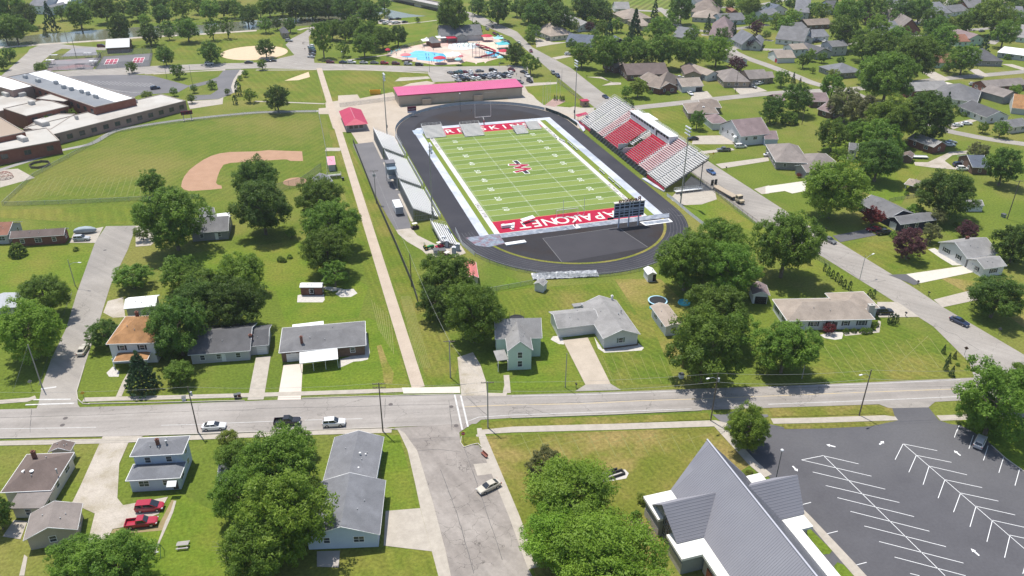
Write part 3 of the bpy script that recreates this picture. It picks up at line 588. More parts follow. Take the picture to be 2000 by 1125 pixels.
# crumpled silver tarp beyond the near bend
sm = MB(); sil = mat('silver_tarp', (.20,.21,.22), (.46,.47,.48), s=1.2, rough=.4, spec=.6, fine=.35, fs=3); nx, ny = 46, 9
vs = [(i*.42, j*.5, .12+.55*abs(mnoise.noise((i*.31, j*.5, 3)))+.15*R.random()) for j in range(ny) for i in range(nx)]
sm.add(vs, [(j*nx+i, j*nx+i+1, (j+1)*nx+i+1, (j+1)*nx+i) for j in range(ny-1) for i in range(nx-1)])
g = G(1041,548); o = sm.build('tarpaulin', sil, None, (g.x, g.y, 0)); o.rotation_euler = (0,0,-.17); tag(o, 'crumpled silver tarpaulin lying on the grass behind the near bend of the track', 'tarpaulin')
for nm, P, lab in (('tarpaulin', [(64.2,100),(65,93),(63.6,84),(62.9,79.5),(64.4,81),(66.2,88),(66,96)], 'white tarpaulin slumped on the ground at the far end of the grandstand'), ('tarpaulin', [(63.2,22),(64.2,13),(65.3,8),(66.2,9),(65.4,14),(64.6,22)], 'white tarpaulin spread under the near red front wall of the grandstand')):
    q = MB(); q.prism(P, .08, .42); o = q.build(nm, tarpw, None, (0,0,0)); o.data.transform(Matrix.Translation((-64,-50,0))); o.location = (64,50,0); tag(o, lab, 'tarpaulin')

# home grandstand
gs = thing('grandstand', 'big raked home grandstand with red middle and silver end sections', 'grandstand', (66,50,0))
RX, RZ, NR = .75, .455, 21
def hx(i): return (i*RX, 1.5+i*RZ)
seatal = mat('weathered_aluminium', (.54,.535,.52),(.62,.61,.59), s=.4, rough=.5, fine=.1); pinkb = mat('faded_pink_bench', (.62,.47,.46), (.68,.58,.57), s=.3, fine=.1); pinkd = mat('faded_red_deck', (.40,.20,.21), (.50,.31,.31), s=.3, fine=.1); reddeck = mat('red_deck', (.34,.006,.030), (.40,.010,.042), s=.3, fine=.12)
def seating(y0, y1, deck, top=NR, closed=False):
    m = MB()
    for i in range(top):
        x, z = hx(i)
        m.box(x+.05, x+RX*(.98 if closed else .90), y0, y1, z-.06, z, 0)
        if not closed: m.box(x+.685, x+.72, y0, y1, z-.05, z+.37, 3)  # added dark board, its colour stands in for the shaded open gap
        if closed: m.box(x+RX-.06, x+RX-.02, y0, y1, z, z+RZ-.07, 0)
        if closed and i > 13: continue
        m.box(x+(.52 if closed else .36), x+(.59 if closed else .66), y0+.05, y1-.05, z+.40, z+.45, 1)
        yy = y0+.5
        while yy < y1: m.box(x+.48, x+.53, yy, yy+.05, z, z+.4, 2); yy += 1.9
    m.build('seating', [seatal if deck is alu else deck, pinkb if deck is pinkd else seatal, galv, plain('gap_shade_grey', (.075,.07,.075), .7)], gs)
for y0, y1, dk, cl_, tp in ((-41.5,-35,alu,False,NR),(-34.2,-27.5,alu,False,NR),(-26.7,-18.5,pinkd,False,NR),(-17.5,-4.7,reddeck,True,16),(.8,16,reddeck,True,16),(17,22.5,pinkd,False,NR),(23.3,32,alu,False,NR),(32.8,41.5,alu,False,NR)): seating(y0, y1, dk, tp, cl_)
def aisle(y0, y1, a=0, b=NR):
    m = MB()
    for i in range(a, b):
        x, z = hx(i); m.box(x, x+RX, y0, y1, z-.08, z-.02)
        m.box(x, x+RX*.45, y0, y1, z-.02, z+.2)
    for i in range(a, b, 3): x, z = hx(i); m.bar((x,(y0+y1)/2,z),(x,(y0+y1)/2,z+.95),.05); 
    m.bar((hx(a)[0],(y0+y1)/2,hx(a)[1]+.95),(hx(b-1)[0],(y0+y1)/2,hx(b-1)[1]+.95),.05); m.build('aisle_stair', alu, gs)
for y0, y1 in ((-35,-34.2),(-27.5,-26.7),(-18.5,-17.5),(16,17),(22.5,23.3),(32,32.8)): aisle(y0, y1)
aisle(-2.6, -1.2, 6, 17)
for yy in (-4.5, .6):
    m = MB(); m.box(.2, 4.4, yy-.08, yy+.08, .3, 3.9); m.build('portal_wall', border, gs)
m = MB(); m.box(.1,4.5,-4.4,.5,.3,.36); m.build('portal_floor', steel_dark, gs)
m = MB(); m.bar((4.6,-4.5,4.4),(4.6,.6,4.4),.06); m.bar((4.6,-4.5,5.0),(4.6,.6,5.0),.06); m.bar((4.6,-2,4.0),(4.6,-2,5),.06); m.build('portal_rail', alu, gs)
for y0, y1 in ((-41.4,-27.5),(27.8,41.4)):
    m = MB(); m.box(-.55,-.45,y0,y1,.25,1.35); m.build('front_wall', redm, gs)
    m = MB(); yy = y0
    while yy <= y1+.1: m.bar((-.4,yy,1.3),(-.4,yy,2.6),.06); yy += 1.55
    for z in (1.95, 2.6): m.bar((-.4,y0,z),(-.4,y1,z),.06)
    m.build('front_rail', alu, gs)
tk = MB(); ny, nz = 110, 7        # creased black cloth hung along the front
vs = []
for i in range(ny):
    for j in range(nz): vs.append((-.55-.55*(1-j/(nz-1))*(.7+.5*mnoise.noise((i*.35,j*.4,0)))+.10*sin(i*1.3+j), -27.4+55.1*i/(ny-1), .05+2.35*j/(nz-1)*(1+.06*mnoise.noise((i*.2,0,1)))))
tk.add(vs, [(i*nz+j, (i+1)*nz+j, (i+1)*nz+j+1, i*nz+j+1) for i in range(ny-1) for j in range(nz-1)]); tk.build('front_cloth', tarpk, gs)
m = MB(); bx, bz = hx(NR-1)
for z in (.7, 1.25): m.bar((bx+.8,-41.5,bz+z),(bx+.8,41.5,bz+z),.06)
for k in range(29): m.bar((bx+.8,-41.5+k*83/28,bz),(bx+.8,-41.5+k*83/28,bz+1.25),.07)
m.build('rear_rail', alu, gs)
for sy in (-41.55, 41.55):
    m = MB()
    for dz in (.95, 1.3): m.bar((0,sy,1.5+dz),(bx+.8,sy,bz+dz),.055)
    for i in range(0, NR, 2): x, z = hx(i); m.bar((x,sy,z),(x,sy,z+1.3),.05)
    m.build('side_rail', alu, gs)
    m = MB(); m.bar((-.2,sy,1.1),(bx+.7,sy,bz-.35),.22,.34); m.build('raker_beam', steel_dark, gs)
for k in range(9):
    y = -41+k*82/8
    m = MB(); m.tube((bx-1,y,0),(bx-1,y,bz-.6),.16); m.build('support_post', steel_dark, gs)
    m = MB(); m.tube((bx-7.5,y,0),(bx-7.5,y,bz-5.2),.15); m.build('support_post', steel_dark, gs)
    if 0 < k < 8: m = MB(); m.bar((0,y,1.0),(bx+.5,y,bz-.45),.2,.32); m.build('raker_beam', steel_dark, gs)
m = MB(); m.bar((bx-1,-41,bz-.75),(bx-1,41,bz-.75),.2,.3); m.bar((bx-7.5,-41,bz-5.3),(bx-7.5,41,bz-5.3),.2,.3); m.build('cross_beam', steel_dark, gs)
m = MB()
for z in (1.15, 2.1): m.bar((bx-1.1,-41,bz-z-1.2),(bx-1.1,41,bz-z-1.2),.06)
m.build('tie_bar', galv, gs)
pbw = plain('white_cladding', (.68,.69,.71), .6); glassd = mat('dark_glass', (.022,.026,.032), rough=.12, spec=.6)
pb = MB(); x0 = 12.2
pb.box(x0, x0+3.2, -18.4, 17.0, 8.7, 11.6); pbo = pb.build('press_box', pbw, gs)
m = MB(); m.box(x0-.35, x0+3.5, -18.7, 17.2, 11.6, 11.75); m.build('press_box_roof', alu, pbo)
for k in range(14):
    y = -17.6+k*2.47
    if k in (4,): continue
    m = MB(); m.box(x0-.05, x0+.02, y, y+2.05, 10.35, 11.25); m.build('window', glassd, pbo)
m = MB(); m.box(x0-.06, x0+.02, -8.1, -6.9, 8.9, 11.0); m.build('door', blackp, pbo)
m = MB(); 
for k in range(18): m.bar((x0+3.4,-18.4+k*2.08,11.7),(x0+3.4,-18.4+k*2.08,12.7),.05); m.bar((x0-.2,-18.4+k*2.08,11.7),(x0-.2,-18.4+k*2.08,12.6),.04)
for z in (12.2, 12.7): m.bar((x0+3.4,-18.4,z),(x0+3.4,17,z),.05); m.bar((x0-.2,-18.4,z-.1),(x0-.2,17,z-.1),.04)
m.build('roof_rail', alu, pbo)
m = MB(); m.box(15.6,19.6,6,15.5,10.5,10.62)
m.build('canopy', plain('white_vinyl', (.78,.77,.72)), gs)
m = MB(); m.box(15.3,19.6,-18,17,8.6,8.75); m.build('rear_deck', galv, gs)
for x, y in ((19.4,-17),(19.4,-6),(19.4,6),(19.4,15.4)): m = MB(); m.tube((x,y,0),(x,y,10.5 if y > 5 else 9.8),.09); m.build('deck_post', galv, gs)
m = MB()
for z in (9.25,9.8): m.bar((19.5,-18,z),(19.5,17,z),.05)
m.build('deck_rail', alu, gs)
m = MB()                                     # exit ramp under the near corner
m.box(2.5,13,-44.6,-43.1,.75,.85); 
for z in (1.3,1.8): m.bar((2.5,-44.6,z),(13,-44.6,z),.06); m.bar((2.5,-43.1,z),(13,-43.1,z),.06)
for k in range(7): m.bar((2.5+k*1.75,-44.6,0),(2.5+k*1.75,-44.6,1.8),.06); m.bar((2.5+k*1.75,-43.1,0),(2.5+k*1.75,-43.1,1.8),.06)
m.build('access_ramp', alu, gs)
# generic open bleacher
def bleacher(name, label, loc, rz, width, rows, rise=.32, run=.7, z0=.45, rails=True, mt=None, deck=None, group=None, solid=False):
    b = thing(name, label, 'bleachers', loc, rz, group); mt = mt or alu
    s_ = MB(); f_ = MB()
    for i in range(rows):
        y, z = i*run, z0+i*rise
        s_.box(-width/2, width/2, y, y+(.66 if solid else .28), z, z+.05); f_.box(-width/2, width/2, y+.30, y+run+.02, z-.22, z-.18)
    if solid:
        for i in range(rows): y, z = i*run, z0+i*rise; f_.box(-width/2, width/2, y+.30, y+.33, z-.2, z-.005); f_.box(-width/2, width/2, y-.02, y, z-rise-.2, z-.0)
    s_.build('seat_planks', mt, b); f_.build('foot_planks', deck or mat('grey_planks', (.20,.20,.205),(.26,.26,.26), s=.6, fine=.1), b)
    fr = MB(); n = max(3, int(width/2.2)); ye, ze = rows*run, z0+(rows-1)*rise
    for k in range(n+1):
        x = -width/2+.1+(width-.2)*k/n
        fr.bar((x,0,z0-.1),(x,ye,ze-.05),.07); fr.bar((x,ye-.1,0),(x,ye-.1,ze),.08); fr.bar((x,.1,0),(x,.1,z0),.08); fr.bar((x,ye*.5,0),(x,ye*.5,(z0+ze)/2-.1),.08); fr.bar((x,.1,.05),(x,ye-.1,.05),.06); fr.bar((x,.1,.1),(x,ye*.5,(z0+ze)/2-.2),.05); fr.bar((x,ye*.5,.1),(x,ye-.1,ze-.2),.05)
    fr.build('frame', galv, b)
    if rails:
        r_ = MB(); 
        for z in (.55, 1.05): r_.bar((-width/2,ye,ze+z),(width/2,ye,ze+z),.055)
        for k in range(int(width/1.6)+1): x = -width/2+k*width/int(width/1.6); r_.bar((x,ye,ze-.4),(x,ye,ze+1.05),.05)
        r_.build('rear_rail', alu, b)
        for sx in (-1, 1):
            r_ = MB()
            for z in (.5, 1.0): r_.bar((sx*width/2,.2,z0+z),(sx*width/2,ye,ze+z),.05)
            for i in range(0, rows, 2): r_.bar((sx*width/2,i*run,z0+i*rise),(sx*width/2,i*run,z0+i*rise+1.0),.045)
            r_.build('side_rail', alu, b)
    return b
vg = 'visitor bleachers beside the track'
for (a, b_, lab) in ((7.4,32.0,'silver raked visitor bleachers nearest the box trailer, showing their dark framework'), (35.6,65,'middle silver visitor bleachers beside the small filming tower'), (69.2,93.5,'farthest silver visitor bleachers near the red-roofed concession building')):
    o = bleacher('visitor_bleachers', lab, (-16.0,(a+b_)/2,0), pi/2, b_-a, 12, .33, .68, .85, group=vg)
    w_ = b_-a; m = MB(); m.box(-w_/2, w_/2, -.75, -.65, .1, 1.75); m.build('front_banner', bannerm, o)
    m = MB(); 
    k = 0
    while k*.8 < w_: m.bar((-w_/2+k*.8,8.2,.1),(-w_/2+k*.8,8.2,4.4),.10); k += 1
    m.build('rear_lattice', galv, o)
    m = MB()
    for k in range(16): y = .3+k*.53; m.bar((-w_/2-.06,y,.1),(-w_/2-.06,y,.75+y*.485),.10)
    m.bar((-w_/2-.06,.2,.5),(-w_/2-.06,8.2,.5),.08); m.bar((-w_/2-.06,3,1.9),(-w_/2-.06,8.2,1.9),.08); m.build('end_lattice', galv, o)
    m = MB()
    for i in range(12): m.box(-w_/2,w_/2,i*.68+.60,i*.68+.63,.85+i*.33-.2,.85+i*.33+.08)  # added dark strips that paint the shade of the gaps between rows
    m.build('row_gap_shade', plain('gap_shade_grey', (.075,.07,.075), .7), o)
    m = MB(); m.box(-w_/2,w_/2,8.0,9.0,.03,.12); m.build('footing', conc, o)
for x, y, wd, rw, lab in ((1,88.9,8.4,11,'wide white portable bleacher on the far end zone, leftmost of four'), (17,86.6,8.4,11,'wide white portable bleacher on the far end zone, second of four'), (37.2,84.2,5.4,8,'smaller slatted portable bleacher at the far goal line, third of four'), (44.4,88.2,5.6,8,'smaller slatted portable bleacher at the far goal line, rightmost of four')):
    bleacher('portable_bleacher', lab, (x,y,0), 0, wd, rw, .21, .92 if rw > 9 else .85, .4, group='portable bleachers at the far goal line', solid=True, deck=mat('pale_planks', (.58,.57,.54),(.64,.63,.60), s=.6, fine=.1), mt=mat('bleacher_planks', (.52,.51,.47),(.60,.58,.54), s=.5, fine=.1))
g = G(870,468); bleacher('portable_bleacher', 'small silver bleacher in front of the green tractor and bins', (g.x+2.6,g.y+2,0), pi/2, 15, 7, .3, .75, .5)
# fence-side tower with viewing platform
tw = thing('filming_tower', 'grey two-level filming tower behind the middle visitor bleachers', 'tower', (-25.3,42.5,0))
m = MB()
for x in (-1.4, 1.4):
    for y in (-3.2, 0, 3.2): m.tube((x,y,0),(x,y,7.6),.09)
m.build('frame', galv, tw)
m = MB(); m.box(-1.7,1.7,-.3,3.5,7.6,7.85); m.build('roof', plain('grey_roof_panel', (.16,.155,.165)), tw); m = MB(); m.box(-1.65,1.65,-3.5,-.3,6.5,6.65); m.build('lower_roof', plain('blue_grey_panel', (.20,.27,.33)), tw)
m = MB(); m.box(-1.6,1.6,-.2,3.3,3.2,7.5); m.build('cabin', plain('grey_cladding', (.30,.32,.34)), tw); m = MB(); m.box(-1.6,1.6,-3.4,-.25,3.0,3.15); m.build('platform', galv, tw)
m = MB()
for z in (3.6,4.1):
    m.bar((-1.5,-3.3,z),(1.5,-3.3,z),.06); m.bar((-1.5,-3.3,z),(-1.5,-.3,z),.06)
m.build('rail', alu, tw)
# scoreboard seen from behind
sb = thing('scoreboard', 'tall scoreboard on three legs seen from behind at the near end zone', 'scoreboard', (41,-15.3,0))
for x in (-3.4, 0, 3.4): m = MB(); m.bar((x,0,0),(x,0,8.3),.36,.30); m.build('leg', plain('pale_blue_steel', (.42,.46,.55)), sb)
m = MB(); m.box(-5.1,5.1,.22,.55,3.4,8.3); m.build('panel', plain('scoreboard_back', (.022,.030,.050)), sb)
m = MB()
for z in (3.45,4.35,5.3,6.3,7.35,8.2): m.box(-5.15,5.15,.12,.24,z-.13,z+.13)
for x in (-5.1,-1.7,1.2,5.1): m.box(x-.1,x+.1,.10,.23,3.4,8.3)
m.box(-5.1,5.1,.08,.22,5.75,6.05); m.build('back_frame', plain('frame_white', (.50,.54,.64)), sb)
m = MB(); m.box(-5.3,5.3,-.1,.9,8.3,8.55); m.build('cap', plain('cap_cream', (.66,.62,.56)), sb)
textmesh('Redskins', 'top_lettering', plain('brown_lettering', (.16,.045,.03)), 1.9, (0,.25,9.1), (pi/2,.02,pi), depth=.12, sx=1.15, parent=sb)
m = MB(); m.box(-7.2,-5.2,.1,.5,3.1,3.7); m.build('speaker', blackp, sb)
# goalposts
def goalpost(lab, loc, rz):
    b = thing('goalpost', lab, 'goalpost', loc, rz); w_ = plain('goal_white', (.74,.74,.72), .4)
    m = MB(); m.tube((0,-1.6,0),(0,-1.6,2.2),.09); m.tube((0,-1.6,2.2),(0,0,3.05),.08); m.build('gooseneck', w_, b)
    m = MB(); m.tube((-3.56,0,3.05),(3.56,0,3.05),.085); m.build('crossbar', w_, b)
    for x in (-3.56,3.56): m = MB(); m.tube((x,0,3.05),(x,0,9.2),.07); m.build('upright', w_, b)
    m = MB(); m.tube((0,-1.6,0),(0,-1.6,1.9),.22,n=10); m.build('post_pad', redm, b)
goalpost('white goalpost standing at the far end zone in front of the tan field house', (25,103.0,0), 0); goalpost('slender white goalpost at the near end zone', (24.4,-9.4,0), 0)
sg = thing('soccer_goal', 'white soccer goal frame with pale net near the near goal line', 'goal', (25.2,-2,0))
m = MB(); m.tube((-3.7,0,0),(-3.7,0,2.4),.07); m.tube((3.7,0,0),(3.7,0,2.4),.07); m.tube((-3.7,0,2.4),(3.7,0,2.4),.07); m.build('frame', white, sg)
m = MB(); m.add([(-3.7,0,2.35),(3.7,0,2.35),(3.7,1.0,2.2),(-3.7,1.0,2.2),(3.7,2.0,.05),(-3.7,2.0,.05)], [(0,1,2,3),(3,2,4,5)]); m.build('net', linkm, sg)
# floodlight poles
def flood(lab, px, h, face):
    g = G(*px); b = thing('floodlight_pole', lab, 'light pole', g, face, 'stadium floodlights')
    m = MB(); m.tube((0,0,0),(0,0,h),.24,.12,10); m.build('pole', plain('pole_steel', (.33,.34,.33), .45, .4), b)
    for z in (h-.2, h-1.3, h-2.4):
        m = MB(); m.bar((-1.7,0,z),(1.7,0,z),.12); m.build('crossarm', galv, b)
        for x in (-1.4,-.5,.5,1.4):
            m = MB(); m.lathe([(.10,.25),(.30,.1),(.36,-.14),(.34,-.2)], 10); o = m.build('lamp', plain('lamp_white', (.72,.73,.74), .35), b, (x,-.35,z)); o.rotation_euler = (radians(-42),0,0)
    m = MB(); m.box(-.25,.25,-.45,-.2,3,4.2); m.build('control_box', steel_dark, b)
for lab, px, h, a in (('tall floodlight pole at the far end of the visitor bleachers', (756,263), 25.5, pi/2), ('tall floodlight pole between the track and the far end of the red and silver grandstand', (1122,233), 26, -pi/2), ('tall floodlight pole beside the near corner of the big grandstand', (1329,398), 27, -pi/2), ('tall floodlight pole at the near end of the visitor bleachers', (845,436), 26.4, pi/2)): flood(lab, px, h, a)
def lamppost(lab, px, h, grp=None, ang=0, arm=0):
    g = G(*px); b = thing('lamp_post', lab, 'lamp post', g, ang, grp)
    m = MB(); m.tube((0,0,0),(0,0,h),.09,.06,8); m.build('pole', steel_dark, b)
    if arm: m = MB(); m.tube((0,0,h-.2),(arm,0,h+.35),.05); m.build('arm', galv, b); m = MB(); m.box(arm-.1,arm+.7,-.16,.16,h+.28,h+.42); m.build('lamp', plain('lamp_white', (.72,.73,.74), .35), b)
    else: m = MB(); m.lathe([(.1,0),(.28,.15),(.3,.4),(.12,.55)], 10, (0,0,h)); m.build('lamp', plain('lamp_white', (.72,.73,.74), .35), b)
lamppost('globe-headed lamp post on the plaza behind the far goalpost', (899,218), 8)
# field house with the pink metal roof
pinkr = mat('pink_metal_roof', (.50,.085,.19), (.54,.10,.22), s=.1, rough=.42, spec=.5, fine=.05); tanw = mat('tan_block', (.38,.32,.25), (.42,.36,.285), s=.3, fine=.08)
fh = thing('field_house', 'long tan block field house under a bright pink metal roof', 'building', (24.5,139.6,0))
m = MB(); m.add([(-30.1,0,0),(30.1,0,0),(30.1,12,0),(-30.1,12,0),(-30.1,0,4.9),(30.1,0,4.9),(30.1,12,5.6),(-30.1,12,5.6)], [(0,3,2,1),(0,1,5,4),(1,2,6,5),(2,3,7,6),(3,0,4,7)]); m.build('wall', tanw, fh)
m = MB(); m.add([(-30.6,-.5,4.92),(30.6,-.5,4.92),(30.6,12.4,5.68),(-30.6,12.4,5.68),(-30.6,-.5,5.12),(30.6,-.5,5.12),(30.6,12.4,5.88),(-30.6,12.4,5.88)], [(0,3,2,1),(4,5,6,7),(0,1,5,4),(1,2,6,5),(2,3,7,6),(3,0,4,7)])
for k in range(61): m.bar((-30.3+k*1.01,-.45,5.15),(-30.3+k*1.01,12.3,5.91),.05)
m.build('roof', pinkr, fh)
m = MB(); m.box(-30.62,30.62,-.56,-.5,4.75,5.14); m.build('fascia', mat('dark_red_trim', (.22,.015,.05)), fh)
for x0, w_ in ((-19.4,4.3),(5.6,4.3)): m = MB(); m.box(x0,x0+w_,-1.6,0,0,2.7); m.build('entrance_block', mat('tan_block_dark', (.33,.27,.20),(.37,.31,.24), s=.4), fh)
m = MB(); m.box(-5.2,-3.8,-.12,.02,0,2.4); m.build('door', plain('tan_door', (.40,.32,.22)), fh)
textmesh('WAPAKONETA', 'wall_lettering', plain('pale_lettering', (.55,.52,.46)), .85, (14,-.03,3.4), (pi/2,0,0), depth=.01, parent=fh)
hp = thing('message_sign', 'maroon message sign on two posts at the left bend of the track', 'sign', G(805,227))
for x in (-1.2,1.2): m = MB(); m.tube((x,0,0),(x,0,3),.08); m.build('post', galv, hp)
m = MB(); m.box(-2.0,2.0,-.15,.15,2.6,4.4); m.build('panel', plain('maroon_panel', (.13,.01,.03)), hp); m = MB(); m.box(-2.0,2.0,-.14,.14,1.6,2.58); m.build('lower_panel', plain('pale_panel', (.45,.45,.50)), hp)
textmesh('WAPAKONETA', 'sign_lettering', white, .5, (0,-.17,3.3), (pi/2,0,0), depth=.01, parent=hp)
# concession building
rroof = mat('crimson_metal_roof', (.36,.012,.05), (.42,.02,.065), s=.3, rough=.45, spec=.4, fine=.06)
cb = thing('concession_building', 'small concession building with a crimson hipped metal roof by the long path', 'building', (-29.5,117.5,0))
m = MB(); m.box(-4,4,-9.6,9.8,0,3); m.build('wall', mat('grey_block', (.30,.29,.28),(.36,.34,.33), s=.4, fine=.1), cb)
m = MB(); a, b_, e, rdg = 4.9, 11.2, 2.95, 4.5
m.add([(-a,-b_,e),(a,-b_,e),(a,b_,e),(-a,b_,e),(0,-b_+4.5,rdg),(0,b_,rdg)], [(0,1,4),(1,2,5,4),(2,3,5),(3,0,4,5),(0,3,2,1)]); m.build('roof', rroof, cb)
m = MB(); m.bar((0,-b_+4.5,rdg+.04),(0,b_,rdg+.04),.22,.08); m.build('ridge_cap', plain('pale_red_trim', (.50,.20,.24)), cb)
for k in range(3): m = MB(); m.box(-2.9+k*2.1,-1.4+k*2.1,-9.68,-9.55,1.0,2.3); m.build('serving_window', glassd, cb)
sh = thing('ticket_shed', 'little brick ticket booth with a red roof by the street behind the grandstand', 'booth', G(1141,207))
m = MB(); m.box(-1.6,1.6,-1.5,1.5,0,2.6); m.build('wall', mat('tan_brick', (.32,.22,.15),(.38,.27,.19), s=2), sh); m = MB(); m.box(-1.9,1.9,-1.8,1.8,2.6,2.85); m.build('roof', rroof, sh); m = MB(); m.box(-.5,.5,-1.55,-1.48,1,2); m.build('window', glassd, sh)
a1 = thing('canopy_shelter', 'slanted red shelter roof tucked against the far end of the grandstand', 'shelter', (68,94.5,0))
m = MB(); m.add([(-2.5,-1.6,2.6),(2.5,-1.6,3.4),(2.5,1.8,3.4),(-2.5,1.8,2.6),(-2.5,-1.6,2.7),(2.5,-1.6,3.5),(2.5,1.8,3.5),(-2.5,1.8,2.7)], [(0,3,2,1),(4,5,6,7),(0,1,5,4),(1,2,6,5),(2,3,7,6),(3,0,4,7)]); m.build('roof', rroof, a1)
for x in (-2.3,2.3):
    for y in (-1.4,1.6): m = MB(); m.tube((x,y,0),(x,y,2.6 if x < 0 else 3.4),.07); m.build('post', galv, a1)
# ------------------------------------------------------------------ houses
WINM = {}
whitet = plain('white_trim', (.74,.74,.73)); glassm = mat('window_glass', (.03,.038,.045), (.055,.065,.075), s=.7, rough=.1, spec=.7)
def win_mesh(w_, h, sh):
    k = (round(w_,1), round(h,1), sh)
    if k in WINM: return WINM[k]
    f = MB(); a, b = w_/2, h/2; t_ = .09                # stands on the wall plane, facing -y
    f.box(-a-t_, a+t_, -.05, .02, b, b+t_); f.box(-a-t_, a+t_, -.08, .02, -b-t_, -b); f.box(-a-t_, -a, -.05, .02, -b, b); f.box(a, a+t_, -.05, .02, -b, b)
    f.box(-a, a, -.04, .0, -.03, .03)
    if w_ > 1.3: f.box(-.03, .03, -.04, 0, -b, b)
    if sh:
        for s_ in (-1, 1): f.box(min(s_*(a+.12), s_*(a+.5)), max(s_*(a+.12), s_*(a+.5)), -.045, 0, -b-.05, b+.05, 1)
    p = MB(); p.box(-a, a, -.02, .01, -b, b)
    WINM[k] = (f.mesh('window', [whitet, SHUT[sh] if sh else whitet]), p.mesh('pane', glassm)); return WINM[k]
SHUT = {1: plain('black_shutter', (.02,.02,.025)), 2: plain('green_grey_shutter', (.16,.20,.17)), 3: plain('brown_shutter', (.10,.06,.04))}
def shingle(name, c, k=.82): return mat(name, c, tuple(v*k for v in c), s=.45, c3=tuple(v*1.12 for v in c), s3=.25, fine=.22, fs=7, rough=.92, spec=.12, bump=.35, rnd=.06)
ROOF = dict(grey=shingle('grey_shingles', (.175,.175,.18)), dgrey=shingle('dark_grey_shingles', (.115,.115,.12)), lgrey=shingle('light_grey_shingles', (.28,.275,.27)), brown=shingle('brown_shingles', (0.241,0.201,0.171)), dbrown=shingle('dark_brown_shingles', (0.172,0.136,0.122)),
    tan=shingle('tan_shingles', (0.333,0.283,0.238)), orange=shingle('weathered_orange_shingles', (.38,.21,.10), .6), red=shingle('red_brown_shingles', (.27,.135,.095)), taupe=shingle('taupe_shingles', (0.247,0.218,0.201)), mauve=shingle('mauve_shingles', (.24,.185,.185)),
    white=mat('white_roof', (.70,.70,.69),(.76,.76,.74), s=.2, fine=.05), blue=shingle('blue_grey_shingles', (.13,.15,.19)), slate=shingle('slate_shingles', (.19,.195,.21)), metal=mat('grey_metal_roof', (.33,.34,.35),(.38,.39,.40), s=.2, rough=.5, spec=.5, fine=.06))
WALL = dict(white=mat('white_siding', (.62,.63,.64),(.67,.68,.69), s=.5, fine=.07, fs=3, rnd=.04), blue=mat('pale_blue_siding', (.46,.53,.62),(.50,.57,.66), s=.5, fine=.06), grey=mat('grey_siding', (.24,.24,.25),(.28,.28,.285), s=.5, fine=.1), lgrey=mat('light_grey_siding', (.42,.42,.42),(.46,.46,.46), s=.4, fine=.08, rnd=.05),
    brick=mat('red_brick', (.17,.075,.055),(.22,.10,.075), s=1.5, fine=.3, fs=9, rnd=.08), tanb=mat('tan_brickwork', (.30,.245,.19),(.35,.29,.225), s=1.5, fine=.22, fs=9, rnd=.08), brown=mat('brown_brick', (.15,.095,.07),(.19,.125,.095), s=1.5, fine=.25, fs=9, rnd=.08),
    mint=mat('mint_siding', (.47,.60,.51),(.51,.64,.55), s=.5, fine=.06), tan=mat('tan_siding', (.40,.35,.28),(.44,.39,.32), s=.5, fine=.1, rnd=.05), cream=mat('cream_siding', (.55,.51,.43),(.59,.55,.47), s=.5, fine=.08, rnd=.04), navy=mat('navy_siding', (.028,.032,.05),(.036,.040,.06), s=.6, fine=.12), greyb=mat('grey_brickwork', (.26,.25,.24),(.32,.31,.30), s=1.5, fine=.2, fs=9, rnd=.06))
garm = mat('garage_door_paint', (.66,.66,.65),(.70,.70,.69), s=.8, fine=.05)
def rect3(A, B, C, h):
    a, b, c = G(*A, h), G(*B, h), G(*C, h); d = (b-a); d.z = 0; L = d.length; d.normalize()
    n = V((-d.y, d.x, 0)); s_ = (c-a).dot(n); W = abs(s_); n = n*(1 if s_ > 0 else -1)
    ctr = a+d*L/2+n*W/2
    return V((ctr.x, ctr.y, 0)), d, L, W
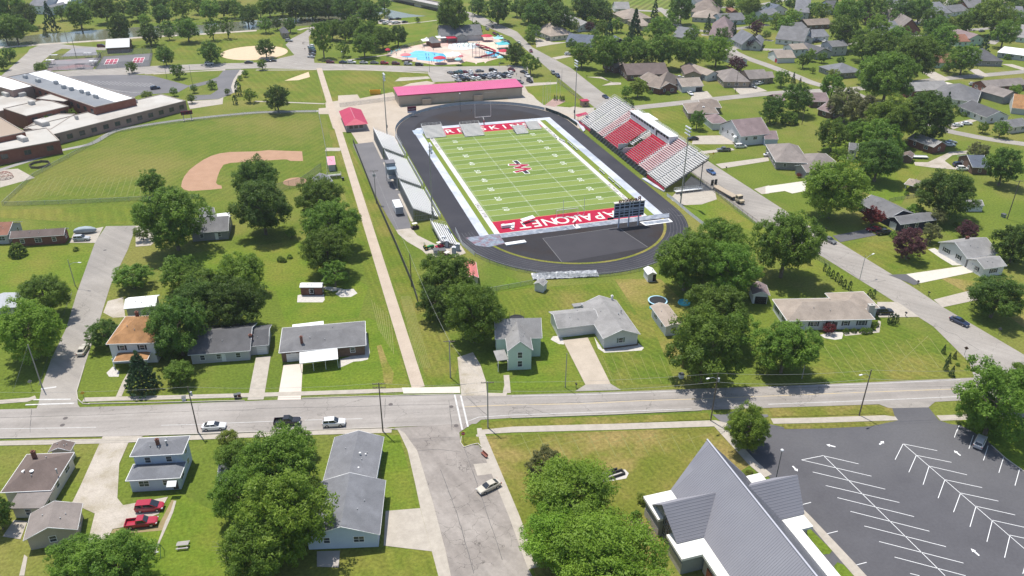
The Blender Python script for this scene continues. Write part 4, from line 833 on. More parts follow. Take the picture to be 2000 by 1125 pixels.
class House:
    def __init__(s, name, label, wings, t=I, wall='white', roof='grey', cat='house', win=1, sh=0, group=None, wh=1.2, far=False):
        s.W = []
        for w_ in wings:
            kind, A, B, C, h = w_[:5]; op = w_[5] if len(w_) > 5 else {}
            c, d, L, W = rect3(t(*A), t(*B), t(*C), h); s.W.append((kind, c, d, L, W, h, op))
        c0, d0 = s.W[0][1], s.W[0][2]; s.ang = atan2(d0.y, d0.x); s.rt = thing(name, label, cat, c0, s.ang, group); s.c0 = c0; s.far = far
        s.inv = Matrix.Rotation(-s.ang, 3, 'Z'); wm, rm, sf = {}, {}, MB()
        s.t = t; cams = V((CAM.x, CAM.y, 0))
        for i, (kind, c, d, L, W, h, op) in enumerate(s.W):
            d = s.loc(d); lc = s.inv@(c-c0); n = V((-d.y, d.x, 0)); ov = op.get('ov', .45); pit = op.get('p', .42); z0 = op.get('z0', 0)
            if kind == 'x': ax, ay, HL, HW = n, -d, W/2, L/2         # ridge across AB
            else: ax, ay, HL, HW = d, n, L/2, W/2
            wk = op.get('wall', wall); rk = op.get('roof', roof); wb = wm.setdefault((wk, i), MB()); rb = rm.setdefault((rk, i), MB()); fb = MB(); eps = i*.012
            def pt(u, v, z): p = lc+ax*u+ay*v; return (p.x, p.y, z)
            rise = op.get('r', HW*pit); hl, hw = HL-ov, HW-ov; he = h-ov*0+eps
            if kind != 'slab' and wk:
                wt = h-.02
                if kind in ('g', 'x'):
                    rz = rise*(hw/HW)
                    wb.add([pt(-hl,-hw,z0),pt(hl,-hw,z0),pt(hl,hw,z0),pt(-hl,hw,z0),pt(-hl,-hw,wt),pt(hl,-hw,wt),pt(hl,hw,wt),pt(-hl,hw,wt),pt(-hl,0,wt+rz),pt(hl,0,wt+rz)], [(0,3,2,1),(0,1,5,4),(2,3,7,6),(1,2,6,9,5),(3,0,4,8,7),(4,5,9,8),(7,8,9,6)])
                else: wb.add([pt(-hl,-hw,z0),pt(hl,-hw,z0),pt(hl,hw,z0),pt(-hl,hw,z0),pt(-hl,-hw,wt),pt(hl,-hw,wt),pt(hl,hw,wt),pt(-hl,hw,wt)], [(0,3,2,1),(4,5,6,7),(0,1,5,4),(1,2,6,5),(2,3,7,6),(3,0,4,7)])
            th = .16
            if kind in ('g', 'x'):
                V_ = [pt(-HL,-HW,he),pt(HL,-HW,he),pt(HL,HW,he),pt(-HL,HW,he),pt(-HL,0,he+rise),pt(HL,0,he+rise)]; Vt = [(x,y,z+th) for x,y,z in V_]
                rb.add(V_+Vt, [(0,4,5,1),(3,2,5,4),(6,7,11,10),(9,10,11,8),(0,1,7,6),(2,3,9,8),(1,5,11,7),(5,2,8,11),(3,4,10,9),(4,0,6,10)])
            elif kind == 'h':
                k = max(0, HL-HW*op.get('hk', 1)); V_ = [pt(-HL,-HW,he),pt(HL,-HW,he),pt(HL,HW,he),pt(-HL,HW,he)]; rt_ = [pt(-k,0,he+rise),pt(k,0,he+rise)] if k > .05 else [pt(0,0,he+rise)]
                Vt = [(x,y,z+.12) for x,y,z in V_]; o = 8
                if k > .05: fs = [(4,5,9,8),(5,6,9),(6,7,8,9),(7,4,8)]
                else: fs = [(4,5,8),(5,6,8),(6,7,8),(7,4,8)]
                rb.add(V_+Vt+rt_, [(0,3,2,1),(0,1,5,4),(1,2,6,5),(2,3,7,6),(3,0,4,7)]+fs)
            else:                                        # flat, or sloping down towards AB ('s')
                q = op.get('drop', 0); zz = [he, he, he+q, he+q] if d.cross(n).z > 0 and (c-G(*t(*wings[i][1]), h)).dot(V((-s.W[i][2].y, s.W[i][2].x, 0))) > 0 else [he+q, he+q, he, he]
                V_ = [pt(-HL,-HW,zz[0]),pt(HL,-HW,zz[1]),pt(HL,HW,zz[2]),pt(-HL,HW,zz[3])]
                rb.add(V_+[(x,y,z+.14) for x,y,z in V_], [(0,3,2,1),(4,5,6,7),(0,1,5,4),(1,2,6,5),(2,3,7,6),(3,0,4,7)])
                if kind == 'slab':
                    for u in (-1, -.33, .33, 1):
                        for v in (-1, 1): m = MB(); p = lc+ax*(u*(HL-.15))+ay*(v*(HW-.15)); m.box(p.x-.05,p.x+.05,p.y-.05,p.y+.05,0,h); m.build('porch_post', whitet, s.rt)
            if not far and kind in 'gxh':
                zt = he+.07; E = [pt(-HL,-HW,zt),pt(HL,-HW,zt),pt(HL,HW,zt),pt(-HL,HW,zt)]
                for p_, q_ in ((0,1),(2,3)) if kind != 'h' else ((0,1),(1,2),(2,3),(3,0)): fb.bar(E[p_], E[q_], .10, .14)
                if kind != 'h':
                    for u in (-1, 1): R_ = pt(u*HL,0,he+rise+.1); fb.bar(pt(u*HL,-HW,zt), R_, .08, .14); fb.bar(pt(u*HL,HW,zt), R_, .08, .14)
                fb.build('fascia', whitet, s.rt)
                if kind in 'gx' or i == 0:
                    for u, v in ((.22,.38),(-.3,-.35),(.05,-.5)):
                        p_ = pt(u*HL, v*HW, he+rise*(1-abs(v))); k_ = MB(); k_.tube((p_[0],p_[1],p_[2]-.1), (p_[0],p_[1],p_[2]+.42), .09, n=6); k_.build('vent_pipe', galv, s.rt)
            # windows: on walls, spaced along each side
            wn = op.get('win', win)
            if wn and kind != 'slab' and wk:
                for (ux, sg, ln, off) in ((ax, 1, hl, hw), (ax, -1, hl, hw), (ay, 1, hw, hl), (ay, -1, hw, hl)):
                    nrm = (ay if ux is ax else ax)*sg; base = lc+nrm*off
                    wc = c0+s.inv.transposed()@base; wn_ = s.inv.transposed()@nrm
                    if (cams-wc).dot(wn_) < 0 and far: continue
                    inside = any(j != i and s.inside(wc+wn_*.5, j, h) for j in range(len(s.W)))
                    if inside: continue
                    n_ = max(1, int((2*ln-1.2)/op.get('sp', 3.6)))
                    for storey in range(2 if h > 4.6 else 1):
                        zc = (h-1.15 if h <= 4.6 else (1.65, h-1.25)[storey])
                        for q in range(n_):
                            off_ = (q-(n_-1)/2)*(2*ln-1)/n_; p = base+ux*off_
                            if any(j != i and s.inside(c0+s.inv.transposed()@p+wn_*.4, j, zc) for j in range(len(s.W))): continue
                            fm, pm = win_mesh(1.7 if (q+i) % 3 == 1 and h < 4.6 else 1.0, wh, sh)
                            o = put('window', fm, s.rt, (p.x, p.y, zc), atan2(nrm.y, nrm.x)+pi/2)
                            put('pane', pm, o)
        for k, b in wm.items():
            if k[0] and b.v: b.build('wall', WALL[k[0]], s.rt)
        s.roofs = [b.build('roof', [ROOF[k[0]]], s.rt) for k, b in rm.items()]
    def loc(s, d): return s.inv@d
    def inside(s, P, j, z=0):
        kind, c, d, L, W, h, op = s.W[j]; q = P-c; return z < h+.9 and op.get('wall', 1) is not None and abs(q.dot(d)) < L/2-.3 and abs(q.dot(V((-d.y,d.x,0)))) < W/2-.3 and kind != 'slab'
    def lp(s, p, z=0): q = s.inv@(G(*s.t(*p), z)-s.c0); return q
    def dirl(s, a, b): q = s.lp(b)-s.lp(a); return atan2(q.y, q.x)
    def snap(s, a, b):                                   # nearest wall line to two base points: ends in local space and the outward normal
        A, B = G(*s.t(*a)), G(*s.t(*b)); M_ = (A+B)/2; best = None
        for kind, c, d, L, W, h, op in s.W:
            if kind == 'slab' or op.get('wall', 1) is None: continue
            n = V((-d.y,d.x,0)); ov = op.get('ov', .45)
            for u, v, hl, off in ((d,n,L/2-ov,W/2-ov),(n,d,W/2-ov,L/2-ov)):
                for sg in (-1, 1):
                    nr = v*sg; q = M_-c; dist = abs(q.dot(nr)-off); al = max(0, abs(q.dot(u))-hl)
                    if (V((CAM.x,CAM.y,0))-(c+nr*off)).dot(nr) < 0: continue
                    sc_ = dist+al*2+(0 if (B-A).length < .1 or abs((B-A).normalized().dot(u)) > .8 else 5)
                    if best is None or sc_ < best[0]: best = (sc_, u, nr, c, off, hl)
        _, u, nr, c, off, hl = best; cl = lambda x: max(-hl+.15, min(hl-.15, x))
        P = [s.inv@(c+nr*off+u*cl((p-c).dot(u))-s.c0) for p in (A, B)]; return P[0], P[1], s.inv@nr
    def garage(s, a, b, h=2.2, m=None):                  # panelled door set on the wall nearest to two base points
        A, B, n = s.snap(a, b); d = (B-A).normalized(); L = (B-A).length; k = MB()
        for q in range(4): k.add([tuple(A+n*o_+d*x+V((0,0,z))) for o_ in (-.05,.06) for x, z in ((0,q*h/4+.02),(L,q*h/4+.02),(L,(q+1)*h/4-.02),(0,(q+1)*h/4-.02))], [(0,1,2,3),(4,7,6,5),(0,4,5,1),(1,5,6,2),(2,6,7,3),(3,7,4,0)])
        k.build('garage_door', m or garm, s.rt); return s
    def door(s, a, m=None, w_=.95, h=2.05):
        A, B, n = s.snap(a, a); k = MB(); k.box(-w_/2,w_/2,-.05,.06,.15,.15+h); o = k.build('door', m or plain('dark_door', (.06,.05,.05)), s.rt, (A.x,A.y,0)); o.rotation_euler = (0,0,atan2(n.y,n.x)+pi/2)
        k = MB(); k.box(w_*.28,w_*.36,-.11,-.05,1.1,1.22); k.build('handle', galv, o); return s
    def chimney(s, p, z, h=1.4, w_=.8, m=None, z0=1.0):
        q = s.lp(p, z); k = MB(); k.box(-w_/2,w_/2,-w_*.35,w_*.35,z0,z+h); k.box(-w_/2-.07,w_/2+.07,-w_*.35-.07,w_*.35+.07,z+h,z+h+.12); k.box(-.15,.15,-.15,.15,z+h+.12,z+h+.35)
        k.build('chimney', m or WALL['brick'], s.rt, (q.x,q.y,0)); return s
    def vent(s, p, z, r=.12, h=.5, m=None):
        q = s.lp(p, z); k = MB(); k.tube((q.x,q.y,z-.5),(q.x,q.y,z+h),r); k.tube((q.x,q.y,z+h),(q.x,q.y,z+h+.1),r*1.5); k.build('roof_vent', m or galv, s.rt); return s
    def awning(s, p, ang=0, w_=1.8): 
        q = s.lp(p, 2.4); k = MB(); k.add([(-w_/2,0,.5),(w_/2,0,.5),(w_/2,-1.1,0),(-w_/2,-1.1,0),(-w_/2,0,.56),(w_/2,0,.56),(w_/2,-1.1,.06),(-w_/2,-1.1,.06)], [(0,3,2,1),(4,5,6,7),(0,1,5,4),(1,2,6,5),(2,3,7,6),(3,0,4,7)])
        o = k.build('awning', garm, s.rt, (q.x,q.y,2.4)); o.rotation_euler = (0,0,ang); return s
def house(*a, **k): return House(*a, **k)

# ------------------------------------------------------------------ vehicles
PAINT = dict(white=(.72,.72,.71), silver=(.42,.43,.44), grey=(.16,.165,.17), black=(.018,.018,.02), red=(.36,.015,.035), maroon=(.13,.012,.022), blue=(.05,.11,.26), navy=(.025,.04,.085), green=(.03,.06,.045), tan=(.42,.36,.27), gold=(.50,.46,.38), orange=(.5,.13,.03), teal=(.05,.16,.18))
PM = {}
def paint(c):
    if c not in PM: PM[c] = mat('car_paint_'+c, PAINT[c], rough=.2, spec=.8, fine=.04, fs=1.5)
    return PM[c]
tyrem = plain('tyre_rubber', (.018,.018,.018), .85); rimm = plain('wheel_rim', (.42,.42,.43), .35, .6); carglass = mat('car_glass', (.02,.025,.03), rough=.08, spec=.8); lampm = plain('headlight_lens', (.62,.64,.66), .15); tailm = plain('tail_light', (.28,.01,.01), .25); trimm = plain('dark_trim', (.03,.03,.032), .6)
# stations: (x, half width, bottom z, shoulder z); greenhouse: (x, half width, roof z)
KIND = {
 'sedan': dict(L=4.8, body=[(-2.4,.70,.45,.82),(-2.25,.84,.25,.96),(-1.5,.90,.2,1.0),(0,.92,.2,1.0),(1.0,.91,.2,.98),(1.7,.88,.22,.90),(2.25,.80,.28,.78),(2.4,.62,.4,.66)], cab=[(-1.95,.74,1.0),(-1.15,.62,1.42),(.15,.62,1.45),(1.15,.76,.98)], wr=.33, wx=1.42),
 'suv': dict(L=4.7, body=[(-2.35,.78,.5,1.0),(-2.25,.90,.3,1.12),(-1.4,.94,.25,1.15),(0,.95,.25,1.15),(.9,.94,.25,1.13),(1.7,.91,.28,1.06),(2.2,.84,.32,.95),(2.35,.68,.45,.8)], cab=[(-2.25,.80,1.12),(-1.95,.70,1.68),(.1,.71,1.74),(1.0,.80,1.12)], wr=.37, wx=1.38),
 'van': dict(L=4.9, body=[(-2.45,.80,.45,1.0),(-2.35,.94,.25,1.12),(-1,.98,.2,1.15),(.6,.98,.2,1.12),(1.5,.94,.25,1.0),(2.2,.84,.3,.86),(2.45,.66,.42,.7)], cab=[(-2.4,.84,1.1),(-2.2,.74,1.72),(.3,.75,1.76),(1.65,.82,1.0)], wr=.35, wx=1.48),
 'pickup': dict(L=5.5, body=[(-.9,.94,.35,1.06),(0,.95,.32,1.08),(1.0,.95,.32,1.08),(1.9,.93,.34,1.04),(2.5,.88,.38,.96),(2.7,.74,.5,.82)], cab=[(-.88,.80,1.06),(-.72,.72,1.72),(.45,.72,1.74),(1.15,.82,1.06)], wr=.40, wx=1.72, bed=1)}
def loft(m, st, mi=0, top=True, e=.10):
    vs = []
    for x, hw, zb, zt in st: vs += [(x,-hw*.93,zb),(x,-hw,zb+(zt-zb)*.35),(x,-hw*.97,zt-(zt-zb)*.12),(x,-hw*.86,zt),(x,hw*.86,zt),(x,hw*.97,zt-(zt-zb)*.12),(x,hw,zb+(zt-zb)*.35),(x,hw*.93,zb)]
    n = len(st); fs = [(i*8+j, i*8+(j+1)%8, (i+1)*8+(j+1)%8, (i+1)*8+j) for i in range(n-1) for j in range(8)]
    m.add(vs, fs+[tuple(range(7,-1,-1)), tuple(range((n-1)*8, n*8))], mi)
def cabin(m, cb, glass=True, mi=0):
    (xa,wa,za),(xb,wb,zb),(xc,wc,zc),(xd,wd,zd) = cb
    vs = [(xa,-wa,za),(xa,wa,za),(xb,-wb,zb),(xb,wb,zb),(xc,-wc,zc),(xc,wc,zc),(xd,-wd,zd),(xd,wd,zd)]
    m.add(vs, [(0,2,3,1),(2,4,5,3),(4,6,7,5),(0,6,4,2),(1,3,5,7)], mi)
def car_parts(kd):
    K = KIND[kd]; b = MB(); loft(b, K['body']); cb = K['cab']
    ins = [(x+(.0), w_, z) for x, w_, z in cb]
    cabin(b, [(cb[0][0], cb[0][1], cb[0][2]-.1), (cb[1][0]+.02, cb[1][1], cb[1][2]), (cb[2][0]-.02, cb[2][1], cb[2][2]), (cb[3][0], cb[3][1], cb[3][2]-.1)])
    if K.get('bed'):
        b.box(-2.75,-.9,-.94,-.84,.42,1.06); b.box(-2.75,-.9,.84,.94,.42,1.06); b.box(-2.75,-2.66,-.84,.84,.42,1.06); b.box(-2.66,-.92,-.84,.84,.42,.58); b.box(-.98,-.9,-.84,.84,.5,1.06)
    g = MB()                                             # panes stand 1 cm proud of the pillars
    (xa,wa,za),(xb,wb,zb),(xc,wc,zc),(xd,wd,zd) = cb
    def pane(p, k=.84, o=(0,0,0)):
        c = sum((V(q) for q in p), V())/len(p); n = (V(p[1])-V(p[0])).cross(V(p[2])-V(p[0])).normalized()
        if n.dot(c-V((.0,0,.9))) < 0: n = -n
        g.add([tuple(c+(V(q)-c)*k+n*.012) for q in p], [tuple(range(len(p)))])
    pane([(xa,-wa,za),(xb,-wb,zb),(xb,wb,zb),(xa,wa,za)]); pane([(xd,-wd,zd),(xc,-wc,zc),(xc,wc,zc),(xd,wd,zd)], .9)
    for s_ in (-1, 1):
        xm = (xb+xc)/2-.05 if kd != 'pickup' else xb+.1
        if kd != 'pickup': pane([(xa+.05,s_*wa,za),(xb,s_*wb,zb),(xm,s_*(wb+wc)/2,(zb+zc)/2),(xm,s_*(wa+wd)/2,(za+zd)/2)], .82)
        pane([(xm,s_*(wa+wd)/2,(za+zd)/2),(xm,s_*(wb+wc)/2,(zb+zc)/2),(xc,s_*wc,zc),(xd-.05,s_*wd,zd)], .82)
    f = K['body'][-2]; r_ = K['body'][1]; xe, xr = K['body'][-1][0], (-2.75 if K.get('bed') else K['body'][0][0])
    hl = [MB().box(f[0]-.02, xe+.015, s_*f[1]*.86-.16, s_*f[1]*.86+.12*(1 if s_>0 else 1)-.02, f[3]-.26, f[3]-.10) for s_ in (-1, 1)]
    tl = [MB().box(xr-.02, xr+.14, s_*.74-.1, s_*.74+.1, r_[3]-.34, r_[3]-.1) for s_ in (-1, 1)]
    return b, g, hl, tl, K
CARM, FARM = {}, {}
def car_mesh(kd):
    if kd not in CARM:
        b, g, hl, tl, K = car_parts(kd)
        bme = b.mesh('body', PM.get('white') or paint('white')); bm = bmesh.new(); bm.from_mesh(bme); bmesh.ops.recalc_face_normals(bm, faces=bm.faces[:]); bm.to_mesh(bme); bm.free()
        ty = MB().tube((0,-.11,0),(0,.11,0),K['wr'],n=16).mesh('tyre', tyrem, False); rm = MB().tube((0,-.118,0),(0,.118,0),K['wr']*.62,n=12).mesh('rim', rimm)
        CARM[kd] = (bme, g.mesh('window', carglass), [q.mesh('headlight', lampm) for q in hl], [q.mesh('tail_light', tailm) for q in tl], ty, rm, K)
        f = MB(); f.v, f.f, f.m = list(b.v), list(b.f), list(b.m); f.add(g.v, g.f, 1)
        for x in (-K['wx'], K['wx']):
            for y in (-.84, .84): f.tube((x,y-.1,K['wr']),(x,y+.1,K['wr']),K['wr'],n=10,mi=2)
        for q in hl: f.add(q.v, q.f, 3)
        for q in tl: f.add(q.v, q.f, 4)
        me = f.mesh('parked_car', [paint('white'), carglass, tyrem, lampm, tailm]); bm = bmesh.new(); bm.from_mesh(me); bmesh.ops.recalc_face_normals(bm, faces=bm.faces[:]); bm.to_mesh(me); bm.free(); FARM[kd] = me
    return CARM[kd]
NAMES = dict(sedan='sedan', suv='suv', van='minivan', pickup='pickup_truck')
def car(kd, col, loc, ang, label=None, group=None, far=False, where=None, name=None):
    car_mesh(kd); nm = NAMES[kd]
    base = f"{dict(gold='champagne', tan='tan').get(col, col)} {dict(sedan='sedan', suv='SUV', van='minivan', pickup='pickup truck')[kd]}"
    if far:
        o = put(nm, FARM[kd], None, loc, ang); o.material_slots[0].link = 'OBJECT'; o.material_slots[0].material = paint(col)
    else:
        bme, gme, hl, tl, ty, rm, K = CARM[kd]; o = put(nm, None, None, loc, ang)
        b = put('body', bme, o); b.material_slots[0].link = 'OBJECT'; b.material_slots[0].material = paint(col); put('window', gme, o)
        for q in hl: put('headlight', q, o)
        for q in tl: put('tail_light', q, o)
        for x in (-K['wx'], K['wx']):
            for y in (-.84, .84): w_ = put('tyre', ty, None); w_.name = 'wheel'; w_.parent = o; w_.location = (x,y,K['wr']); put('rim', rm, w_)
    cat = 'pickup truck' if kd == 'pickup' else 'minivan' if kd == 'van' else 'car'
    if label: tag(o, label, cat, group)
    else: later(o, base, where, cat, group)
    return o
def carpx(kd, col, a, b, label=None, z=.06, **k):        # a: rear, b: front, photo pixels of the wheel line on the ground
    A, B = G(*a), G(*b); d = B-A; c = (A+B)/2; return car(kd, col, (c.x, c.y, z), atan2(d.y, d.x), label, **k)

# ------------------------------------------------------------------ trees
def leafmat(name, c, c2, tr=.48):
    m = bpy.data.materials.new(name); m.use_nodes = True; t = m.node_tree; L = t.links.new; b = t.nodes['Principled BSDF']; b.inputs['Roughness'].default_value = .55; b.inputs['Specular IOR Level'].default_value = .3
    tc = N(t, 'ShaderNodeTexCoord'); n = N(t, 'ShaderNodeTexNoise'); n.inputs['Scale'].default_value = .9; n.inputs['Detail'].default_value = 3; L(tc.outputs['Object'], n.inputs[0])
    n2 = N(t, 'ShaderNodeTexNoise'); n2.inputs['Scale'].default_value = 6.0; L(tc.outputs['Object'], n2.inputs[0])
    ad = N(t, 'ShaderNodeMath', operation='ADD'); L(n.outputs[0], ad.inputs[0]); L(n2.outputs[0], ad.inputs[1])
    mr = N(t, 'ShaderNodeMapRange'); mr.inputs[1].default_value = .72; mr.inputs[2].default_value = 1.28; L(ad.outputs[0], mr.inputs[0])
    mx = N(t, 'ShaderNodeMix', data_type='RGBA'); mx.inputs[6].default_value = (*c, 1); mx.inputs[7].default_value = (*c2, 1); L(mr.outputs[0], mx.inputs[0])
    oi = N(t, 'ShaderNodeObjectInfo'); hv = N(t, 'ShaderNodeHueSaturation'); q = N(t, 'ShaderNodeMapRange'); q.inputs[3].default_value = .84; q.inputs[4].default_value = 1.30; L(oi.outputs['Random'], q.inputs[0]); L(q.outputs[0], hv.inputs['Value'])
    q2 = N(t, 'ShaderNodeMapRange'); q2.inputs[3].default_value = .490; q2.inputs[4].default_value = .508; L(oi.outputs['Random'], q2.inputs[0]); L(q2.outputs[0], hv.inputs['Hue']); L(mx.outputs[2], hv.inputs['Color'])
    L(hv.outputs[0], b.inputs['Base Color']); tl = N(t, 'ShaderNodeBsdfTranslucent'); L(hv.outputs[0], tl.inputs[0])
    ms = N(t, 'ShaderNodeMixShader'); ms.inputs[0].default_value = tr; L(b.outputs[0], ms.inputs[1]); L(tl.outputs[0], ms.inputs[2]); L(ms.outputs[0], t.nodes['Material Output'].inputs[0])
    return m
LEAF = dict(m=leafmat('leaf_mid_green', (.078,.155,.016), (.205,.315,.040)), d=leafmat('leaf_dark_green', (.055,.118,.017), (.145,.230,.034)), l=leafmat('leaf_light_green', (.115,.205,.018), (.255,.355,.044)), y=leafmat('leaf_yellow_green', (0.158, 0.210, 0.026), (0.252, 0.284, 0.053)), p=leafmat('leaf_purple', (0.068, 0.027, 0.033), (0.144, 0.057, 0.068)), r=leafmat('leaf_red', (.15,.018,.02),(.24,.05,.04)),
    c=leafmat('needle_dark_green', (0.034, 0.084, 0.031), (0.077, 0.145, 0.053)), h=leafmat('leaf_locust_green', (.130,.235,.018), (.245,.375,.040), .45), o=leafmat('leaf_olive', (.140,.155,.050), (.210,.215,.085)))
barkm = mat('bark', (.13,.105,.08), (.20,.165,.13), s=2, fine=.3, fs=9); deadm = mat('dead_wood', (.30,.26,.22), (.22,.19,.16), s=2)
def crown_mesh(seed, kind, n_clump, leaves, ls):
    """unit crown: width about 2, height about 1.7 centred on 0; leaf clumps scattered over lumpy limbs"""
    r = random.Random(seed); m = MB()
    def clump(c, out, rad, k, flat=.7):
        for _ in range(k):
            a = V((r.gauss(0,1), r.gauss(0,1), r.gauss(0,1)*flat+.25)).normalized(); p = c+a*rad*r.uniform(.55,1.1)
            nrm = (a+out*.35+V((r.uniform(-.5,.5), r.uniform(-.5,.5), r.uniform(.1,.9)))).normalized(); t1 = (nrm.cross(V((r.gauss(0,1), r.gauss(0,1), r.gauss(0,1))))).normalized()*.85+a*.5; t1.normalize(); t2 = nrm.cross(t1)
            s_ = ls*r.uniform(.7,1.4); s2 = s_*r.uniform(.35,.6)
            m.v += [tuple(p-t1*s_), tuple(p-t2*s2), tuple(p+t1*s_), tuple(p+t2*s2)]; o = len(m.v)-4; m.f.append((o,o+1,o+2,o+3)); m.m.append(0)
    if kind in ('round', 'loose', 'feather'):
        lobes = []
        nl = {'round': 26, 'loose': 15, 'feather': 24}[kind]
        for i in range(nl):
            z = 1-2*(i+.5)/nl; q = i*2.4+r.uniform(-.5,.5); rr = sqrt(max(0,1-z*z)); d = V((rr*cos(q), rr*sin(q), z))
            R_ = r.uniform(.52,.80); rl_ = r.uniform(.20,.40); lobes.append((V((d.x*R_, d.y*R_, d.z*R_*.98 if d.z > 0 else d.z*R_*.9))*(1 if d.z > -.3 else 1.06), rl_*(1.0 if kind != 'loose' else .85)))
        lobes.append((V((0,0,0)), .56))
        for i in range(n_clump):
            c, R_ = r.choice(lobes); d = V((r.gauss(0,1), r.gauss(0,1), r.gauss(.18,.9))).normalized()
            k = R_*(r.uniform(.45,1.06) if r.random() < .35 else r.uniform(.86,1.12)); p = c+V((d.x,d.y,d.z*.85))*k
            if kind == 'feather': clump(p, d, .13, leaves, .3)
            else: clump(p, d, r.uniform(.075,.125), leaves)
    elif kind == 'cone':
        for i in range(n_clump):
            z = 1-(r.random()**.62)*1.0; zz = -.9+1.85*(1-(1-z)) ; tier = .5+.5*sin(z*34); R_ = (1-z)*.92*(.78+.26*tier)+.04; q = r.uniform(0,6.28); rr = R_*(r.uniform(.6,1.05))
            d = V((cos(q), sin(q), -.05)); clump(V((cos(q)*rr, sin(q)*rr, zz)), V((d.x,d.y,.5)), .06, leaves, .4)
    elif kind == 'column':
        for i in range(n_clump):
            z = r.uniform(-.9,.95); R_ = .95*(1-max(0,(z-.2)/.8)**2)*(1-max(0,(-z-.6)/.5)**2*.5); q = r.uniform(0,6.28); rr = R_*r.uniform(.7,1.03)
            clump(V((cos(q)*rr, sin(q)*rr, z)), V((cos(q),sin(q),.4)), .10, leaves, 1)
    elif kind == 'shrub':
        for i in range(n_clump):
            d = V((r.gauss(0,1), r.gauss(0,1), abs(r.gauss(0,1)))).normalized(); k = r.uniform(.75,1.02)*(.9+.14*mnoise.noise(d*2.3+V((seed,0,0)))); clump(V((d.x*k, d.y*k, -.8+d.z*k*1.6)), d, .09, leaves)
    return m
def trunk_mesh(seed, kind):
    r = random.Random(seed); m = MB()
    if kind in ('cone', 'column', 'shrub'): m.tube((0,0,-2.2),(0,0,.5),.07,.02,7); return m
    m.tube((0,0,-2.4),(.02,.01,-.9),.085,.065,8); m.tube((.02,.01,-.9),(0,.03,.35),.065,.03,7)
    for i in range(8):
        q = i*2.4+r.uniform(-.4,.4); z0 = -.95+i*.13; p0 = V((.01,.02,z0)); p1 = V((cos(q)*.36, sin(q)*.36, z0+.34)); p2 = p1+V((cos(q)*.30, sin(q)*.30, .16+r.uniform(0,.2)))
        m.tube(p0, p1, .034, .021, 5); m.tube(p1, p2, .021, .008, 5); m.tube(p1, p1+V((cos(q+.8)*.24, sin(q+.8)*.24, .22)), .014, .006, 4)
    return m
SHAPE = dict(m='round', d='round', l='round', y='round', p='round', r='round', o='loose', c='cone', h='feather', v='column', s='shrub', k='loose', w='loose')
TREEM = {}
def tree_mesh(k, tier, var):
    key = (k, tier, var)
    if key not in TREEM:
        sh = SHAPE[k]; nc, lv, ls = {0: (760, 42, .031), 1: (430, 28, .043), 2: (230, 16, .064)}[tier]
        if sh in ('shrub', 'column'): nc //= 2; ls *= 1.5
        if sh == 'feather': ls *= .8; lv = int(lv*1.5)
        if sh == 'loose': nc = int(nc*.6); ls *= 1.05
        lm_ = LEAF[{'v': 'c', 's': 'm', 'k': 'm', 'w': 'o'}.get(k, k)]
        TREEM[key] = (crown_mesh(hash(key) % 9973 if False else var*31+tier*7+ord(k), sh, nc, lv, ls).mesh('crown', lm_), trunk_mesh(var*13+ord(k), sh).mesh('trunk', barkm))
    return TREEM[key]
TNAME = dict(m='broadleaf_tree', d='broadleaf_tree', l='broadleaf_tree', y='broadleaf_tree', p='purple_leaf_tree', r='red_maple', o='airy_tree', c='conifer', h='locust_tree', v='columnar_evergreen', s='shrub', k='airy_tree', w='airy_tree')
TDESC = dict(m='mid-green leafy tree', d='dark green leafy tree', l='light green leafy tree', y='yellow-green leafy tree', p='purple-leaved tree', r='red-leaved small tree', o='olive airy tree', c='dark conical evergreen', h='feathery light green tree', v='narrow columnar evergreen', s='rounded green shrub', k='open-crowned green tree', w='olive thin-crowned tree')
TI = [0]
def tree(k, cx, cy, w, where=None, ratio=None, label=None, group=None, squash=1.0):
    """crown seen at photo pixel (cx, cy), w pixels wide; ratio = total height / crown width"""
    ratio = ratio or dict(c=1.9, v=2.6, s=.85, h=.9, k=1.1, o=1.0, w=1.1).get(k, 1.05); zc = 4
    for _ in range(12):
        P = G(cx, cy, zc); D = w*depth(P)/FOC; H = ratio*D
        zc = H*(.48 if k in 'vs' else .5 if k == 'c' else .54)
    r_ = D/2; tier = 0 if w > 78 else 1 if w > 34 else 2; TI[0] += 1; var = TI[0] % (3 if tier else 2)
    cme, tme = tree_mesh(k, tier, var)
    if k in 'vs': sz = H/1.85; 
    elif k == 'c': sz = H/1.95
    else: sz = (H*.90)/1.85
    rt = put(TNAME[k], None, None, (P.x, P.y, 0), R.uniform(0, 6.28)); 
    zz = H-sz*(.95 if k in 'cvs' else .93)
    sc = (r_*1.06*R.uniform(.95,1.06), r_*1.06*R.uniform(.95,1.06), sz*R.uniform(.97,1.03))
    put('crown', cme, rt, (0,0,zz), None, sc); o = put('trunk', tme, rt, (0,0,zz), None, (r_*.75, r_*.75, max(zz/2.2, .3)))
    cat = 'shrub' if k in 's' else 'tree'
    if label: tag(rt, label, cat, group)
    else:
        b = TDESC[k] if k in 'sv' else TDESC[k]
        if w > 90 and k not in 'svc': b = 'large '+b
        elif D < 4.5 and k not in 'sv': b = 'small '+b
        later(rt, b, where, cat, group)
    return rt
def trees(t, where, items, group=None):
    for it in items:
        k, x, y, w = it[:4]; p = t(x, y); tree(k, p[0], p[1], w, where, *(it[4:5]), group=group)
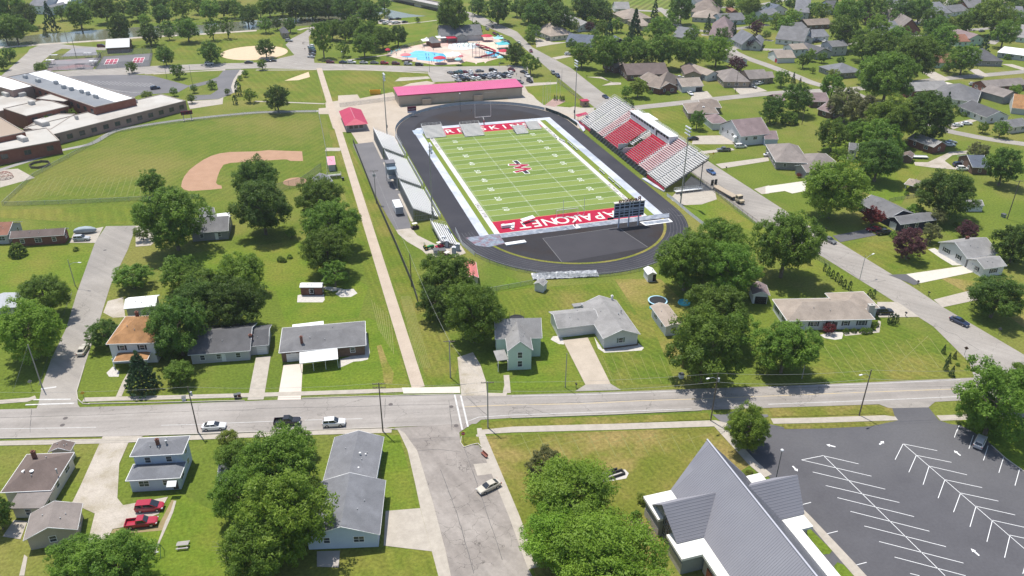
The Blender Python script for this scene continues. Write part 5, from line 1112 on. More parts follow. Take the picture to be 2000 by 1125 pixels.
# ------------------------------------------------------------------ houses, near to far
a, b, c_, d_ = T(0,2), T(1,2), T(2,2), T(3,2)
H = house('two_storey_house', 'white two-storey house under a weathered orange hipped roof', [('h',(825,440),(1205,430),(965,222),5.5,{'p':.55}), ('h',(880,577),(1150,560),(925,500),2.7,{'p':.3,'win':0,'wall':None})], a, 'white', 'orange', sh=1)
H.chimney((1070,215), 7.6, 1.0, .7).door((1010,640))
for p in ((895,625),(1140,610)): q = H.lp(p); k = MB(); k.box(q.x-.1,q.x+.1,q.y-.1,q.y+.1,0,2.7); k.build('porch_post', whitet, H.rt)
H = house('ranch_house', 'low grey ranch house beside the white-porched corner house, blue spruce in front', [('g',(1465,525),(1950,490),(1690,292),2.7,{'p':.38}), ('g',(1905,462),(2095,445),(2090,290),2.6,{'p':.34,'win':0})], a, 'lgrey', 'dgrey')
H.chimney((1955,395), 3.6, 1.1, .7).garage((2010,508),(2095,500))
H.door((1745,590), whitet)
H = house('ranch_house', 'brown brick house with hipped grey roof and white metal front porch', [('h',(178,508),(858,448),(832,260),2.8,{'p':.30}), ('slab',(340,590),(640,555),(625,478),2.45,{'roof':'white','drop':.25}), ('slab',(285,328),(530,298),(530,258),2.4,{'roof':'white'})], b, 'brown', 'grey')
H.chimney((355,410), 4.2, 1.1, .6).garage((240,600),(340,590))
H = house('farmhouse', 'pale mint two-storey house with crossing gables beside the gravel lane', [('g',(967,663),(1059,661),(1050,626),5.2,{'p':.75,'sp':4,'ov':.3}), ('x',(991,687),(1041,685),(1030,640),5.3,{'p':.85,'sp':4,'ov':.3}), ('s',(971,706),(993,703),(990,685),2.7,{'win':0,'wall':None,'drop':.3})], I, 'mint', 'lgrey', wh=1.5)
for p in ((973,726),(992,724)): q = H.lp(p); k = MB(); k.box(q.x-.08,q.x+.08,q.y-.08,q.y+.08,0,2.7); k.build('porch_post', whitet, H.rt)
H = house('ranch_house', 'white L-shaped ranch house with wide tan driveway', [('x',(710,398),(1000,362),(825,92),2.9,{'p':.40,'sp':4.2}), ('g',(355,318),(690,280),(300,185),2.85,{'p':.36,'win':0}), ('s',(480,150),(770,112),(775,85),2.6,{'win':0,'roof':'lgrey'})], c_, 'white', 'lgrey', sh=2)
H.garage((375,372),(545,350)).chimney((778,88), 3.6, 1.0, .5, whitet).vent((545,140), 3.2, .2, .5).vent((850,180), 4.2).vent((830,210), 4)
H = house('ranch_house', 'white ranch house with a broad tan hipped roof at the corner of the diagonal road', [('h',(150,260),(835,245),(40,88),2.9,{'p':.42}), ('h',(872,158),(742,28),(440,40),2.85,{'p':.4,'win':0})], d_, 'white', 'tan', sh=1)
H.chimney((795,180), 3.0, 1.9, 1.5, mat('pale_stone', (.42,.40,.37),(.5,.48,.44), s=2, fine=.2)).door((515,320))
H = house('garage', 'white garage with tan roof beside the big trampoline', [('x',(1195,305),(1335,290),(1122,135),2.9,{'p':.3,'win':1})], c_, 'white', 'tan')
H = house('garage', 'white garage with a dark open front between the two big trees by the tan house', [('x',(1872,52),(2012,60),(1990,-22),2.8,{'win':0})], c_, 'white', 'mauve'); H.garage((1885,112),(1990,116), 2.2, blackp)
H = house('quonset_shed', 'long white barrel-roofed shed beside the orange-roofed house', [('g',(965,165),(1215,142),(1275,52),2.9,{'r':1.1,'win':0})], a, 'lgrey', 'white')
H = house('garage', 'wide building with pale grey metal roof at the left picture edge', [('g',(198,150),(213,35),(-130,60),3.2,{'p':.2,'win':0})], a, 'lgrey', 'metal')
t = T(0,3)
H = house('bungalow', 'tan bungalow with brown hipped roof and low rear addition', [('h',(5,480),(400,462),(590,165),3.1,{'p':.5}), ('x',(375,165),(550,155),(470,95),2.8,{'win':0}), ('s',(62,605),(335,602),(390,448),2.5,{'roof':'taupe','drop':.5})], t, 'cream', 'dbrown')
H.chimney((265,185), 5.6, .9, .7).vent((187,318), 4.5, .25, .25, whitet).vent((250,316), 4.7, .25, .25, whitet).vent((442,310), 4.4)
H = house('garage', 'tan garage with a brown gable roof behind the bungalow', [('x',(182,855),(605,768),(660,560),2.7,{'p':.42,'win':1})], t, 'tan', 'taupe')
H = house('two_storey_house', 'pale blue two-storey house with grey hipped roofs beside the red van', [('h',(1010,200),(1425,178),(1485,35),5.5,{'p':.45}), ('h',(978,390),(1405,365),(1450,235),3.0,{'p':.4})], t, 'blue', 'slate')
H.chimney((1230,95), 6.6, 1.0, .6).vent((1295,85), 6.8, .15, .4).awning((1345,400), 0, 1.7).door((1370,470))
t = T(1,3)
H = house('ranch_house', 'long grey-roofed house facing the cracked street', [('x',(525,382),(937,378),(968,45),3.0,{'p':.34}), ('x',(372,832),(965,808),(915,388),3.15,{'p':.34,'sp':5})], t, 'blue', 'slate')
H.vent((812,185), 4.2, .14, .6, whitet).vent((855,185), 4.0, .1, .3, whitet).vent((800,290), 4.0, .12, .3, whitet)
H = house('ranch_house', 'small grey-roofed house hidden among trees by the parking bay', [('g',(1690,385),(1960,365),(1930,190),2.8,{})], T(0,3), 'lgrey', 'slate')
t = T(0,1)
H = house('ranch_house', 'red brick ranch house with brown roof at the end of the side street', [('g',(72,740),(500,712),(578,655),2.8,{'p':.5}), ('g',(-60,716),(60,712),(165,605),2.9,{'wall':'lgrey','roof':'red'})], t, 'brick', 'dbrown', group=None)
H = house('ranch_house', 'grey house with white door half hidden behind the two largest left-hand trees', [('g',(1480,700),(1785,678),(1800,560),2.8,{}), ('x',(1565,590),(1690,572),(1712,490),2.9,{'win':0}), ('slab',(1695,588),(1800,575),(1822,530),2.4,{'roof':'white'})], t, 'grey', 'grey'); H.chimney((1780,605), 3.2, 1.2, .7); H.door((1700,740), whitet)
t = T(1,1)
def shed(name, lab, A, B, C, t, wall='white', roof='grey', h=2.2, kind='x', door=True, **k):
    H = house(name, lab, [(kind,A,B,C,h,{'win':0,'ov':.18,'p':.5})], t, wall, roof, cat='shed', **k); return H
shed('storage_shed', 'grey gabled shed beside the long path near the ball diamond', (478,322),(610,302),(530,252), t, 'grey', 'slate', 3.0)
shed('dugout', 'dugout with a pink metal roof beside the ball field fence', (562,165),(622,160),(618,105), t, 'lgrey', 'red', 2.4, 'g').roofs[0].data.materials[0] = pinkr
H = shed('storage_shed', 'shed with a salmon red roof behind the leafy tree by the gravel yard', (1640,1050),(1740,1045),(1690,925), t, 'cream', 'red', 2.6); H.roofs[0].data.materials[0] = mat('salmon_roof', (.50,.16,.14),(.55,.19,.17), s=.4)
H = house('garden_shed', 'dark red shed with white roof on a gravel pad in the bright lawn', [('g',(585,562),(629,562),(626,553),2.4,{'win':1,'ov':.15,'r':.5})], I, 'brick', 'white', cat='shed'); H.door((608,586), blackp)
shed('garden_shed', 'white gambrel shed with dark doorway by the silver tarpaulin and big tree cluster', (1062,1022),(1132,1016),(1085,968), T(2,1), 'white', 'white', 2.3).door((1108,1070), blackp)
shed('garden_shed', 'little white shed standing near the end of the silver tarpaulin', (170,1092),(245,1110),(215,1060), T(2,1), 'white', 'lgrey', 2.1)
t = T(3,1)
house('ranch_house', 'grey brick house with several hipped gables by the wide white driveway', [('h',(60,140),(330,150),(160,8),2.9,{}), ('x',(208,168),(300,222),(400,130),2.9,{'win':0}), ('h',(320,165),(560,160),(520,72),2.85,{})], t, 'greyb', 'taupe')
H = house('ranch_house', 'black-blue house with grey roof behind the maroon sedan and black pickup', [('g',(700,455),(945,580),(1055,500),2.8,{'p':.36}), ('g',(1035,630),(1318,592),(945,568),2.8,{'p':.4})], t, 'navy', 'grey'); H.garage((970,640),(1022,668), 2.1)
H = house('ranch_house', 'white house with light grey gable roof at the far end of the bright driveway', [('g',(1555,892),(1805,852),(1340,765),3.0,{'p':.45}), ('g',(1690,978),(1868,952),(1580,892),2.8,{'p':.42,'win':1})], t, 'white', 'lgrey', sh=1); H.chimney((1555,740), 4.6, .7, .9); H.garage((1625,968),(1665,992))
H = house('gazebo', 'open shelter with a tan pyramid roof in the back lawn', [('h',(1062,312),(1165,335),(1228,295),2.4,{'wall':None,'win':0})], t, 'white', 'tan', cat='gazebo')
for p in ((1070,345),(1160,365),(1215,325),(1120,320)): q = H.lp(p); k = MB(); k.box(q.x-.1,q.x+.1,q.y-.1,q.y+.1,0,2.5); k.build('post', whitet, H.rt)
house('cottage', 'small dark brick building with a blue-grey roof beside two parked cars', [('g',(1598,182),(1735,185),(1745,98),2.7,{})], t, 'brown', 'blue')
shed('garden_shed', 'white barn-shaped shed beneath the dark round tree', (1560,480),(1690,480),(1660,440), t, 'white', 'lgrey', 2.2, 'g')
shed('garden_shed', 'small brown shed at the bend of the gravel drive', (1042,95),(1125,110),(1110,72), t, 'brown', 'dbrown', 2.2)
house('house', 'grey two-storey house glimpsed behind the olive-green tree', [('g',(630,42),(705,50),(690,2),4.6,{})], t, 'lgrey', 'grey')
t = T(2,0)
house('ranch_house', 'white ranch house at the edge of the crop field', [('g',(805,72),(922,72),(900,40),2.9,{})], t, 'white', 'lgrey', far=True)
house('house', 'tan hip-roofed house below the white ranch house by the crop field', [('h',(870,150),(1090,142),(1050,92),3.0,{}), ('h',(1010,205),(1085,200),(1060,150),3.0,{})], t, 'tan', 'tan', far=True)
house('house', 'large brown-roofed house with spreading hips near the top middle street', [('h',(1400,135),(1620,148),(1600,108),3.0,{'roof':'tan'}), ('h',(1390,92),(1610,105),(1640,42),3.6,{})], t, 'lgrey', 'brown', far=True)
house('house', 'pale blue house between the tan and grey far houses', [('g',(1635,165),(1830,155),(1820,118),2.9,{})], t, 'blue', 'grey', far=True)
house('house', 'white house with light pyramid roof behind the yellow-green tree', [('x',(512,215),(660,205),(560,125),2.9,{})], t, 'white', 'lgrey', far=True)
house('house', 'tan-roofed house at the diagonal road with long pale garage wing', [('h',(300,285),(485,268),(350,205),2.9,{}), ('g',(415,330),(610,345),(570,295),2.8,{'roof':'blue','win':0})], t, 'cream', 'tan', far=True)
shed('garden_shed', 'tiny navy blue shed with white door among far trees', (805,325),(880,322),(870,292), t, 'navy', 'blue', 2.4, far=True)
house('house', 'house with a mauve hipped roof left of the dormered grey house', [('h',(1530,278),(1720,290),(1700,190),3.0,{})], t, 'white', 'mauve', far=True)
house('cape_house', 'grey dormered house on the far curving street', [('g',(1702,306),(1790,352),(1862,305),3.0,{'p':.9}), ('x',(1845,352),(1942,360),(1925,305),3.0,{'p':.8})], t, 'lgrey', 'slate', far=True)
house('ranch_house', 'long dark brick ranch with brown roof above the looping driveway', [('g',(895,588),(1228,578),(1212,512),2.9,{})], t, 'brown', 'dbrown', far=True)
H = house('ranch_house', 'red brick house with tan roof and tall chimney opposite the grandstand', [('h',(1035,668),(1150,695),(1230,600),2.9,{'p':.5}), ('x',(1148,692),(1298,680),(1200,588),2.9,{'p':.45})], t, 'brick', 'brown'); H.chimney((1130,650), 3.6, 1.6, 1.0)
H = house('garage', 'white garage with tan roof beside the red brick house', [('g',(1325,680),(1496,670),(1480,616),2.8,{'win':0})], t, 'white', 'tan'); H.garage((1435,718),(1482,714), 2.2, blackp)
house('cottage', 'small tan brick house with brown gable behind the white garage', [('x',(1345,585),(1482,588),(1470,520),2.9,{})], t, 'tanb', 'dbrown', far=True)
house('house', 'white gabled house beside the parked white trailer', [('x',(1520,592),(1628,578),(1525,498),3.0,{})], t, 'white', 'tan', far=True)
house('ranch_house', 'long tan brick ranch with carport on the far side street', [('h',(1650,640),(1860,640),(1850,560),2.9,{}), ('g',(1850,620),(2010,612),(1995,556),2.8,{})], t, 'tanb', 'taupe', far=True)
H = house('ranch_house', 'tan brick hip-roofed house behind the round dark tree by the grandstand', [('h',(1372,885),(1615,888),(1520,812),2.9,{}), ('h',(1480,838),(1635,842),(1600,785),2.9,{'win':0})], t, 'tanb', 'brown'); H.chimney((1490,850), 3.8, 1.0, .9, whitet)
H = house('two_storey_house', 'large white house with a sweeping mauve roof', [('g',(1785,1068),(2020,1045),(1625,968),4.0,{'p':.5}), ('h',(1560,965),(1690,960),(1660,895),2.9,{'win':0})], t, 'white', 'mauve'); H.garage((1725,1082),(1778,1098), 2.3)
house('house', 'white cottage behind the purple tree on the far curve', [('x',(1765,478),(1842,470),(1760,408),2.9,{})], t, 'white', 'taupe', far=True)
house('house', 'grey-roofed house half hidden by trees above the row of maples', [('g',(1240,285),(1352,300),(1330,240),2.9,{})], t, 'lgrey', 'slate', far=True)
house('house', 'brown-roofed house showing through the row of maples', [('g',(800,532),(895,522),(880,470),2.9,{})], t, 'brown', 'brown', far=True)
shed('barn_shed', 'small red barn-like shed far beyond the crossing', (1712,92),(1765,92),(1755,62), t, 'brick', 'red', 2.4, far=True)
house('house', 'white house with blue roof at the top by the yellow-green tree', [('g',(1920,70),(2010,90),(1990,40),3.4,{})], t, 'white', 'blue', far=True)
t = T(3,0)
house('house', 'grey-roofed house at the left of the top right neighbourhood', [('g',(-20,125),(95,100),(70,62),4.0,{})], t, 'white', 'slate', far=True)
house('two_storey_house', 'two-storey light grey house between bright green trees at the top', [('g',(205,95),(325,102),(330,48),5.2,{})], t, 'lgrey', 'slate', far=True)
house('house', 'long white house below the two-storey grey one', [('g',(182,228),(308,215),(300,180),2.8,{})], t, 'white', 'grey', far=True)
house('house', 'brown-roofed open carport house right of the long white house', [('g',(308,200),(505,190),(485,158),2.9,{})], t, 'brown', 'brown', far=True)
house('ranch_house', 'broad grey-roofed ranch with white gable ends near the parked blue pickup', [('g',(55,305),(282,328),(200,252),2.9,{})], t, 'white', 'grey', far=True)
house('house', 'white gabled house behind the blue pickup truck', [('x',(272,295),(352,302),(370,248),3.0,{}), ('g',(345,292),(482,285),(462,245),2.9,{})], t, 'white', 'slate', far=True)
house('house', 'white house with tan roof above the red-doored garage', [('g',(195,390),(312,382),(300,348),4.6,{})], t, 'white', 'tan', far=True)
H = house('garage', 'tan-roofed garage with a red door', [('g',(72,455),(218,452),(200,408),2.8,{'win':0})], t, 'white', 'tan', far=True); H.garage((80,482),(120,490), 2.1, redm)
house('garage', 'grey barn-like garage with dark roof left of the two-storey house', [('x',(370,420),(505,408),(478,350),3.4,{})], t, 'lgrey', 'dgrey', far=True)
house('two_storey_house', 'two-storey grey house right of the barn-like garage', [('g',(500,368),(628,360),(600,325),5.2,{})], t, 'lgrey', 'grey', far=True)
house('ranch_house', 'grey brick hip-roofed ranch at the right of the street junction', [('h',(540,575),(748,560),(730,495),2.9,{})], t, 'greyb', 'slate', far=True)
house('a_frame_house', 'steep triangular house with broad taupe roof planes among trees', [('x',(1010,240),(1195,245),(1150,138),2.2,{'r':7.5})], t, 'brick', 'taupe', far=True)
house('house', 'white house just left of the steep triangular house', [('g',(910,242),(1045,238),(1012,190),2.9,{})], t, 'white', 'slate', far=True)
house('house', 'grey-roofed house right of the big bright tree at the top', [('g',(1280,112),(1435,102),(1400,42),3.6,{})], t, 'white', 'slate', far=True)
house('house', 'low white house with grey roof right of a rounded tree at the top', [('g',(1440,98),(1572,82),(1540,42),2.9,{})], t, 'white', 'grey', far=True)
house('house', 'red brick ranch with grey roof at the top right', [('g',(1560,62),(1715,62),(1700,25),2.9,{})], t, 'brick', 'grey', far=True)
house('house', 'pale green house with pinkish roof and lower front wing', [('x',(1570,305),(1692,298),(1600,250),4.2,{}), ('g',(1470,328),(1582,325),(1560,285),2.9,{'roof':'red'})], t, 'mint', 'mauve', far=True)
house('house', 'long house with a flat white roof at the right edge', [('flat',(1785,408),(2030,440),(2020,385),3.0,{})], t, 'lgrey', 'white', far=True)
house('ranch_house', 'stone house with dark hipped roof on the right-hand street', [('h',(1615,475),(1838,480),(1805,412),2.9,{})], t, 'greyb', 'dgrey', far=True)
house('house', 'mint house with a red-brown roof across from the stone house', [('g',(1300,492),(1478,488),(1455,440),2.9,{})], t, 'mint', 'red', far=True)
house('ranch_house', 'long brick ranch with light roof beside the tall twin trees', [('g',(1082,718),(1428,695),(1395,638),2.9,{})], t, 'brick', 'lgrey', far=True)
house('ranch_house', 'long taupe-roofed brick house at the right edge of the middle street', [('g',(1710,685),(2030,660),(2010,612),2.9,{})], t, 'brick', 'taupe', far=True)
house('garage', 'slate-sided garage with taupe roof below the long brick house', [('g',(1652,710),(1835,762),(1915,728),3.2,{'win':0})], t, 'grey', 'taupe', far=True)
house('house', 'white house with big grey hipped roof between two streets', [('h',(1275,752),(1632,800),(1590,700),3.0,{})], t, 'white', 'grey')
H = house('ranch_house', 'white ranch with dark roof and two white sedans in its drive', [('g',(1478,830),(1700,918),(1835,885),2.8,{'p':.4})], t, 'white', 'dgrey')
house('house', 'cream house with grey roof at the right edge by the curving street', [('g',(1900,995),(2040,975),(1800,945),2.9,{})], t, 'cream', 'grey')
house('ranch_house', 'brick house with pale long roof under the largest dark trees', [('g',(1085,1078),(1290,1150),(1365,1115),2.9,{})], t, 'brick', 'lgrey')
house('house', 'mauve-roofed brown house behind the olive thin-crowned trees', [('g',(330,795),(482,795),(470,738),2.8,{}), ('g',(382,850),(490,885),(512,825),2.8,{})], t, 'brown', 'mauve')
house('cottage', 'tan cottage corner left of the small dark cones', [('g',(-40,608),(52,608),(45,572),2.8,{})], t, 'tanb', 'taupe', far=True)
shed('garden_shed', 'little orange-roofed shed at the right edge', (1900,842),(2010,855),(1995,782), t, 'lgrey', 'orange', 2.6, 'g')
shed('garden_shed', 'blue-walled shed with a mauve roof in the open lawn', (-25,1088),(82,1088),(72,1035), t, 'blue', 'mauve', 2.6, 'g')
house('house', 'mauve-roofed house partly behind the dark tree at the junction', [('g',(70,790),(140,785),(120,740),2.8,{})], t, 'brown', 'mauve', far=True)
house('house', 'pale house between the far street and the top right trees', [('g',(1900,140),(2015,145),(1995,95),2.9,{})], t, 'white', 'slate', far=True)
house('house', 'white house at the very top right with several gables', [('g',(1760,20),(1880,25),(1860,-15),3.6,{})], t, 'lgrey', 'tan', far=True)
house('house', 'grey house at the top between two dark trees', [('g',(970,30),(1090,35),(1060,-20),3.5,{})], t, 'lgrey', 'slate', far=True)
house('house', 'dark-roofed blue house left of the top middle trees', [('g',(485,85),(585,85),(570,40),3.0,{})], t, 'blue', 'dgrey', far=True)
house('house', 'pale green house at the right edge above the white flat roof', [('g',(1930,290),(2020,300),(2000,240),2.9,{})], t, 'mint', 'lgrey', far=True)
t = T(0,0)
house('house', 'white two-storey houses row beyond the river at the top left', [('g',(215,45),(330,50),(320,5),5.5,{}), ('x',(345,60),(400,62),(390,20),5.0,{})], t, 'white', 'slate', far=True)
house('house', 'white house with bright roof beyond the conifer at the top left', [('g',(440,30),(540,30),(530,-15),5.2,{})], t, 'blue', 'white', far=True)
house('picnic_shelter', 'dark open shelter with a pale metal roof beside the pink tennis courts', [('g',(822,378),(1010,368),(995,325),3.0,{'win':0})], t, 'brown', 'metal', cat='shelter', far=True)
house('park_building', 'small tan park building with dark roof by the ball field lot', [('h',(200,262),(262,258),(245,225),3.2,{'win':1})], T(1,0), 'tanb', 'dgrey', far=True)
t = T(2,0)
for lab, A, B, C, wl, rf in (('white house among trees just right of the crop field', (1450,30),(1530,20),(1500,-5),'white','grey'),): house('house', lab, [('g',A,B,C,3.0,{})], t, wl, rf, far=True)

# ------------------------------------------------------------------ brick school with flat pale roofs
memb = mat('pale_membrane', (.43,.41,.37),(.49,.465,.425), s=.05, c3=(.38,.35,.31), s3=.06, fine=.06, fs=.8); membw = mat('white_membrane', (.78,.78,.78),(.74,.74,.74), s=.05, fine=.03); membg = mat('grey_membrane', (.17,.18,.20),(.24,.25,.26), s=.08, fine=.1); membt = mat('tan_standing_seam', (.33,.26,.20),(.36,.285,.22), s=.1, fine=.05)
sbrick = mat('school_brick', (.20,.075,.05),(.24,.10,.07), s=.8, fine=.15, fs=5); sbrick2 = mat('school_rose_brick', (.30,.20,.17),(.34,.235,.20), s=.6, fine=.12, fs=5)
t = T(0,0); c0 = G(*t(800,950)); sch = thing('school', 'big red brick school with pale flat roofs at the left', 'school', c0)
_k = MB(); _k.box(-1.2,1.2,-.05,.02,-.95,-.85); _k.box(-1.2,1.2,-.05,.02,.85,.95); _k.box(-1.2,-1.1,-.05,.02,-.85,.85); _k.box(1.1,1.2,-.05,.02,-.85,.85); _k.box(-.04,.04,-.04,0,-.85,.85); _p = MB(); _p.box(-1.1,1.1,-.02,.01,-.85,.85); SWIN = (_k.mesh('window', plain('bronze_frame', (.12,.085,.07))), _p.mesh('pane', glassm))
def swing(A, B, C, h, rf, wallm, wins=0, parapet=.3, z0=0, tt=t):
    c, d, L, W = rect3(tt(*A), tt(*B), tt(*C), h); n = V((-d.y,d.x,0)); lc = c-c0
    k = MB(); k.obox(lc, d, n, L/2, W/2, z0, h-.02); k.build('wall', wallm, sch)
    k = MB(); k.obox(lc, d, n, L/2-.35, W/2-.35, h-.015, h+.06); rfo = k.build('roof', rf, sch)
    k = MB()
    for u, ln, off in ((d,L/2,W/2),(n,W/2,L/2)):
        v = n if u is d else d
        for s_ in (-1,1): k.obox(lc+v*s_*(off-.17), u, v, ln if u is d else ln-.35, .17, h-.015, h+parapet)
    k.build('parapet', mat('coping', (.34,.29,.25)), rfo)
    if wins:
        cw = V((CAM.x,CAM.y,0)); sg = 1 if (cw-c).dot(n) > 0 else -1
        for i in range(wins):
            x = (i-(wins-1)/2)*L/wins; p = lc+d*x+n*sg*(W/2); fm, pm = SWIN
            for zc in ((h-2.1,) if h < 5.5 else (h-2.0, h-5.4)): o = put('window', fm, sch, (p.x,p.y,zc), atan2(n.y*sg,n.x*sg)+pi/2); put('pane', pm, o)
    return rfo, lc, d, n, L, W
swing((385,1060),(1448,788),(1275,732), 4.3, memb, sbrick2, 12)
rfo, lc, d, n, L, W = swing((737,838),(55,602),(1062,768), 7.6, membg, sbrick, 14)
k = MB(); s_ = 1 if n.dot(V((0,1,0))) > 0 else -1; k.obox(lc+n*s_*W*.24, d, n, L/2-.8, W*.22, 7.66, 7.72); k.build('roof', membw, sch)
swing((-120,560),(285,668),(200,690) if False else (-150,640), 7.4, membw, sbrick2, 0)
swing((205,908),(537,830),(85,835), 6.2, memb, sbrick, 3); swing((-140,900),(330,800),(180,715), 4.4, memb, sbrick2, 0); swing((-60,1085),(197,1032),(60,890), 7.0, membt, sbrick, 0)
swing((-260,1230),(466,1098),(180,1030), 5.0, memb, sbrick, 4); swing((280,770),(500,795),(430,740), 6.6, memb, sbrick, 0); swing((180,1010),(400,1010),(100,890), 4.2, memb, sbrick2, 0)
for (x, y, h, w_, l_) in ((1040,800,4.3,4,2),(905,845,4.3,1.5,1),(600,930,4.3,1.5,1),(330,970,4.4,7,3),(180,1095,5,5,2.2),(250,815,6.2,2.5,2),(60,745,4.4,5,3),(165,745,4.4,5,3),(440,655,7.6,2,1.5),(500,690,7.6,2,1.5),(640,725,7.6,2,1.2),(750,765,7.6,3,1),(300,640,7.6,3,1.4),(200,610,7.6,3,1.2),(560,705,7.6,1.6,1.6),(690,740,7.6,1.5,1.5)):
    q = G(*t(x, y), h)-c0; k = MB(); k.obox((q.x,q.y), d, n, w_/2, l_/2, h+.05, h+1.5); k.obox((q.x,q.y), d, n, w_/2-.3, l_/2-.2, h+1.5, h+1.65); k.build('roof_unit', galv if h > 7 else mat('pale_unit', (.46,.44,.41),(.5,.48,.45), s=1), sch)

# ------------------------------------------------------------------ church
seam = mat('slate_blue_metal_roof', (.225,.222,.245),(.245,.242,.265), s=.2, rough=.42, spec=.5, fine=.05); rub = mat('white_roof_membrane', (.78,.77,.72),(.72,.71,.66), s=.25, fine=.05); stone = mat('church_stone', (.40,.37,.32),(.50,.46,.40), s=1.4, fine=.25, fs=4); stucco = mat('grey_green_panel', (.23,.25,.24),(.26,.28,.27), s=.6, fine=.05)
ch = thing('church', 'modern church with steep slate-blue metal roofs and white flat corner roofs', 'church', (4,-150,0))
def local(x, y, z): return (x-4, y+150, z)
XR, ZR, XL, ZE = 4.0, 12.0, -3.5, 4.0; hw = 7.5; Yf, Yb = -130.6, -188
def slope(s_, nm='roof'):
    k = MB(); e = .18
    P = [local(XR,Yf+.9,ZR), local(XR+s_*hw,Yf-1.3,ZE), local(XR+s_*hw,Yb,ZE), local(XR,Yb,ZR)]
    k.add(P+[(x,y,z+e) for x,y,z in P], [(0,1,2,3),(7,6,5,4),(0,4,5,1),(1,5,6,2),(2,6,7,3),(3,7,4,0)])
    y = Yf-.2
    while y > Yb: f = .5 if y < Yf-1 else .2; k.bar((XR-4,y+150,ZR+e+.02),(XR+s_*hw*(1 if y < Yf-1.5 else .5)-4,y+150,(ZE if y < Yf-1.5 else (ZR+ZE)/2)+e+.01),.05,.05); y -= .42
    k.build(nm, seam, ch)
slope(-1); slope(1)
k = MB(); k.bar(local(XR,Yf+1,ZR+.24), local(XR,Yb,ZR+.24), .3, .08); k.build('ridge_cap', plain('pale_ridge', (.42,.42,.46)), ch)
k = MB(); k.add([local(-3.2,Yf-2.2,0),local(11.2,Yf-2.2,0),local(11.2,Yf-2.2,4.1),local(4,Yf-2.0,11.8),local(-3.2,Yf-2.2,4.1),local(-3.2,Yb,0),local(11.2,Yb,0),local(11.2,Yb,4.1),local(4,Yb,11.8),local(-3.2,Yb,4.1)], [(0,1,2,3,4),(5,9,8,7,6),(0,4,9,5),(1,6,7,2)]); k.build('wall', stone, ch)
def transept(s_, xo, yr, zr, hwd, ze):
    k = MB(); xi = XR; e = .16
    for q in (-1, 1):
        P = [local(xi,yr,zr), local(xo,yr,zr), local(xo-s_*.9,yr+q*hwd,ze), local(xi,yr+q*hwd,ze)]
        k.add(P+[(x,y,z+e) for x,y,z in P], [(0,1,2,3),(7,6,5,4),(0,4,5,1),(1,5,6,2),(2,6,7,3),(3,7,4,0)])
        n_ = 13
        for i in range(n_): f = (i+.5)/n_; y, z = yr+q*hwd*f, zr+(ze-zr)*f; k.bar(local(xi,y,z+e+.02), local(xo-s_*.9*f,y,z+e+.01), .05, .05)
    k.build('roof', seam, ch)
    k = MB(); x = xo-s_*1.5; k.add([local(x,yr-hwd+.4,0),local(x,yr+hwd-.4,0),local(x,yr+hwd-.4,ze),local(x,yr,zr-.3),local(x,yr-hwd+.4,ze),local(xi,yr-hwd+.4,0),local(xi,yr+hwd-.4,0),local(xi,yr+hwd-.4,ze),local(xi,yr,zr-.3),local(xi,yr-hwd+.4,ze)], [(0,1,2,3,4),(0,4,9,5),(1,6,7,2)]); k.build('wall', stucco, ch)
    k = MB(); k.box(x-4-.08,x-4+.08,yr+150-1.2,yr+150+1.2,.6,6.2); wo = k.build('window', glassm, ch)
    k = MB(); rr = random.Random(3)
    for i in range(8): z = .8+i*.7; k.box(x-4-.14,x-4+.14,yr+150-1.2+(i%2)*.5,yr+150+1.2-(i%3)*.5,z-.05,z+.05)
    for i in range(5): y = yr+150-1.2+i*.6; k.box(x-4-.15,x-4+.15,y-.05,y+.05,.6+(i%2)*1.2,6.2-(i%3)*1.1)
    k.build('tracery', stucco, wo)
transept(-1, -9.4, -139.2, 8.7, 4.7, 4.15); transept(1, 17.0, -139.4, 8.7, 4.7, 4.15)
def flatroof(x0, x1, y0, y1, z=4.1, th=.5):
    k = MB(); k.box(x0-4,x1-4,y0+150,y1+150,z-th,z); k.build('flat_roof', rub, ch)
def cwall(x0, x1, y0, y1, m=stone, z=3.6): k = MB(); k.box(x0-4,x1-4,y0+150,y1+150,0,z); k.build('wall', m, ch)
flatroof(-9.0,-2.6,-138,-132.0); cwall(-8.6,-3.0,-138,-132.5, stucco); cwall(-8.75,-8.55,-138,-132.6, stone, 1.7)
flatroof(-9.2,-2.6,-147.1,-141.5); cwall(-8.7,-3.1,-146.7,-142, stucco); cwall(-8.85,-8.65,-146.6,-142, stone, 2.4); flatroof(-5.4,-3.0,-190,-147.1, 4.08)
flatroof(10.6,14.6,-138,-132.6); cwall(11,14.2,-138,-133, stone); flatroof(10.6,15.9,-147,-142.5); cwall(11,15.3,-146.5,-142.9, stone); flatroof(10.6,13.6,-190,-147, 4.08)
cwall(-5.0,-3.2,-188,-147.2, stone); cwall(11,12.4,-188,-147.2, stone)
k = MB(); k.box(-9.2,-9.05,-2+1.2,1.4,0,2.4); o = k.build('door', plain('brown_door', (.18,.06,.03)), ch)
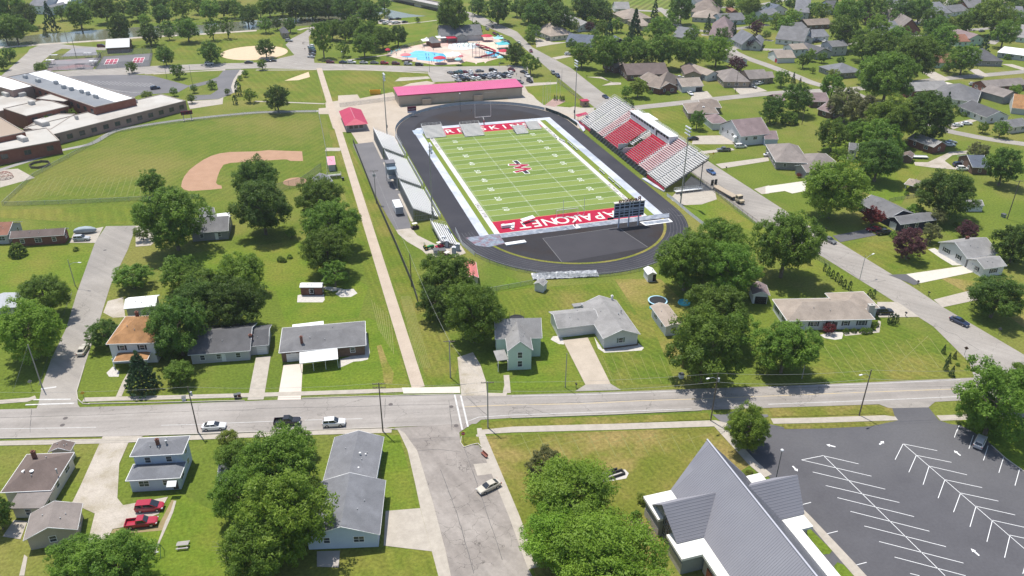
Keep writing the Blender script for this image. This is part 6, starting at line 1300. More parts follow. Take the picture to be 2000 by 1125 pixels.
# ------------------------------------------------------------------ trees
A0 = dict(t=T(0,0), where='')
def TR(c, r, where, items, group=None):
    t = T(c, r); k_ = 4.0 if r == 1 else 3.99
    for it in items: p = t(it[1], it[2]); tree(it[0], p[0], p[1], it[3]/k_*(1 if it[0] in 'vs' else 1.0 if (r == 0 and c < 2) else 1.15 if r == 0 else 1.06), where, *(it[4:5]), group=group)
TR(0,0,'beyond the river at the top left corner', [('m',60,50,240),('d',190,110,180),('m',110,215,220),('d',30,240,160),('c',378,125,125,1.9),('c',350,250,60,1.2),('s',262,215,70),('d',470,95,110),('m',612,110,215)], 'trees beyond the river')
TR(0,0,'beyond the river left of the poplars', [('m',815,60,210),('d',955,60,120),('d',1060,60,170),('d',1255,110,150),('l',1120,150,90),('l',1410,50,170),('m',1630,80,160),('m',1820,60,140),('d',1925,110,160),('d',700,40,120),('m',1250,30,150),('m',1540,40,120),('s',1300,190,120),('s',1440,150,110),('d',1735,70,120)], 'trees beyond the river')
TR(0,0,'on the near river bank', [('d',928,215,190,1.35),('d',1160,255,170),('d',1312,260,90),('m',1455,225,190,1.0),('k',1650,215,125,1.45),('k',1765,205,115,1.5)], 'trees on the near river bank')
TR(0,0,'between the ball field and the park road', [('d',1282,430,145),('d',1635,400,168)], 'trees by the park road')
TR(0,0,'by the school car park', [('m',1020,520,88),('d',1380,548,112),('m',310,530,100),('m',1650,655,72),('m',1510,690,62),('m',1352,712,66),('l',1140,740,110,.6),('m',1490,765,72),('m',1770,712,50),('l',1942,740,105),('v',1852,690,52,2.2),('v',1830,780,40,1.8),('m',1870,605,40),('m',1910,570,52)], 'trees by the school car park')
TR(0,0,'at the left picture edge by the bending road', [('d',62,425,115),('d',15,490,100)], 'trees by the bending road')
TR(0,0,'in the school courtyard', [('l',545,885,95),('l',365,925,100),('m',80,712,60),('d',-10,690,80)], 'trees in the school courtyard')
TR(1,0,'in the dark wood across the river', [('d',300,55,180),('d',430,60,160),('d',560,60,160),('d',680,65,180),('m',100,45,150),('m',30,75,110),('m',200,35,150),('d',740,30,140),('d',370,20,160),('d',500,15,160),('d',620,15,160)], 'trees in the wood across the river')
TR(1,0,'by the ball field entrance', [('m',70,190,115),('d',160,180,95),('d',262,190,115),('d',72,370,138),('d',45,500,78)], 'trees by the ball field entrance')
TR(1,0,'in the park grove left of the pool', [('k',515,290,170,1.75),('m',590,225,150),('m',690,235,150),('m',765,190,150),('m',840,345,180),('m',870,255,185),('m',985,290,165),('d',1105,270,155),('k',680,370,120),('m',925,330,130),('k',470,230,110),('l',790,30,130),('d',890,100,200)], 'trees in the park grove')
TR(1,0,'by the small far car park', [('l',1020,95,62),('d',1000,25,110),('m',1258,152,42)], 'trees by the small far car park')
TR(1,0,'behind the pool house', [('m',1530,110,245,1.3),('d',1730,40,140),('s',1712,198,100)], 'trees behind the pool house')
TR(1,0,'on the grass before the school path', [('d',162,760,198,1.1)])
TR(2,0,'along the top of the diagonal road', [('d',-110,60,200),('d',40,55,115),('d',200,110,215),('d',380,140,200),('m',130,75,160),('d',560,55,200),('d',690,75,140),('d',740,120,105),('d',640,15,160),('m',300,25,170)], 'trees along the top of the diagonal road')
TR(2,0,'round the houses by the diagonal road', [('m',170,245,105),('y',485,200,75),('p',605,200,68),('p',280,255,42),('m',140,292,72),('d',465,345,78),('c',960,205,130),('c',1115,75,78),('m',705,215,110),('m',650,280,95),('c',760,250,100),('m',820,190,95)], 'trees round the diagonal road houses')
TR(2,0,'in the long row above the brick ranch', [('m',545,425,160),('m',740,405,240),('m',950,395,200),('m',1185,385,225),('y',1060,480,90),('m',1150,230,190,.9),('m',1245,160,110),('m',1390,410,200),('l',1475,360,125),('l',1600,395,200),('m',1400,285,115),('d',850,410,150),('m',1060,400,140)], 'trees in the long row above the brick ranch')
TR(2,0,'at the far curving street', [('d',1325,60,155,1.3),('p',1755,500,115),('c',1530,185,72),('d',1640,262,98),('c',1730,230,62),('p',1910,210,98),('m',1860,150,95),('m',1965,140,75),('l',1860,50,140),('d',1590,15,115),('m',1985,270,60),('m',1995,60,70),('p',1850,335,75)], 'trees at the far curving street')
TR(2,0,'beside the pool car park', [('d',30,415,140),('k',145,490,135)], 'trees beside the pool car park')
TR(2,0,'on lawns across from the grandstand', [('y',985,675,135,1.0),('m',892,712,82),('s',908,795,92),('d',1445,925,112,1.25),('s',1215,722,42),('s',1080,715,40),('s',1000,605,40)], 'trees on lawns across from the grandstand')
TR(3,0,'in the top right neighbourhood', [('l',72,155,105),('m',135,190,115),('l',200,130,115),('d',352,80,105),('l',420,90,125),('m',640,100,210),('m',830,60,180),('d',950,25,70),('d',1060,85,175),('m',1190,65,175),('p',770,135,85),('d',1900,25,115),('d',1700,105,105)], 'trees in the top right neighbourhood')
TR(3,0,'in the middle of the right-hand neighbourhood', [('m',600,250,220),('l',860,200,145),('m',760,345,200),('m',885,375,240),('m',1010,290,160),('m',1150,440,315),('m',945,590,350),('d',1320,235,205),('m',1290,160,160),('m',1365,300,190),('m',800,545,180)], 'trees in the middle of the right-hand neighbourhood')
TR(3,0,'toward the right picture edge', [('m',1560,170,155),('l',1780,120,245),('m',1850,255,180),('c',1690,350,105,1.4),('m',1530,455,195),('l',1450,175,105),('d',1960,60,110),('s',1380,525,70),('s',1870,438,60)], 'trees toward the right picture edge')
TR(3,0,'by the street corner lawns', [('m',110,605,115),('c',200,605,42),('c',250,640,36),('m',505,672,165),('l',350,545,42),('y',515,570,85,.8),('d',280,470,95),('s',575,598,38),('s',440,555,40)], 'trees by the street corner lawns')
TR(3,0,'around the open lawn with the blue-walled shed', [('d',235,765,205),('d',30,845,150,1.3),('s',172,905,145),('w',620,800,230),('w',745,855,230),('w',520,825,130),('m',510,1045,215),('m',690,1030,175)], 'trees around the open lawn')
TR(3,0,'above the gravel drive', [('l',960,920,300),('d',1250,900,335),('m',890,1085,265),('c',1400,790,85,1.6),('m',1190,780,105),('m',1820,1000,115),('m',1680,990,75),('s',1480,870,42),('s',1530,885,52),('s',1420,890,40)], 'trees above the gravel drive')
TR(0,1,'between the ball field and the grey house', [('m',1180,300,190,1.1),('m',1340,560,470,1.1),('k',1110,690,130,.9)], 'trees by the grey house')
TR(0,1,'behind the white barrel-roofed shed', [('m',1400,1000,280,.95),('m',1030,1030,270,.7),('m',1570,1075,270,.95),('l',1870,1010,340,1.0)], 'trees behind the barrel-roofed shed')
TR(0,1,'beside the brick ranch', [('s',132,815,140,.9),('s',590,812,50)], 'shrubs beside the brick ranch')
TR(0,1,'on the left of the side street', [('m',335,1170,330)], 'trees on the left of the side street')
TR(1,1,'in the thick clump left of the long path', [('d',0,260,330),('d',45,480,410),('m',490,420,320),('m',580,620,390),('m',555,820,350),('o',440,320,110,1.3),('k',610,1000,230,.95),('l',272,690,72)], 'trees in the thick clump left of the long path')
TR(1,1,'in the small garden bed on the lawn', [('s',190,890,60),('s',215,900,50),('s',262,872,50)], 'shrubs in the garden bed')
TR(1,1,'behind the gravel yard', [('m',1500,1030,400,1.0)])
TR(2,1,'in the big cluster below the running track', [('m',1370,900,430,1.1),('m',1610,790,430,1.1),('m',1690,960,420,1.05)], 'trees in the big cluster below the track')
TR(3,1,'along the diagonal road', [('m',150,760,480,1.15),('l',522,330,440,1.05)], 'trees along the diagonal road')
TR(3,1,'behind the black-blue house', [('d',870,110,330,1.0),('d',1405,380,380,1.0),('d',1850,160,270,1.1),('o',1645,60,190,.9),('s',1160,510,160,.7),('s',1085,378,44),('l',560,80,120)], 'trees behind the black-blue house')
TR(3,1,'beside the bright white driveway', [('d',1940,765,280,1.1),('p',1110,770,235,1.05),('r',820,560,155,.9),('p',1570,665,150,.9),('o',1285,690,160,1.0),('o',1330,560,145,1.0),('s',995,698,82),('s',1470,618,45),('r',242,240,42,.8)], 'trees beside the bright white driveway')
TR(3,1,'in the row along the garden fence', [('v',290,868,34),('v',322,900,34),('v',445,962,26),('v',475,992,28),('v',506,1016,28),('v',540,1036,30),('v',570,1062,30),('v',600,1092,30),('v',642,1106,30)], 'columnar evergreens along the garden fence')
TR(0,2,'left of the side street mouth', [('l',205,330,450,1.05)], None)
TR(0,2,'around the orange-roofed house', [('d',805,345,250,.85),('d',1375,290,420,1.15),('m',1395,650,220,.85),('c',1085,640,275,1.25),('d',1540,130,400,1.0),('d',1815,110,400,1.05),('m',1330,480,180,.8)], 'trees around the orange-roofed house')
TR(1,2,'by the gravel lane', [('m',1700,185,420,1.15),('d',1400,100,260,1.1)], 'trees by the gravel lane')
TR(2,2,'between the white ranch house and the tan roof', [('k',1510,440,560,1.1),('m',1600,180,470,1.0),('m',1390,450,260,.9),('k',1720,330,330,1.1)], 'trees between the white ranch and the tan roof')
TR(2,2,'left of the church car park entrance', [('l',1830,1080,330,1.1)])
TR(3,2,'left of the tan hip-roofed house', [('m',140,450,440,1.0)])
TR(3,2,'at the right edge by the church car park', [('k',1790,860,560,1.1),('k',1960,760,360,1.1),('k',1660,960,300,1.0)], 'trees at the right edge by the church car park')
TR(3,2,'at the right edge across the diagonal road', [('d',1790,60,400,.85)])
TR(3,2,'on the mown corner lawn', [('c',1375,472,42),('c',1460,518,36),('c',1415,538,46),('c',1395,598,50),('s',1480,590,36),('c',1440,645,52)], 'little conifers on the corner lawn')
TR(3,2,'by the tan hip-roofed house', [('r',478,312,95,.85),('v',955,242,36),('v',985,242,38),('v',1010,240,28),('v',790,45,30),('v',826,45,30),('s',610,328,55),('s',670,325,50),('s',750,325,70),('s',790,325,60),('s',840,275,60),('s',380,345,60)], 'garden plants by the tan hip-roofed house')
TR(3,0,'scattered among the top right roofs', [('m',60,30,90),('d',180,20,100),('l',280,25,80),('m',490,20,90),('c',530,60,60),('m',585,60,110),('d',760,35,110),('d',1010,140,110),('l',1330,25,90),('m',1430,30,80),('d',1530,25,70),('m',1620,110,100),('l',1705,50,110)], 'trees scattered among the top right roofs')
TR(3,0,'in back gardens of the right-hand neighbourhood', [('m',1935,150,120),('d',1985,205,100),('m',425,445,70),('l',335,425,80),('m',1405,522,60),('d',570,470,60),('m',1240,480,60),('l',1930,700,80)], 'trees in the right-hand back gardens')
TR(2,0,'between the roofs at the top middle', [('m',1290,20,110),('d',1555,60,80),('l',1800,30,110),('m',1700,35,80),('m',1500,60,60),('m',1420,240,80),('d',1660,150,70),('l',1250,95,70),('m',620,170,80)], 'trees between the top middle roofs')
tree('m', 225, 1098, 132, None, 1.0, 'large leafy tree beside the play swing at the bottom left'); tree('m', 145, 1092, 100, None, 1.0, 'leafy tree at the bottom left corner behind the tan garage'); tree('d', -6, 1003, 60, None, 1.3, 'dark tree cut off by the left picture edge beside the tan bungalow')
tree('m', 470, 965, 120, None, 1.1, 'big leafy tree right of the red pickup'); tree('m', 545, 905, 140, None, 1.1, 'big leafy tree behind the black pickup on the main road'); tree('l', 545, 1010, 175, None, 1.1, 'largest bright tree left of the long grey-roofed house'); tree('m', 500, 1075, 130, None, 1.05, 'leafy tree at the bottom beside the bare dead tree'); tree('m', 590, 975, 90, None, 1.1, 'leafy tree touching the long grey roof')
tree('y', 447, 855, 42, None, .9, 'yellow-green shrub-like tree at the kerb beside the white sedan'); tree('m', 575, 866, 70, None, .95, 'leafy tree crown just below the white vehicle at the kerb'); tree('m', 465, 895, 80, None, 1.0, 'leafy tree right of the pale blue two-storey house')
tree('h', 1112, 970, 185, None, .8, 'feathery bright tree nearest the dry lawn of the church'); tree('h', 1185, 1086, 208, None, .85, 'largest feathery bright tree at the bottom in front of the church'); tree('h', 1080, 1050, 130, None, 1.0, 'feathery tree overhanging the cracked street sidewalk')
tree('o', 1068, 893, 58, None, 1.1, 'olive shrubby tree on the church lawn, taller of two'); tree('o', 1043, 913, 42, None, 1.0, 'olive shrubby tree on the church lawn, lower of two'); tree('y', 1255, 973, 24, None, .9, 'yellow-green shrub at the white church corner'); tree('s', 1243, 1005, 26, None, .9, 'dark rounded shrub at the church corner'); tree('y', 1462, 925, 20, None, .8, 'small yellow shrub behind the right church transept')
# bare dead tree
dt = thing('dead_tree', 'bare grey dead tree leaning among green crowns at the bottom', 'tree', G(462,1125)); m = MB(); m.tube((0,0,0),(-1.0,.6,6.5),.22,.08,7)
for i in range(26): z = 2.5+i*.16; p = V((-z*.15,z*.09,z)); q = i*2.4; e = p+V((cos(q)*1.6, sin(q)*1.6, .9)); m.tube(p, e, .05, .015, 5); m.tube(e, e+V((cos(q+.5)*.7,sin(q+.5)*.7,.4)), .018, .006, 4)
m.build('branches', deadm, dt)

# ------------------------------------------------------------------ vehicles
a, b, c_, d_ = T(0,2), T(1,2), T(2,2), T(3,2)
carpx('sedan','gold', a(628,535), a(676,455), 'champagne sedan parked on the side street by the orange-roofed house'); carpx('sedan','white', a(1590,1098), a(1752,1088), 'white sedan parked at the kerb below the utility pole')
carpx('suv','white', b(530,1072), b(690,1062), 'white sport utility car parked on the main road'); carpx('pickup','black', b(150,1062), b(345,1050), 'black pickup truck half hidden by tree leaves on the main road')
t = T(0,3); carpx('van','red', t(1075,612), t(1270,598), 'red minivan parked behind the pale blue house'); carpx('pickup','red', t(995,742), t(1225,715), 'red pickup truck parked on gravel below the red minivan')
t = T(1,3); carpx('sedan','gold', t(1885,412), t(1742,482), 'champagne sedan angled on the cracked street'); t = T(3,3); carpx('suv','silver', t(1622,148), t(1668,52), 'silver hatchback alone in the church car park')
carpx('suv','black', d_(850,198), d_(950,195), 'black sport utility car in the drive of the tan hip-roofed house'); carpx('sedan','navy', d_(1432,248), d_(1545,300), 'dark blue sedan driving on the diagonal road near the corner')
t = T(3,1); carpx('sedan','grey', t(432,738), t(522,782), 'grey car driving down the diagonal road past the asphalt drive'); carpx('sedan','maroon', t(868,672), t(778,680), 'maroon sedan in front of the black-blue house'); carpx('pickup','black', t(852,705), t(952,695), 'black pickup truck in front of the black-blue house')
carpx('suv','navy', t(1432,172), t(1545,168), 'dark blue sport utility car beside the small brick building'); carpx('suv','white', t(1472,200), t(1568,205), 'white sport utility car beside the small brick building'); carpx('sedan','white', t(1372,12), t(1455,14), 'white sedan beside the brick house under the dark trees')
t = T(0,1); carpx('suv','silver', t(585,752), t(700,748), 'silver sport utility car by the red brick ranch')
t = T(2,1); carpx('sedan','blue', t(1522,205), t(1588,248), 'bright blue sedan driving behind the grandstand'); carpx('pickup','grey', t(1705,52), t(1598,54), 'grey pickup truck in the drive behind the grandstand'); carpx('van','white', t(1740,28), t(1830,24), 'white van beside the mauve-roofed house'); carpx('sedan','white', t(1970,95), t(2050,92), 'white sedan on the wide white driveway edge')
FK = dict(far=True)
t = T(2,0)
for kd, col, p, q, lab in (('sedan','white',(48,325),(60,355),'white sedan driving at the top of the diagonal road'),('sedan','maroon',(142,392),(154,418),'maroon sedan driving on the diagonal road by the pool car park'),('suv','grey',(308,565),(335,590),'grey car parked on the diagonal road edge, upper of two'),('suv','navy',(342,588),(370,612),'dark blue car parked on the diagonal road edge, lower of two'),('sedan','navy',(708,752),(748,776),'dark blue sedan behind the top corner of the grandstand'),('sedan','black',(1438,1090),(1378,1092),'black sedan in the drive by the far floodlight pole'),
    ('sedan','white',(1372,725),(1408,750),'white sedan beside the white tan-roofed garage'),('sedan','white',(1280,612),(1338,610),'white sedan between the brick ranch and the small tan house'),('suv','white',(415,430),(462,428),'white sport utility car in the driveway under the row of maples'),('suv','grey',(268,318),(305,312),'grey sport utility car by the tan-roofed house on the diagonal road'),('pickup','grey',(1845,675),(1898,690),'grey pickup truck by the long tan brick ranch'),('pickup','white',(1905,665),(1945,655),'white pickup truck by the long tan brick ranch'),
    ('sedan','black',(75,565),(108,575),'black sedan at the right end of the pool car park'),('suv','white',(108,592),(136,612),'white sport utility car at the right end of the pool car park'),('suv','black',(118,632),(158,650),'black sport utility car near the field house corner'),('sedan','maroon',(-8,545),(16,560),'maroon sedan at the edge of the pool car park')):
    carpx(kd, col, t(*p), t(*q), lab, **FK)
t = T(1,0)
for i, (kd, col) in enumerate([('suv','maroon'),('sedan','navy'),('suv','white'),('sedan','silver'),('sedan','grey'),('suv','red'),('suv','maroon'),('suv','silver'),('suv','black')]):
    x, y = ((580,492),(680,493),(748,494),(840,495),(922,496),(1002,500),(1090,503),(1185,507),(1272,512))[i]
    carpx(kd, col, t(x-30,y), t(x+30,y+1), None, where='in the roadside row left of the pool', group='cars parked along the park road', **FK)
for i, (kd, col, x, y) in enumerate([('suv','white',430,368),('sedan','teal',436,382),('sedan','green',440,398),('suv','black',443,413),('sedan','grey',440,428),('sedan','silver',432,450)]):
    carpx(kd, col, t(x+9,y+2), t(x-13,y-1), None, where='in the column beside the park grove', group='cars parked beside the park grove', **FK)
for kd, col, x, y in (('suv','silver',258,325),('sedan','black',128,480),('sedan','navy',92,482)): carpx(kd, col, t(x-30,y), t(x+30,y), None, where='by the ball field entrance', **FK)
for kd, col, x, y in (('sedan','grey',985,170),('suv','white',1008,190),('sedan','white',1035,176),('sedan','black',1056,156),('suv','white',1080,186),('sedan','black',1108,152),('sedan','grey',1102,183),('sedan','black',1160,178)): carpx(kd, col, t(x-16,y+2), t(x+16,y-2), None, where='in the small far car park by the river', group='cars in the small far car park', **FK)
for kd, col, x, y in (('sedan','grey',1802,232),('suv','black',1842,217),('sedan','maroon',1857,266),('suv','black',1882,283),('suv','white',1912,300),('sedan','grey',1940,322),('suv','black',1966,338)): carpx(kd, col, t(x-14,y-10), t(x+15,y+12), None, where='along the diagonal road beside the pool', group='cars parked along the diagonal road', **FK)
z = Z(740,60)
row1 = [('sedan','grey',928,560),('sedan','green',990,560),('suv','teal',1050,550),('sedan','maroon',1112,550),('sedan','white',1185,545)]
row2 = [('suv','white',990,612),('sedan','navy',1060,606),('sedan','white',1118,596),('suv','silver',1185,590),('sedan','maroon',1250,594),('sedan','black',1310,596),('suv','navy',1370,600),('sedan','silver',1432,584),('suv','white',1495,566),('sedan','grey',1562,574),('suv','black',1640,578),('suv','white',1705,562)]
row3 = [('sedan','silver',1030,662),('suv','black',1088,646),('sedan','black',1145,640),('suv','white',1215,636),('sedan','white',1285,630),('suv','black',1345,622),('sedan','silver',1420,620),('suv','grey',1485,616),('sedan','white',1545,614),('suv','black',1610,606),('sedan','white',1680,604)]
for nm, rw in (('back row', row1), ('middle row', row2), ('front row', row3)):
    for kd, col, x, y in rw: g = G(*z(x,y)); car(kd, col, (g.x,g.y,.07), radians(108+R.uniform(-4,4)), None, where='in the '+nm+' behind the field house', group='cars in the lot behind the field house', **FK)
for kd, col, p, q, lab in (('sedan','grey',(1258,540),(1360,534),'grey sedan parked sideways at the back of the lot behind the field house'),('suv','black',(1432,528),(1535,530),'black car parked sideways at the back of the lot behind the field house'),('suv','maroon',(1690,520),(1760,540),'maroon car at the back right of the lot behind the field house'),('suv','grey',(1800,680),(1855,690),'grey car at the right rear corner of the field house')): carpx(kd, col, z(*p), z(*q), lab, **FK)
t = T(0,0)
for kd, col, p, q, lab in (('suv','navy',(1175,700),(1248,692),'dark blue car alone in the school car park'),('suv','white',(1600,505),(1662,504),'white car under the dark round tree on the park road'),('sedan','black',(1912,495),(1968,494),'black sedan at the right end of the ball field verge'),('van','maroon',(765,368),(820,366),'maroon van by the open shelter')): carpx(kd, col, t(*p), t(*q), lab, **FK)
t = T(3,0)
for kd, col, p, q, lab in (('pickup','navy',(352,335),(415,325),'dark blue pickup truck by the white gabled house'),('sedan','white',(425,335),(460,325),'white sedan right of the dark blue pickup'),('suv','white',(1562,665),(1640,672),'white sport utility car by the long taupe-roofed house'),('sedan','grey',(1630,705),(1685,700),'grey sedan by the slate-sided garage'),('suv','red',(1785,700),(1845,695),'red car behind the slate-sided garage'),('sedan','white',(1440,985),(1508,985),'white sedan in the drive of the dark-roofed ranch, left of two'),('sedan','white',(1510,972),(1580,972),'white sedan in the drive of the dark-roofed ranch, right of two'),('sedan','silver',(1385,1120),(1462,1118),'silver sedan on the pale street beside the pale-roofed brick house'),('sedan','grey',(1640,250),(1690,246),'grey sedan by the pale green house')): carpx(kd, col, t(*p), t(*q), lab, **FK)
# ------------------------------------------------------------------ poles, wires, signs
woodp = mat('pole_wood', (.13,.105,.085),(.18,.15,.125), s=1.5, fine=.2); greyp = mat('weathered_pole', (.30,.285,.26),(.36,.34,.31), s=1.2, fine=.15)
TOPS = {}
def pole_h(b, t_):
    B = G(*b); return max(3, min((i*.1 for i in range(20, 320)), key=lambda h: (PX((B.x,B.y,h))[1]-t_[1])**2))
def upole(key, lab, b, t_, m=woodp, arms=0, lamp=None, trans=0, r=.15, ang=None):
    B = G(*b); h = pole_h(b, t_); ang = radians(-13) if ang is None else ang
    o = thing('utility_pole', lab, 'utility pole', B, ang); k = MB(); k.tube((0,0,0),(0,0,h),r,r*.7,8); k.build('pole', m, o); TOPS[key] = V((B.x,B.y,h-.1))
    for i in range(arms): z = h-.4-i*.9; k = MB(); k.bar((-1.3,.14,z),(1.3,.14,z),.12); [k.tube((x,.14,z),(x,.14,z+.28),.05) for x in (-1.2,-.5,.5,1.2)]; k.build('crossarm', woodp, o)
    for i in range(trans): k = MB(); k.tube((.34*(1-2*i),.1,h-2.3),(.34*(1-2*i),.1,h-1.4),.22,n=10); k.build('transformer', plain('transformer_grey', (.40,.41,.42)), o)
    if lamp:
        L_ = G(*lamp, h); d = o.matrix_world; v = Matrix.Rotation(-ang, 3, 'Z')@(V((L_.x-B.x, L_.y-B.y, 0))); v = v.normalized()*min(v.length, 3.2)
        k = MB(); k.tube((0,0,h-1.6),(v.x*.5,v.y*.5,h-.7),.05); k.tube((v.x*.5,v.y*.5,h-.7),(v.x,v.y,h-.5),.05); k.build('lamp_arm', galv, o); k = MB(); k.bar((v.x*.95,v.y*.95,h-.5),(v.x*1.25,v.y*1.25,h-.45),.3,.14); k.build('lamp', whitet, o)
    return o
upole('a','dark wooden utility pole beside the white sedan', (387,845),(366,755), trans=1); upole('b','tall dark utility pole with crossarms at the corner of the cracked street', (748,843),(735,748), arms=2)
upole('c','grey utility pole by the crosswalk lines', (953,836),(953,745), greyp, arms=1); upole('d','utility pole with curved lamp arm at the church drive', (1388,822),(1400,728), lamp=(1385,735), trans=1); upole('e','leaning utility pole with lamp arm beside the church sidewalk strip', (1678,811),(1704,722), lamp=(1684,728))
upole('f','pale leaning pole with guy wires on the left side street corner', (82,755),(50,673), greyp); upole('g','grey pole with crossarm beside the gravel lane', (880,738),(876,665), greyp, arms=1); upole('h','thin grey pole left of the wide tan driveway', (1104,757),(1106,690), greyp, r=.11); upole('i','short grey pole beneath the tree at the roadside', (1566,740),(1575,703), greyp, r=.11)
upole('j','utility pole with transformers and crossarm behind the visitor bleachers', (735,397),(731,332), greyp, arms=1, trans=2); upole('k','dark pole by the wire fence near the salmon-roofed shed', (804,560),(800,495)); upole('l','steel street lamp pole on the left side street', (147,558),(130,507), greyp, lamp=(173,512), r=.12)
upole('m','steel street lamp with long arm beside the diagonal road', (1679,546),(1692,499), galv, lamp=(1722,487), r=.09); upole('n','tall pole with floodlights in the back lawn at the right', (1967,428),(1990,352), arms=1, r=.16); upole('o','wooden pole in the open lawn by the dark round shrub', (1566,243),(1571,214), arms=1); upole('p','wooden pole by the tan brick ranch driveway', (1436,182),(1440,139)); upole('q','steel lamp pole on the far side of the diagonal road', (1097,161),(1096,136), galv, r=.1)
upole('r','tall pole behind the tennis courts', (149,111),(140,72)); upole('s','pole on the river bank left of the tall tree', (132,83),(126,60)); upole('t','pole beside the park wood across the entrance road', (573,48),(573,22)); upole('u','lamp pole at the top bend of the diagonal road', (923,46),(922,9), galv, r=.12)
lamppost('lamp post at the left of the school lot grass', (326,154), 9); lamppost('lamp post at the right of the school lot grass', (376,164), 9); lamppost('lamp post in front of the park grove', (670,131), 8); lamppost('lamp post at the pool car park entrance', (839,141), 8); lamppost('twin-headed lamp post behind the church transept', (1516,933), 6.5)
def wire(lab, pts, sag=.7, r=.022):
    o = thing('power_line', lab, 'wire', pts[0]); k = MB()
    for a, b in zip(pts, pts[1:]):
        Q = [a.lerp(b, i/12)-V((0,0,sag*4*(i/12)*(1-i/12))) for i in range(13)]
        for p, q in zip(Q, Q[1:]): k.tube(p-pts[0], q-pts[0], r, n=4, caps=False)
    k.build('cable', mat('wire_grey', (.34,.34,.33)), o)
far_l, far_r = TOPS['a']+(TOPS['a']-TOPS['b'])*1.2, TOPS['e']+(TOPS['e']-TOPS['d'])*1.2
wire('long overhead wire along the main road', [far_l,TOPS['a'],TOPS['b'],TOPS['c'],TOPS['d'],TOPS['e'],far_r]); wire('lower cable strung along the main road poles', [p-V((0,0,2.2)) for p in (far_l,TOPS['a'],TOPS['b'],TOPS['c'],TOPS['d'],TOPS['e'],far_r)], .9, .03)
wire('wires running over the grass from the fence pole to the lane pole', [TOPS['j'],TOPS['k'],TOPS['g'],TOPS['c']], .9)
wire('guy wire of the leaning pole on the left corner', [TOPS['f'], G(25,765)], .1); wire('overhead wires across the river park', [TOPS['s'],TOPS['t']], 2)
def sign(lab, b, h, shape, m, name='road_sign', txt=None):
    B = G(*b); o = thing(name, lab, 'sign', B, atan2(CAM.y-B.y, CAM.x-B.x)+pi/2); k = MB(); k.tube((0,0,0),(0,0,h),.04); k.build('post', steel_dark, o); k = MB()
    n, r, a0 = dict(oct=(8,.42,pi/8), dia=(4,.48,0), rect=(4,.5,pi/4))[shape]; k.tube((0,-.07,h-.1),(0,-.05,h-.1),r,n=n); s_ = k.build('face', m, o); 
    if txt: textmesh(txt, 'sign_lettering', white, .28, (0,-.085,h-.1), (pi/2,0,0), parent=o)
sign('red octagonal stop sign at the cracked street corner', (905,864), 2.4, 'oct', redm, txt='STOP'); sign('yellow diamond warning sign at the left street corner', (166,783), 2.3, 'dia', plain('sign_yellow', (.62,.36,.03))); sign('yellow warning sign on the lawn behind the grandstand', (1392,310), 2.3, 'dia', plain('sign_yellow', (.62,.36,.03)))
sign('brown small sign on the corner lawn by the diagonal road', (1883,694), 2.2, 'rect', plain('brown_sign', (.10,.05,.03))); sign('thin dark sign post on the lawn right of the diagonal road', (1949,656), 2.2, 'rect', steel_dark); sign('small sign post on the corner lawn below the leaning pole', (63,760), 2.2, 'rect', greyp)
def mailbox(lab, b, m=blackp):
    o = thing('mailbox', lab, 'mailbox', G(*b)); k = MB(); k.box(-.06,.06,-.06,.06,0,1.0); k.build('post', woodp, o); k = MB(); k.box(-.15,.15,-.28,.28,1.0,1.3); k.build('box', m, o)
mailbox('dark mailbox by the wide tan driveway mouth', (1125,758)); mailbox('mailbox at the asphalt drive of the black-blue house', (1612,452)); mailbox('mailbox on the lawn edge below the bright driveway', (1792,556)); mailbox('mailbox by the tan-roofed corner house drive', (1768,618)); mailbox('mailbox across the diagonal road near the right edge', (1813,578)); mailbox('mailbox at the long white driveway', (1418,332)); mailbox('mailbox by the looping driveway', (1146,152))
def bin_(lab, b, m, w_=.6, h=1.05, nm='wheelie_bin', cat='bin'):
    o = thing(nm, lab, cat, G(*b)); k = MB(); k.add([(x*w_*.42,y*w_*.42,0) for x,y in ((-1,-1),(1,-1),(1,1),(-1,1))]+[(x*w_*.5,y*w_*.5,h) for x,y in ((-1,-1),(1,-1),(1,1),(-1,1))], [(0,3,2,1),(4,5,6,7),(0,1,5,4),(1,2,6,5),(2,3,7,6),(3,0,4,7)]); k.build('bin_body', m, o); k = MB(); k.box(-w_*.54,w_*.54,-w_*.56,w_*.54,h,h+.08); k.build('lid', steel_dark, o)
bin_('black wheelie bin at the kerb by the grey ranch house drive', (461,778), blackp, .7); bin_('brown wheelie bin at the kerb by the grey ranch house drive', (468,776.5), plain('brown_bin', (.16,.06,.04)), .7); bin_('black litter barrel beside the long path', (670,352), blackp, .8); bin_('white utility cabinet on the verge beside the dark pole', (360,782), whitet, .8, .9, 'utility_cabinet', 'cabinet'); bin_('white transformer box beneath the road trees', (1330,738), whitet, 1, 1.1, 'utility_cabinet', 'cabinet'); bin_('green transformer box by the floodlight pole in the back lawn', (1959,424), plain('box_green', (.22,.26,.24)), 1.2, 1.1, 'utility_cabinet', 'cabinet')
